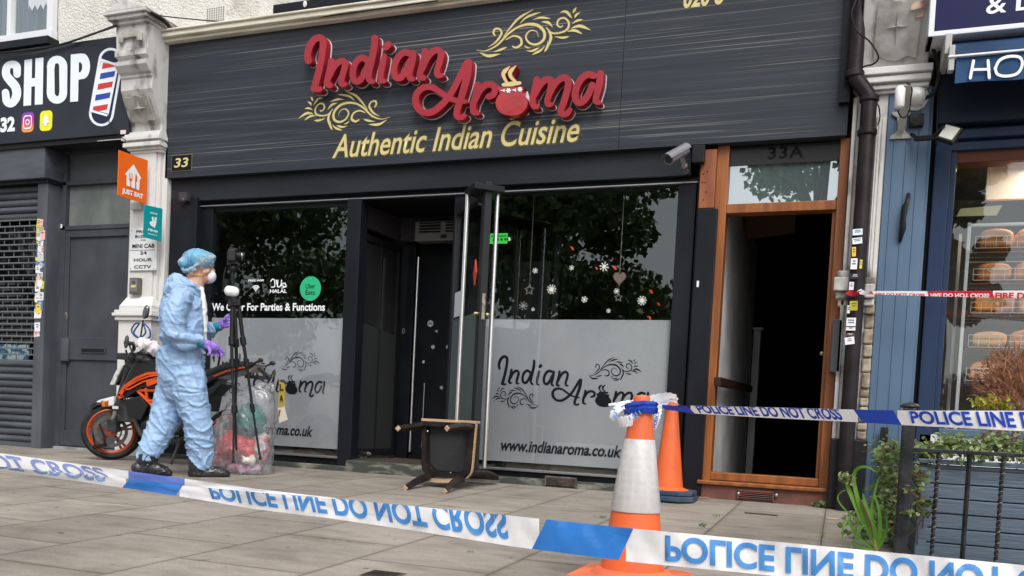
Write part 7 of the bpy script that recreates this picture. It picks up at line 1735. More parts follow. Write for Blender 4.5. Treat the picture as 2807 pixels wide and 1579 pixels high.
for x0, x1, m in ((-400, 345, M_TW), (345, 492, M_TB), (492, 1478, M_TW), (1478, 1716, M_TB), (1716, 3300, M_TW)):
    band(fm_, x0, x1, t1, 'blue_block' if m is M_TB else 'white_film', m, sl=(40 if x0 > 1000 else 20) if m is M_TB else 0, wav=WV, off=0 if m is M_TB else -.0012)
    if m is M_TW: pass
for x0, x1, m in ((-400, 352, M_TW), (352, 506, M_TD), (506, 920, M_TW)): band(fu, x0, x1, t1, 'blue_block' if m is M_TD else 'folded_edge', m if m is M_TW else mat('washed blue tape', (.12, .2, .62), .3), off=.004, wav=WV * .5)
tape_text(fm_, PL_, 1823, 3085, .12, .9, t1, M_TL, flip=True, wav=WV, growx=.04, bold=.032)
tape_text(fm_, PL_, 577, 1393, .2, 1.2, t1, M_TL, flip=True, clip=(0, 1), wav=WV, slant=-14, growx=.12, bold=.032)
tape_text(fm_, PL_, -600, 290, .3, 2.2, t1, mat('pale blue lettering', (.25, .38, .66), .4), flip=True, clip=(0, 1), wav=WV)
tape_text(fu, PL_, -560, 286, -.25, .9, t1, mat('grey blue lettering', (.2, .25, .5), .4), clip=(0, 1), off=.006, wav=WV * .5, slant=-25, growx=.06)
tape_text(fu, PL_, 560, 1300, -.5, .9, t1, mat('grey blue lettering', (.2, .25, .5)), clip=(0, 1), off=.006, wav=WV * .5) if False else None
# rear police tape
t2 = thing('police_tape', 'blue and white police tape running right from the two traffic cones past the doorway', 'police tape', WD(2300, 1140, 3.2))
rear = [(1795, 1108, 1122, 3.35, 3.36), (1850, 1112, 1126, 3.34, 3.36), (1895, 1112, 1133, 3.32, 3.35), (2106, 1116.5, 1145.5, 3.26, 3.31), (2345, 1123, 1157, 3.2, 3.24), (2470, 1125, 1165, 3.16, 3.19), (2807, 1126, 1182, 3.08, 3.09), (3300, 1128, 1206, 2.98, 2.98)]
fr_ = ribbon(rear)
for x0, x1, m in ((1795, 1815, M_TW), (1815, 1893, M_TD), (1893, 2352, M_TW), (2352, 2460, M_TD), (2460, 3250, M_TW)):
    band(fr_, x0, x1, t2, 'blue_block' if m is M_TD else 'white_film', m, sl=-24 if m is M_TD else 0, off=0 if m is M_TD else -.0012, wav=.002)
tape_text(fr_, PL_, 1912, 2306, .1, 1.12, t2, M_TD, clip=(0, .985), wav=.002, slant=-16, bold=.035)
tape_text(fr_, PL_, 2495, 3180, .14, .96, t2, M_TD, wav=.002, slant=-14, bold=.03)
# fire tape
t3 = thing('fire_tape', 'narrow red and white fire tape tied to the downpipe and running off to the right', 'barrier tape', W(2500, 806, -.4))
def DY(x, y, Y): return (Y + 6.8) / ray(x, y)[1]
fire = [(x, t_, b_, DY(x, t_, Y), DY(x, b_, Y)) for x, t_, b_, Y in ((2327, 800, 808, -.19), (2370, 800, 806, -.2), (2396, 798, 807, -.2), (2545, 798, 812, -.26), (2725, 797, 816, -.34), (2807, 796.5, 818, -.38), (3200, 793, 830, -.5))]
ff = ribbon(fire)
for x0, x1, m in ((2327, 2392, M_TR), (2392, 2545, M_TW), (2545, 2722, M_TR), (2722, 3150, M_TW)): band(ff, x0, x1, t3, 'red_block' if m is M_TR else 'white_film', m, sl=-8 if m is M_TR else 0, off=0 if m is M_TR else -.003)
tape_text(ff, 'FIRE DO NOT CROSS', 2400, 2535, -.2, .5, t3, M_TR, clip=(0, 1), off=.004, bold=.04); tape_text(ff, 'FIRE DO NOT CROSS', 2550, 2712, -.1, .6, t3, M_TW, flip=True, clip=(0, 1), off=.004, bold=.04); tape_text(ff, 'FIRE DO NOT CROSS', 2728, 3000, -.1, .75, t3, M_TR, clip=(0, 1), off=.004, bold=.04)
rng = random.Random(2)
def crumple(parent, nm, m, pts, w, tw=0., seg=6, dpt=None):
    """short free ribbon following photo points (x, y, depth) with width w (m), twisting"""
    P_ = spl([WD(*p) for p in pts], seg); vs = []; N_ = len(P_)
    for i, p in enumerate(P_):
        d = (P_[min(i + 1, N_ - 1)] - P_[max(i - 1, 0)]).normalized(); view = Vector(CM[2]); s_ = d.cross(view).normalized(); a = tw * i / N_
        s2 = (s_ * cos(a) + d.cross(s_) * sin(a)); ww = w * (1 + .12 * sin(i * 2.1))
        for v in (-.5, -.17, .17, .5): vs.append(p + s2 * ww * v + view * .004 * sin(i * 1.7 + v * 9))
    o = MB().add(vs, [(4 * i + j, 4 * i + j + 1, 4 * i + j + 5, 4 * i + j + 4) for i in range(N_ - 1) for j in range(3)]).build(nm, m, parent, smooth=50)
    return o
crumple(t3, 'knot', M_TR, [(2322, 800, DY(2322, 800, -.2)), (2340, 806, DY(2340, 800, -.24)), (2362, 800, DY(2360, 800, -.24)), (2378, 806, DY(2378, 800, -.2))], .035, 2.)
crumple(t3, 'knot', M_TW, [(2355, 795, DY(2355, 800, -.24)), (2368, 803, DY(2368, 800, -.26)), (2385, 800, DY(2385, 800, -.22))], .03, 1.)
# ============================================================ cones
M_CO = mat('orange rubber', (.72, .125, .028), .55, (.45, .09, .03), 7, (1, 1, .5), .3, 30, mixp=(.5, .8), detail=12)
M_COL = mat('scuffed orange rubber', (.85, .2, .08), .5, (.6, .13, .06), 6, bump=.2, bscale=30)
def sleeve_mat():
    m = bpy.data.materials.new('reflective sleeve'); m.use_nodes = True; n = m.node_tree; b = n.nodes['Principled BSDF']
    tc = n.nodes.new('ShaderNodeTexCoord'); v = n.nodes.new('ShaderNodeTexVoronoi'); v.inputs['Scale'].default_value = 34; v.inputs['Randomness'].default_value = .08
    r = n.nodes.new('ShaderNodeValToRGB'); r.color_ramp.elements[0].position = .0; r.color_ramp.elements[0].color = (.55, .53, .52, 1); r.color_ramp.elements[1].position = .5; r.color_ramp.elements[1].color = (.58, .565, .555, 1)
    q = r.color_ramp.elements.new(.42); q.color = (.545, .525, .515, 1)
    no = n.nodes.new('ShaderNodeTexNoise'); no.inputs['Scale'].default_value = 9; mx = n.nodes.new('ShaderNodeMixRGB'); mx.blend_type = 'MULTIPLY'; mx.inputs[0].default_value = .25
    n.links.new(tc.outputs['Object'], v.inputs[0]); n.links.new(v.outputs['Distance'], r.inputs[0]); n.links.new(r.outputs[0], mx.inputs[1]); n.links.new(no.outputs[0], mx.inputs[2]); n.links.new(mx.outputs[0], b.inputs['Base Color']); b.inputs['Roughness'].default_value = .3
    return m
M_SLV = sleeve_mat()
def base_poly(cx, cy, r, cut, z):
    out = []
    for sx_, sy_ in ((1, 1), (-1, 1), (-1, -1), (1, -1)):
        a = (cx + sx_ * r, cy + sy_ * (r - cut)); b_ = (cx + sx_ * (r - cut), cy + sy_ * r)
        out += [a, b_] if sx_ * sy_ > 0 else [b_, a]
    return [(x, y, z) for x, y in out]
g1 = G(1730, 1612); Yk = g1.y; z0 = gz(Yk)
top = W(1751, 1084, Yk).z
c1 = thing('traffic_cone', 'large traffic cone with a white reflective sleeve and an orange base, in front', 'traffic cone', (g1.x, Yk, z0), 'traffic cones')
zz = lambda y: W(1745, y, Yk).z - z0
Hc = top - z0; cx_ = g1.x
rad = lambda h: .032 + (.128 - .032) * (1 - h / Hc)
zs0, zs1 = zz(1401), zz(1204)
def shell(prof, m, nm, parent, c, n=40): return MB().lathe(prof, c, (0, 0, 1), n=n).build(nm, m, parent, smooth=50)
C1 = Vector((cx_, Yk, z0))
shell([(rad(.05), .05), (rad(zs0 * .5), zs0 * .5), (rad(zs0), zs0), (rad(zs1), zs1), (rad(Hc - .05), Hc - .05), (.038, Hc - .05), (.038, Hc - .032), (.031, Hc - .03), (.031, Hc - .006), (.026, Hc), (0, Hc)], M_CO, 'cone_body', c1, C1)
shell([(rad(zs0) + .004, zs0), (rad(zs0) + .005, zs0 + .004), (rad(zs1) + .005, zs1 - .004), (rad(zs1) + .002, zs1)], M_SLV, 'reflective_sleeve', c1, C1)
bm_ = MB().prism(base_poly(cx_, Yk, .215, .05, z0 + .004), (0, 0, .05)).lathe([(.17, .04), (.15, .06), (.135, .075), (.0, .08)], C1, n=32)
bm_.build('cone_base', M_COL, c1, bev=.014, seg=3, smooth=40)
Y2 = -.33; g2x = W(1830, 1340, Y2).x; z2 = gz(Y2); C2 = Vector((g2x, Y2, z2)); H2 = W(1820, 1079, Y2).z - z2
c2 = thing('traffic_cone', 'plain orange traffic cone on a dark blue octagonal base, behind', 'traffic cone', tuple(C2), 'traffic cones')
r2 = lambda h: .03 + (.122 - .03) * (1 - h / H2)
shell([(.16, .075), (.15, .085), (r2(.1), .1), (r2(H2 * .4), H2 * .4), (r2(H2 - .05), H2 - .05), (.036, H2 - .05), (.036, H2 - .03), (.03, H2 - .028), (.026, H2), (0, H2)], M_CO, 'cone_body', c2, C2)
MB().prism(base_poly(g2x, Y2, .21, .09, z2 + .003), (0, 0, .04)).prism(base_poly(g2x, Y2, .2, .085, z2 + .045), (0, 0, .035)).build('cone_base', mat('dark blue rubber', (.03, .055, .1), .6, (.07, .09, .12), 8), c2, bev=.008)
# tape tied round the cone tops
kz = thing('tape_knot', 'crumpled blue and white police tape knotted round the top of the front cone', 'police tape', WD(1760, 1110, 3.4))
Rk = rad(Hc - .09) + .008
zk0 = zz(1130)
o = MB(); n = 26; vs = []
for k in range(n + 1):
    t = 2 * pi * k / n; w0 = .004 * sin(k * 1.9) + rng.uniform(-.003, .003)
    for j, (rr_, hh) in enumerate(((Rk + .002, zk0 - .006), (Rk + .008, zk0 + .01), (Rk + .001, zk0 + .018), (Rk + .006, zk0 + .028), (Rk - .003, zk0 + .038))): vs.append((cx_ + (rr_ + w0) * cos(t), Yk + (rr_ + w0) * sin(t), z0 + hh + .006 * sin(t + 2) + rng.uniform(-.003, .003)))
o.add(vs, [(5 * i + j, 5 * i + j + 1, 5 * i + j + 6, 5 * i + j + 5) for i in range(n) for j in range(4)]); o.build('wrapped_band', M_TD, kz, smooth=40)
dk = 3.33
crumple(kz, 'white_band', M_TW, [(1732, 1122, dk), (1752, 1128, dk - .05), (1785, 1122, dk - .02), (1815, 1115, dk)], .022, .5)
crumple(kz, 'white_band', M_TW, [(1735, 1100, dk), (1760, 1104, dk - .05), (1785, 1098, dk)], .02, .5)
for pts, w, tw, m in (([(1778, 1098, dk), (1800, 1092, dk + .1), (1830, 1086, dk + .3), (1848, 1092, dk + .4), (1852, 1106, dk + .4)], .034, 1.5, M_TW), ([(1785, 1112, dk), (1810, 1102, dk + .1), (1835, 1100, dk + .3), (1856, 1104, dk + .4)], .03, 2.5, M_TW), ([(1790, 1105, dk), (1815, 1108, dk + .1), (1840, 1096, dk + .2)], .03, -2, mat('grey blue tape', (.35, .42, .6), .3))):
    crumple(kz, 'crumpled_tape', m, pts, w, tw)
A1 = crumple(kz, 'loose_end', M_TW, [(1738, 1108, dk), (1712, 1110, dk - .02), (1692, 1122, dk - .03), (1682, 1138, dk - .03), (1690, 1150, dk - .03)], .032, .7)
crumple(kz, 'loose_end', M_TW, [(1735, 1106, dk), (1705, 1106, dk), (1680, 1108, dk - .03), (1668, 1109, dk - .03)], .013, 1.)
crumple(kz, 'loose_end', M_TW, [(1762, 1120, dk - .07), (1750, 1138, dk - .09), (1730, 1152, dk - .1), (1708, 1156, dk - .1), (1694, 1158, dk - .09)], .042, -.5)
crumple(kz, 'loose_end', M_TW, [(1806, 1120, dk - .02), (1802, 1140, dk - .03), (1796, 1158, dk - .03), (1790, 1175, dk - .03)], .024, .4)
MKS = MB()
def mark(x, y, l, a, w, d):
    c = WD(x, y, d); ex = (WD(x + 1, y, d) - c) ; ey_ = (WD(x, y + 1, d) - c); u = ex * cos(a) + ey_ * sin(a); v = -ex * sin(a) + ey_ * cos(a)
    MKS.add([c - u * l / 2 - v * w / 2, c + u * l / 2 - v * w / 2, c + u * l / 2 + v * w / 2, c - u * l / 2 + v * w / 2], [(0, 1, 2, 3)])
for x, y, a in ((1681, 1122, .3), (1688, 1132, .5), (1694, 1141, .6), (1686, 1144, .7)): mark(x, y, 11, a, 4, dk - .06)
for x, y, a in ((1716, 1110, -.4), (1726, 1107, -.4), (1706, 1114, -.6)): mark(x, y, 9, a, 4, dk - .05)
for x, y, a in ((1726, 1148, 1), (1736, 1140, .4), (1744, 1134, .9), (1738, 1150, .2), (1748, 1143, .4), (1754, 1130, 1.)): mark(x, y, 10, a, 4, dk - .13)
MKS.build('lettering', M_TL, kz)
fq = lambda x, v, off=0.: None
me = text_mesh('POLICE', 1, 1, bold=.04)
obj_of(map_mesh(me, lambda a, b, c: tuple(WD(1785 + 17 * a + 10 * b * 0 + (1 - b) * 0 + a * 0, 1176 - 52 * a, dk - .05) if False else WD(1788 + a * 12 + (1 - b) * 9, 1172 - a * 46 + (1 - b) * 2, dk - .055))), 'lettering', M_TD, kz)
# ============================================================ covers in the paving
def cover(name, label, x, y, w, d, m=None, ang=0.):
    p = G(x, y); t = thing(name, label, 'drain cover', (p.x, p.y, gz(p.y)))
    def q(a, b, h): X = p.x + a; Y = p.y + b; return (X, Y, gz(Y) + h)
    f = MB(); f.add([q(-w / 2, -d / 2, .003), q(w / 2, -d / 2, .003), q(w / 2, d / 2, .003), q(-w / 2, d / 2, .003)], [(0, 1, 2, 3)]); f.build('frame', mat('rusted iron', (.06, .045, .035), .7, (.12, .09, .07), 20, bump=.5, bscale=60), t)
    l = MB(); n = int(w / .02)
    for k in range(n): a = -w / 2 + .012 + k * (w - .02) / n; l.add([q(a, -d / 2 + .01, .0045), q(a + .009, -d / 2 + .01, .0045), q(a + .009, d / 2 - .01, .0045), q(a, d / 2 - .01, .0045)], [(0, 1, 2, 3)])
    l.build('slots', M_DARK, t)
cover('drain_cover', 'small slotted iron drain cover set in the paving near the orange doorway', 2086, 1410, .22, .055)
cover('stop_tap_cover', 'small square iron cover in the paving at the bottom edge', 1050, 1576, .14, .12)
# litter and pale spots
for i, (x, y, lab) in enumerate(((1290, 1513, 'small grey bottle cap on the paving in front of the chair'), (535, 1434, 'pale pebble on the paving at the left'),)):
    p = G(x, y); tag(MB().lathe([(.014, 0), (.014, .006), (.0, .008)], (p.x, p.y, gz(p.y) + .001), n=14).build('bottle_cap' if i == 0 else 'pebble', mat('grey metal cap', (.25, .24, .23), .5), smooth=30), lab, 'litter')
p = G(2282, 1424); tag(MB().tube([(p.x - .035, p.y, gz(p.y) + .006), (p.x + .03, p.y - .01, gz(p.y) + .006)], .004, 8).build('cigarette_end', mat('cream paper tube', (.6, .5, .38), .7)), 'cigarette end on the paving beside the weeds', 'litter')
# ============================================================ railing, planter and plants
YR = -2.35
M_IRON = mat('black railing paint', (.012, .013, .016), .35, (.03, .03, .033), 12, bump=.3, bscale=40)
ra = thing('railing', 'black iron railing with twisted bars round the blue planter', 'railing', (W(2480, 1500, YR).x, YR, gz(YR)))
px0, px1 = W(2464, 1300, YR).x, W(2499, 1300, YR).x
pt = W(2485, 1118, YR).z
q = MB().box(px0, px1, YR - .035, YR + .035, gz(YR), pt); q.lathe([(.04, 0), (.045, .008), (.03, .02), (0, .028)], ((px0 + px1) / 2, YR, pt), n=16); q.build('post', M_IRON, ra, bev=.005)
zr = W(2600, 1236, YR).z
MB().box(px1, 2.0, YR - .01, YR + .01, zr - .012, zr + .006).build('top_rail', M_IRON, ra, bev=.003)
def twist(x, z0, z1, Y, tw=1.):
    o = MB(); n = 26; s = .0075; vs = []
    for i in range(n * 2 + 1):
        t = i / (n * 2); a = tw * t * 2 * pi * 5; vs += [(x + s * 1.42 * cos(a + k * pi / 2), Y + s * 1.42 * sin(a + k * pi / 2), z0 + (z1 - z0) * t) for k in range(4)]
    o.add(vs, [(4 * i + j, 4 * i + (j + 1) % 4, 4 * i + 4 + (j + 1) % 4, 4 * i + 4 + j) for i in range(n * 2) for j in range(4)]); return o
xs = [(2572, 1), (2657, 0), (2750, 1), (2840, 0)]
for x, tw in xs: twist(W(x, 1260, YR).x, gz(YR) + .01, zr, YR, tw).build('railing_bar', M_IRON, ra)
yb = -1.1
sr = MB().box((px0 + px1) / 2 - .01, (px0 + px1) / 2 + .01, YR, -.1, zr - .012, zr + .006); sr.build('side_rail', M_IRON, ra, bev=.003)
for Yb in (-2.0, -1.65, -1.3, -.95, -.6): twist((px0 + px1) / 2, gz(Yb), zr, Yb).build('railing_bar', M_IRON, ra)
MB().box((px0 + px1) / 2 - .025, (px0 + px1) / 2 + .025, -.12, -.07, gz(-.1), pt - .05).build('post', M_IRON, ra, bev=.004)
# planter
YPl = -2.1
x0 = W(2518, 1330, YPl).x; zt = W(2650, 1276, YPl).z
pl = thing('planter', 'slate blue boarded planter box behind the black railing', 'planter', (x0 + .8, YPl, gz(YPl)))
bd = MB(); z = gz(YPl) + .01; hb_ = .072; rng = random.Random(7)
while z < zt - .02:
    h1 = min(hb_, zt - z); dy = rng.uniform(-.004, .004)
    bd.box(x0, 2.6, YPl + dy, YPl + .025 + dy, z, z + h1 - .005); bd.box(x0 - .0, x0 + .025, YPl + .03, -.5, z, z + h1 - .005); z += hb_
M_PLT = mat('slate blue board', (.085, .12, .165), .55, (.06, .09, .125), 5, (.4, 1, 4), .4, 25, detail=8)
bd.build('boards', M_PLT, pl, bev=.004)
MB().box(x0 - .0, x0 + .05, YPl - .012, YPl, gz(YPl), zt - .02).box(x0 - .01, 2.6, YPl - .02, YPl + .04, zt, zt + .022).build('corner_batten', M_PLT, pl, bev=.004)
MB().box(x0 + .03, 2.6, YPl + .03, -.5, gz(YPl), zt - .03).build('soil', mat('dark soil', (.02, .014, .01), 1, bump=1., bscale=40), pl)
# leaves
def leaf_mesh(P_, U, V, s, cup=.25):
    """many pointed oval leaves: centres P, length axis U, width axis V"""
    m = len(P_); W_ = np.cross(U, V); out = np.empty((m, 8, 3)); s = s[:, None]
    prof = [(0, 0), (.25, .36), (.6, .38), (1, 0), (.6, -.38), (.25, -.36)]
    k = 0
    for u, v in prof: out[:, k] = P_ + U * s * (u - .3) + V * s * v + W_ * s * cup * abs(v); k += 1
    out[:, 6] = P_ + U * s * (.25 - .3); out[:, 7] = P_ + U * s * (.6 - .3)
    me = bpy.data.meshes.new('l'); F = [(0, 6, 1), (1, 6, 7, 2), (2, 7, 3), (0, 5, 6), (5, 4, 7, 6), (4, 3, 7)]
    fs = [tuple(i * 8 + j for j in f) for i in range(m) for f in F]
    me.from_pydata(out.reshape(-1, 3).tolist(), [], fs); return me
def rand_axes(rng, m, up=.5):
    U = rng.normal(size=(m, 3)); U[:, 2] *= .5; U /= np.linalg.norm(U, axis=1)[:, None]
    N_ = rng.normal(size=(m, 3)) * .6 + [0, -.5, up]; V = np.cross(N_, U); V /= np.linalg.norm(V, axis=1)[:, None]; return U, V
def leaf_mat(nm, c, c2, sc=9):
    m = mat(nm, c, .45, c2, sc); n = m.node_tree; b = n.nodes['Principled BSDF']; t = n.nodes.new('ShaderNodeBsdfTranslucent'); t.inputs[0].default_value = tuple(min(1, v * 1.6) for v in c2) + (1,)
    x = n.nodes.new('ShaderNodeMixShader'); x.inputs[0].default_value = .25; n.links.new(b.outputs[0], x.inputs[1]); n.links.new(t.outputs[0], x.inputs[2]); n.links.new(x.outputs[0], n.nodes['Material Output'].inputs[0]); return m
M_IVY = leaf_mat('ivy leaf', (.08, .14, .04), (.17, .22, .09), 30)
M_IVY2 = leaf_mat('pale ivy leaf', (.16, .24, .08), (.28, .32, .14), 20)
def ivy(label, spots, seed, ls=.04, n=60, cat='ivy'):
    rng = np.random.default_rng(seed); P_ = []; 
    for (x, y, Y, rx, ry, rz, k) in spots:
        c = np.array(W(x, y, Y)); P_.append(c + rng.normal(size=(k, 3)) * [rx, ry, rz])
    P_ = np.vstack(P_); U, V = rand_axes(rng, len(P_)); s = ls * rng.uniform(.6, 1.3, len(P_))
    c0 = P_[:, :].mean(0); t = thing('ivy', label, 'plant', tuple(c0), 'trailing ivy plants')
    h = len(P_) // 3
    idx = rng.permutation(len(P_)); a, b = idx[h:], idx[:h]
    obj_of(leaf_mesh(P_[a], U[a], V[a], s[a]), 'foliage', M_IVY, t); obj_of(leaf_mesh(P_[b] + [0, -.012, .006], U[b], V[b], s[b]), 'young_leaves', M_IVY2, t)
    st = MB()
    for k in range(26):
        i = rng.integers(len(P_)); p = Vector(P_[i]); q_ = p + Vector((rng.normal() * .05, .02 + abs(rng.normal()) * .03, -abs(rng.normal()) * .1)); st.tube([q_, (p + q_) / 2 + Vector((.01, 0, .01)), p], .0025, 5)
    st.build('stems', mat('brown stem', (.12, .06, .035), .8), t); return t
tops = [(x, 1222 + 14 * sin(x * .05) + (x - 2530) * .02, -2.0, .04, .04, .02, 62) for x in range(2525, 2860, 22)]
ivy('low ivy spilling along the top of the blue planter', tops + [(x, 1252, -2.12, .03, .02, .02, 16) for x in range(2560, 2860, 40)], 1, .027)
ivy('ivy hanging down left of the black railing post', [(2425 + 16 * sin(y * .03), y, -2.1, .03, .05, .028, 42) for y in range(1240, 1440, 14)] + [(2450, 1215, -2.2, .02, .03, .015, 26), (2440, 1240, -2.2, .03, .03, .02, 30), (2430, 1400, -2.2, .04, .04, .03, 24), (2415, 1440, -2.2, .05, .04, .03, 20)], 2, .026)
ivy('ivy trailing down between the railing post and the planter boards', [(2515, 1290, -2.15, .014, .02, .02, 18), (2520, 1320, -2.16, .018, .02, .02, 16), (2510, 1345, -2.16, .012, .02, .02, 10), (2482, 1345, -2.4, .008, .012, .012, 7), (2530, 1385, -2.18, .024, .02, .012, 16), (2545, 1372, -2.18, .012, .01, .01, 8), (2500, 1405, -2.18, .03, .02, .01, 14), (2485, 1410, -2.4, .01, .01, .008, 6)], 3, .03)
# tall grass like weed with arching blades
wd2 = thing('maize_weed', 'tall bright green weed with broad arching blades growing beside the railing', 'plant', (W(2402, 1512, -2.3).x, -2.3, gz(-2.3)))
M_BL = leaf_mat('bright blade', (.05, .15, .018), (.12, .25, .035), 5)
def blade(pts, w, Y):
    P_ = spl([W(x, y, Y + dy) for x, y, dy in pts], 5); vs = []; N_ = len(P_)
    for i, p in enumerate(P_):
        t = i / (N_ - 1); d = (P_[min(i + 1, N_ - 1)] - P_[max(i - 1, 0)]).normalized(); s_ = d.cross(Vector((.25, -1, .15))).normalized(); k = w * .5 * (min(1, t * 5 + .35)) * (1 - t ** 3) ** .8
        vs += [p - s_ * k / 2, p + Vector((0, .006, 0)) * (k / w), p + s_ * k / 2]
    o = MB().add(vs, [(3 * i + j, 3 * i + j + 1, 3 * i + j + 4, 3 * i + j + 3) for i in range(N_ - 1) for j in range(2)]); return o.build('blade', M_BL, wd2, smooth=60)
YW = -2.3
base = (2402, 1508, 0)
for pts, w in (([base, (2375, 1440, 0), (2352, 1370, 0), (2340, 1310, 0), (2352, 1284, -.02), (2378, 1280, -.04), (2405, 1296, -.05)], .042), ([(2395, 1490, 0), (2390, 1400, .02), (2400, 1340, .02), (2412, 1300, .02)], .03), ([(2370, 1440, 0), (2352, 1400, 0), (2330, 1350, 0), (2318, 1320, -.01), (2305, 1306, -.02)], .045),
               ([(2360, 1430, 0), (2325, 1405, -.01), (2300, 1375, -.02), (2298, 1358, -.02), (2310, 1346, -.03), (2320, 1344, -.03)], .018), ([base, (2350, 1470, -.03), (2325, 1430, -.05), (2312, 1445, -.07), (2308, 1500, -.08)], .03), ([base, (2385, 1470, -.03), (2370, 1440, -.05), (2350, 1460, -.06), (2335, 1500, -.07)], .03),
               ([base, (2412, 1460, 0), (2410, 1400, 0), (2395, 1350, .01)], .04), ([base, (2420, 1480, 0), (2432, 1440, 0), (2425, 1410, 0)], .035), ([base, (2360, 1500, -.04), (2340, 1485, -.06), (2330, 1510, -.08)], .03), ([base, (2395, 1440, -.02), (2372, 1380, -.02), (2365, 1350, -.03)], .04)):
    blade(pts, w, YW)
st = MB().tube([Vector((W(2402, 1512, YW).x, YW, gz(YW) - .01)), W(2402, 1512, YW), W(2385, 1440, YW), W(2362, 1370, YW)], [.013, .012, .009, .006], 8); st.build('stalk', mat('reddish stalk', (.2, .15, .05), .6), wd2, smooth=True)
rg = np.random.default_rng(9); c = np.array(W(2318, 1312, YW - .02)); P_ = c + rg.normal(size=(60, 3)) * [.016, .01, .012]; U, V = rand_axes(rg, 60, .9); U[:, 2] = abs(U[:, 2]) + .3
obj_of(leaf_mesh(P_, U, V, .022 * rg.uniform(.6, 1.2, 60)), 'flower_head', M_IVY2, wd2)
def low_weed(label, spots, seed, ls=.03):
    rng = np.random.default_rng(seed); P_ = []
    for x, y, sx, sy, h, k in spots:
        g = np.array(G(x, y)); q_ = g + rng.normal(size=(k, 3)) * [sx, sy, 0]; q_[:, 2] = SLOPE * q_[:, 1] + rng.uniform(.005, h, k); P_.append(q_)
    P_ = np.vstack(P_); U, V = rand_axes(rng, len(P_), .8); U[:, 2] = abs(U[:, 2]) + .25
    t = thing('weed', label, 'plant', tuple(P_.mean(0)), 'weeds in the paving'); obj_of(leaf_mesh(P_, U, V, ls * rng.uniform(.5, 1.3, len(P_))), 'leaves', M_IVY, t)
low_weed('weed tuft against the foot of the black plinth', [(2255, 1392, .05, .02, .035, 60)], 1, .035)
low_weed('weed tuft in the joint nearest the front cone, on its left', [(1650, 1421, .022, .006, .012, 22)], 2, .014)
low_weed('small weed in the paving joint right of the front cone', [(1965, 1418, .010, .008, .012, 14)], 3, .013)
low_weed('weed tuft in the paving right of the front cone, lower of the two', [(1923, 1444, .014, .010, .016, 24)], 4, .015)
low_weed('straggling weeds at the foot of the tall bladed weed', [(2380, 1480, .06, .04, .1, 90), (2350, 1440, .05, .05, .08, 60), (2360, 1385, .04, .04, .08, 50), (2430, 1500, .06, .05, .1, 80)], 5, .035)
low_weed('thin weed line in the joint below the black plinth', [(2255, 1470, .004, .06, .01, 30)], 6, .011)
rng = np.random.default_rng(12); c = W(1930, 1372, .0)
lit = MB(); R_ = random.Random(3)
for k in range(26):
    X = W(R_.uniform(1905, 1945), 1372, -.02).x; Y = -R_.uniform(.0, .1); s_ = R_.uniform(.006, .016); lit.add([(X - s_, Y, gz(Y) + .004), (X, Y - s_, gz(Y) + .01), (X + s_, Y, gz(Y) + .006), (X, Y + s_, gz(Y) + .012)], [(0, 1, 2, 3)])
tag(lit.build('leaf_litter', mat('dry leaf bits', (.45, .38, .22), .8, (.2, .16, .1), 40)), 'dry leaf bits gathered in the corner beside the orange door post', 'litter', kind='stuff')
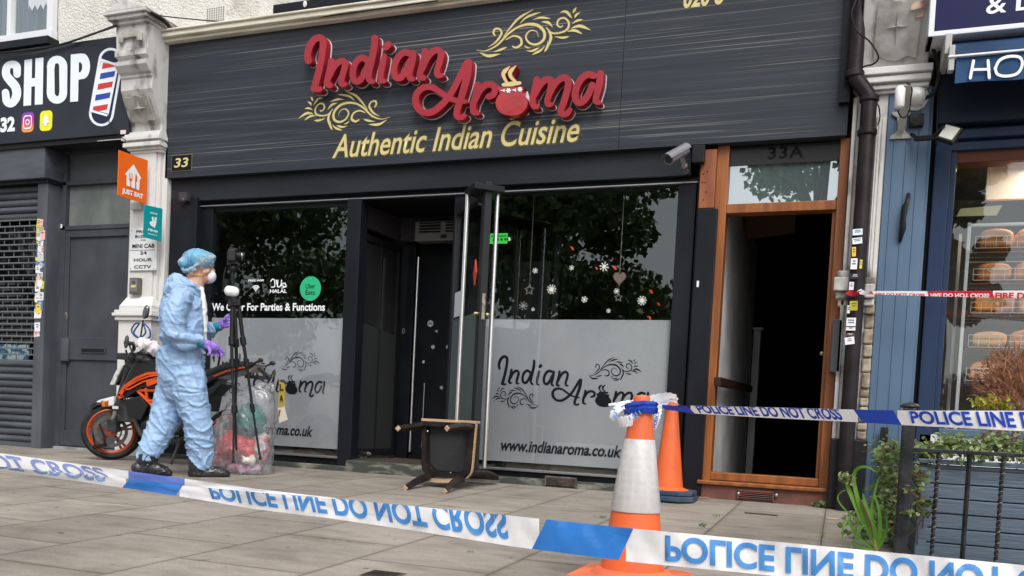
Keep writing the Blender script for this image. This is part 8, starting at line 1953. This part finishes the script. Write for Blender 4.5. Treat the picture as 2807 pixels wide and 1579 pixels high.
# brown feathery shrub
sh = thing('dried_shrub', 'dry brown feathery shrub on bare stems in front of the bakery window', 'shrub', tuple(W(2760, 1230, -.9)))
M_DRY = mat('dry needles', (.13, .05, .025), .8, (.26, .12, .07), 12)
rng = np.random.default_rng(4); tips = MB(); R_ = random.Random(4)
for k in range(1500):
    x = R_.gauss(2775, 50); y = R_.gauss(1050, 45)
    if ((x - 2780) / 110) ** 2 + ((y - 1050) / 92) ** 2 > 1: continue
    p = W(x, y, -.95 + R_.gauss(0, .1)); a = R_.uniform(-.9, .6) - (2780 - x) * .012; L_ = R_.uniform(.03, .08)
    d = Vector((sin(a) * .8, R_.uniform(-.5, .5), cos(a))); q1 = p + d * L_ * .5; q2 = p + d * L_ + Vector((sin(a) * .3, 0, -.3)) * L_ * .5
    s_ = Vector((.0035, 0, .002)); tips.add([p - s_, p + s_, q1 + s_ * .8, q1 - s_ * .8, q2], [(0, 1, 2, 3), (3, 2, 4)])
    for b_ in range(3):
        t = R_.uniform(.2, .9); o_ = p + (q1 - p) * t; e_ = o_ + (d.cross(Vector((0, 1, 0))) * R_.choice((-1, 1)) + d * .6) * L_ * .35; tips.add([o_, o_ + s_ * .7, e_], [(0, 1, 2)])
tips.build('foliage', M_DRY, sh)
st = MB()
for x0_, x1_, y1_ in ((2712, 2725, 1130), (2708, 2700, 1150), (2752, 2770, 1110), (2768, 2790, 1120), (2730, 2745, 1140), (2785, 2800, 1140)): st.tube(spl([W(x0_ + 10, 1262, -1.1), W((x0_ + x1_) / 2 - 6, 1215, -1.0), W(x1_, y1_, -.95)]), [.009] * 5 + [.008] * 5 + [.004], 6)
for k in range(60):
    x = R_.uniform(2700, 2810); y = R_.uniform(1175, 1240); p = W(x, y, -1.); st.tube([p, p + Vector((R_.gauss(0, .03), R_.gauss(0, .02), R_.gauss(0, .03)))], .0016, 4)
st.build('bare_stems', mat('brown stem', (.12, .06, .035)), sh)
yl = thing('yellow_sprig', 'bright yellow green sprigs below the dry brown shrub', 'plant', tuple(W(2720, 1120, -1.05)))
P_ = np.vstack([np.array(W(x, y, -1.05)) + rng.normal(size=(60, 3)) * [.028, .02, .018] for x, y in ((2690, 1108), (2715, 1118), (2745, 1098), (2755, 1112), (2700, 1098))]); U, V = rand_axes(rng, len(P_)); U[:, 2] = abs(U[:, 2]) + .4
obj_of(leaf_mesh(P_, U, V, .02 * rng.uniform(.6, 1.3, len(P_))), 'leaves', leaf_mat('yellow green leaf', (.3, .33, .03), (.45, .42, .05), 20), yl)
s = MB()
for k in range(8): s.tube([W(2690 + k * 9, 1240, -1.1), W(2688 + k * 9, 1112, -1.05)], .003, 5)
s.build('stems', mat('brown stem', (.12, .06, .035)), yl)
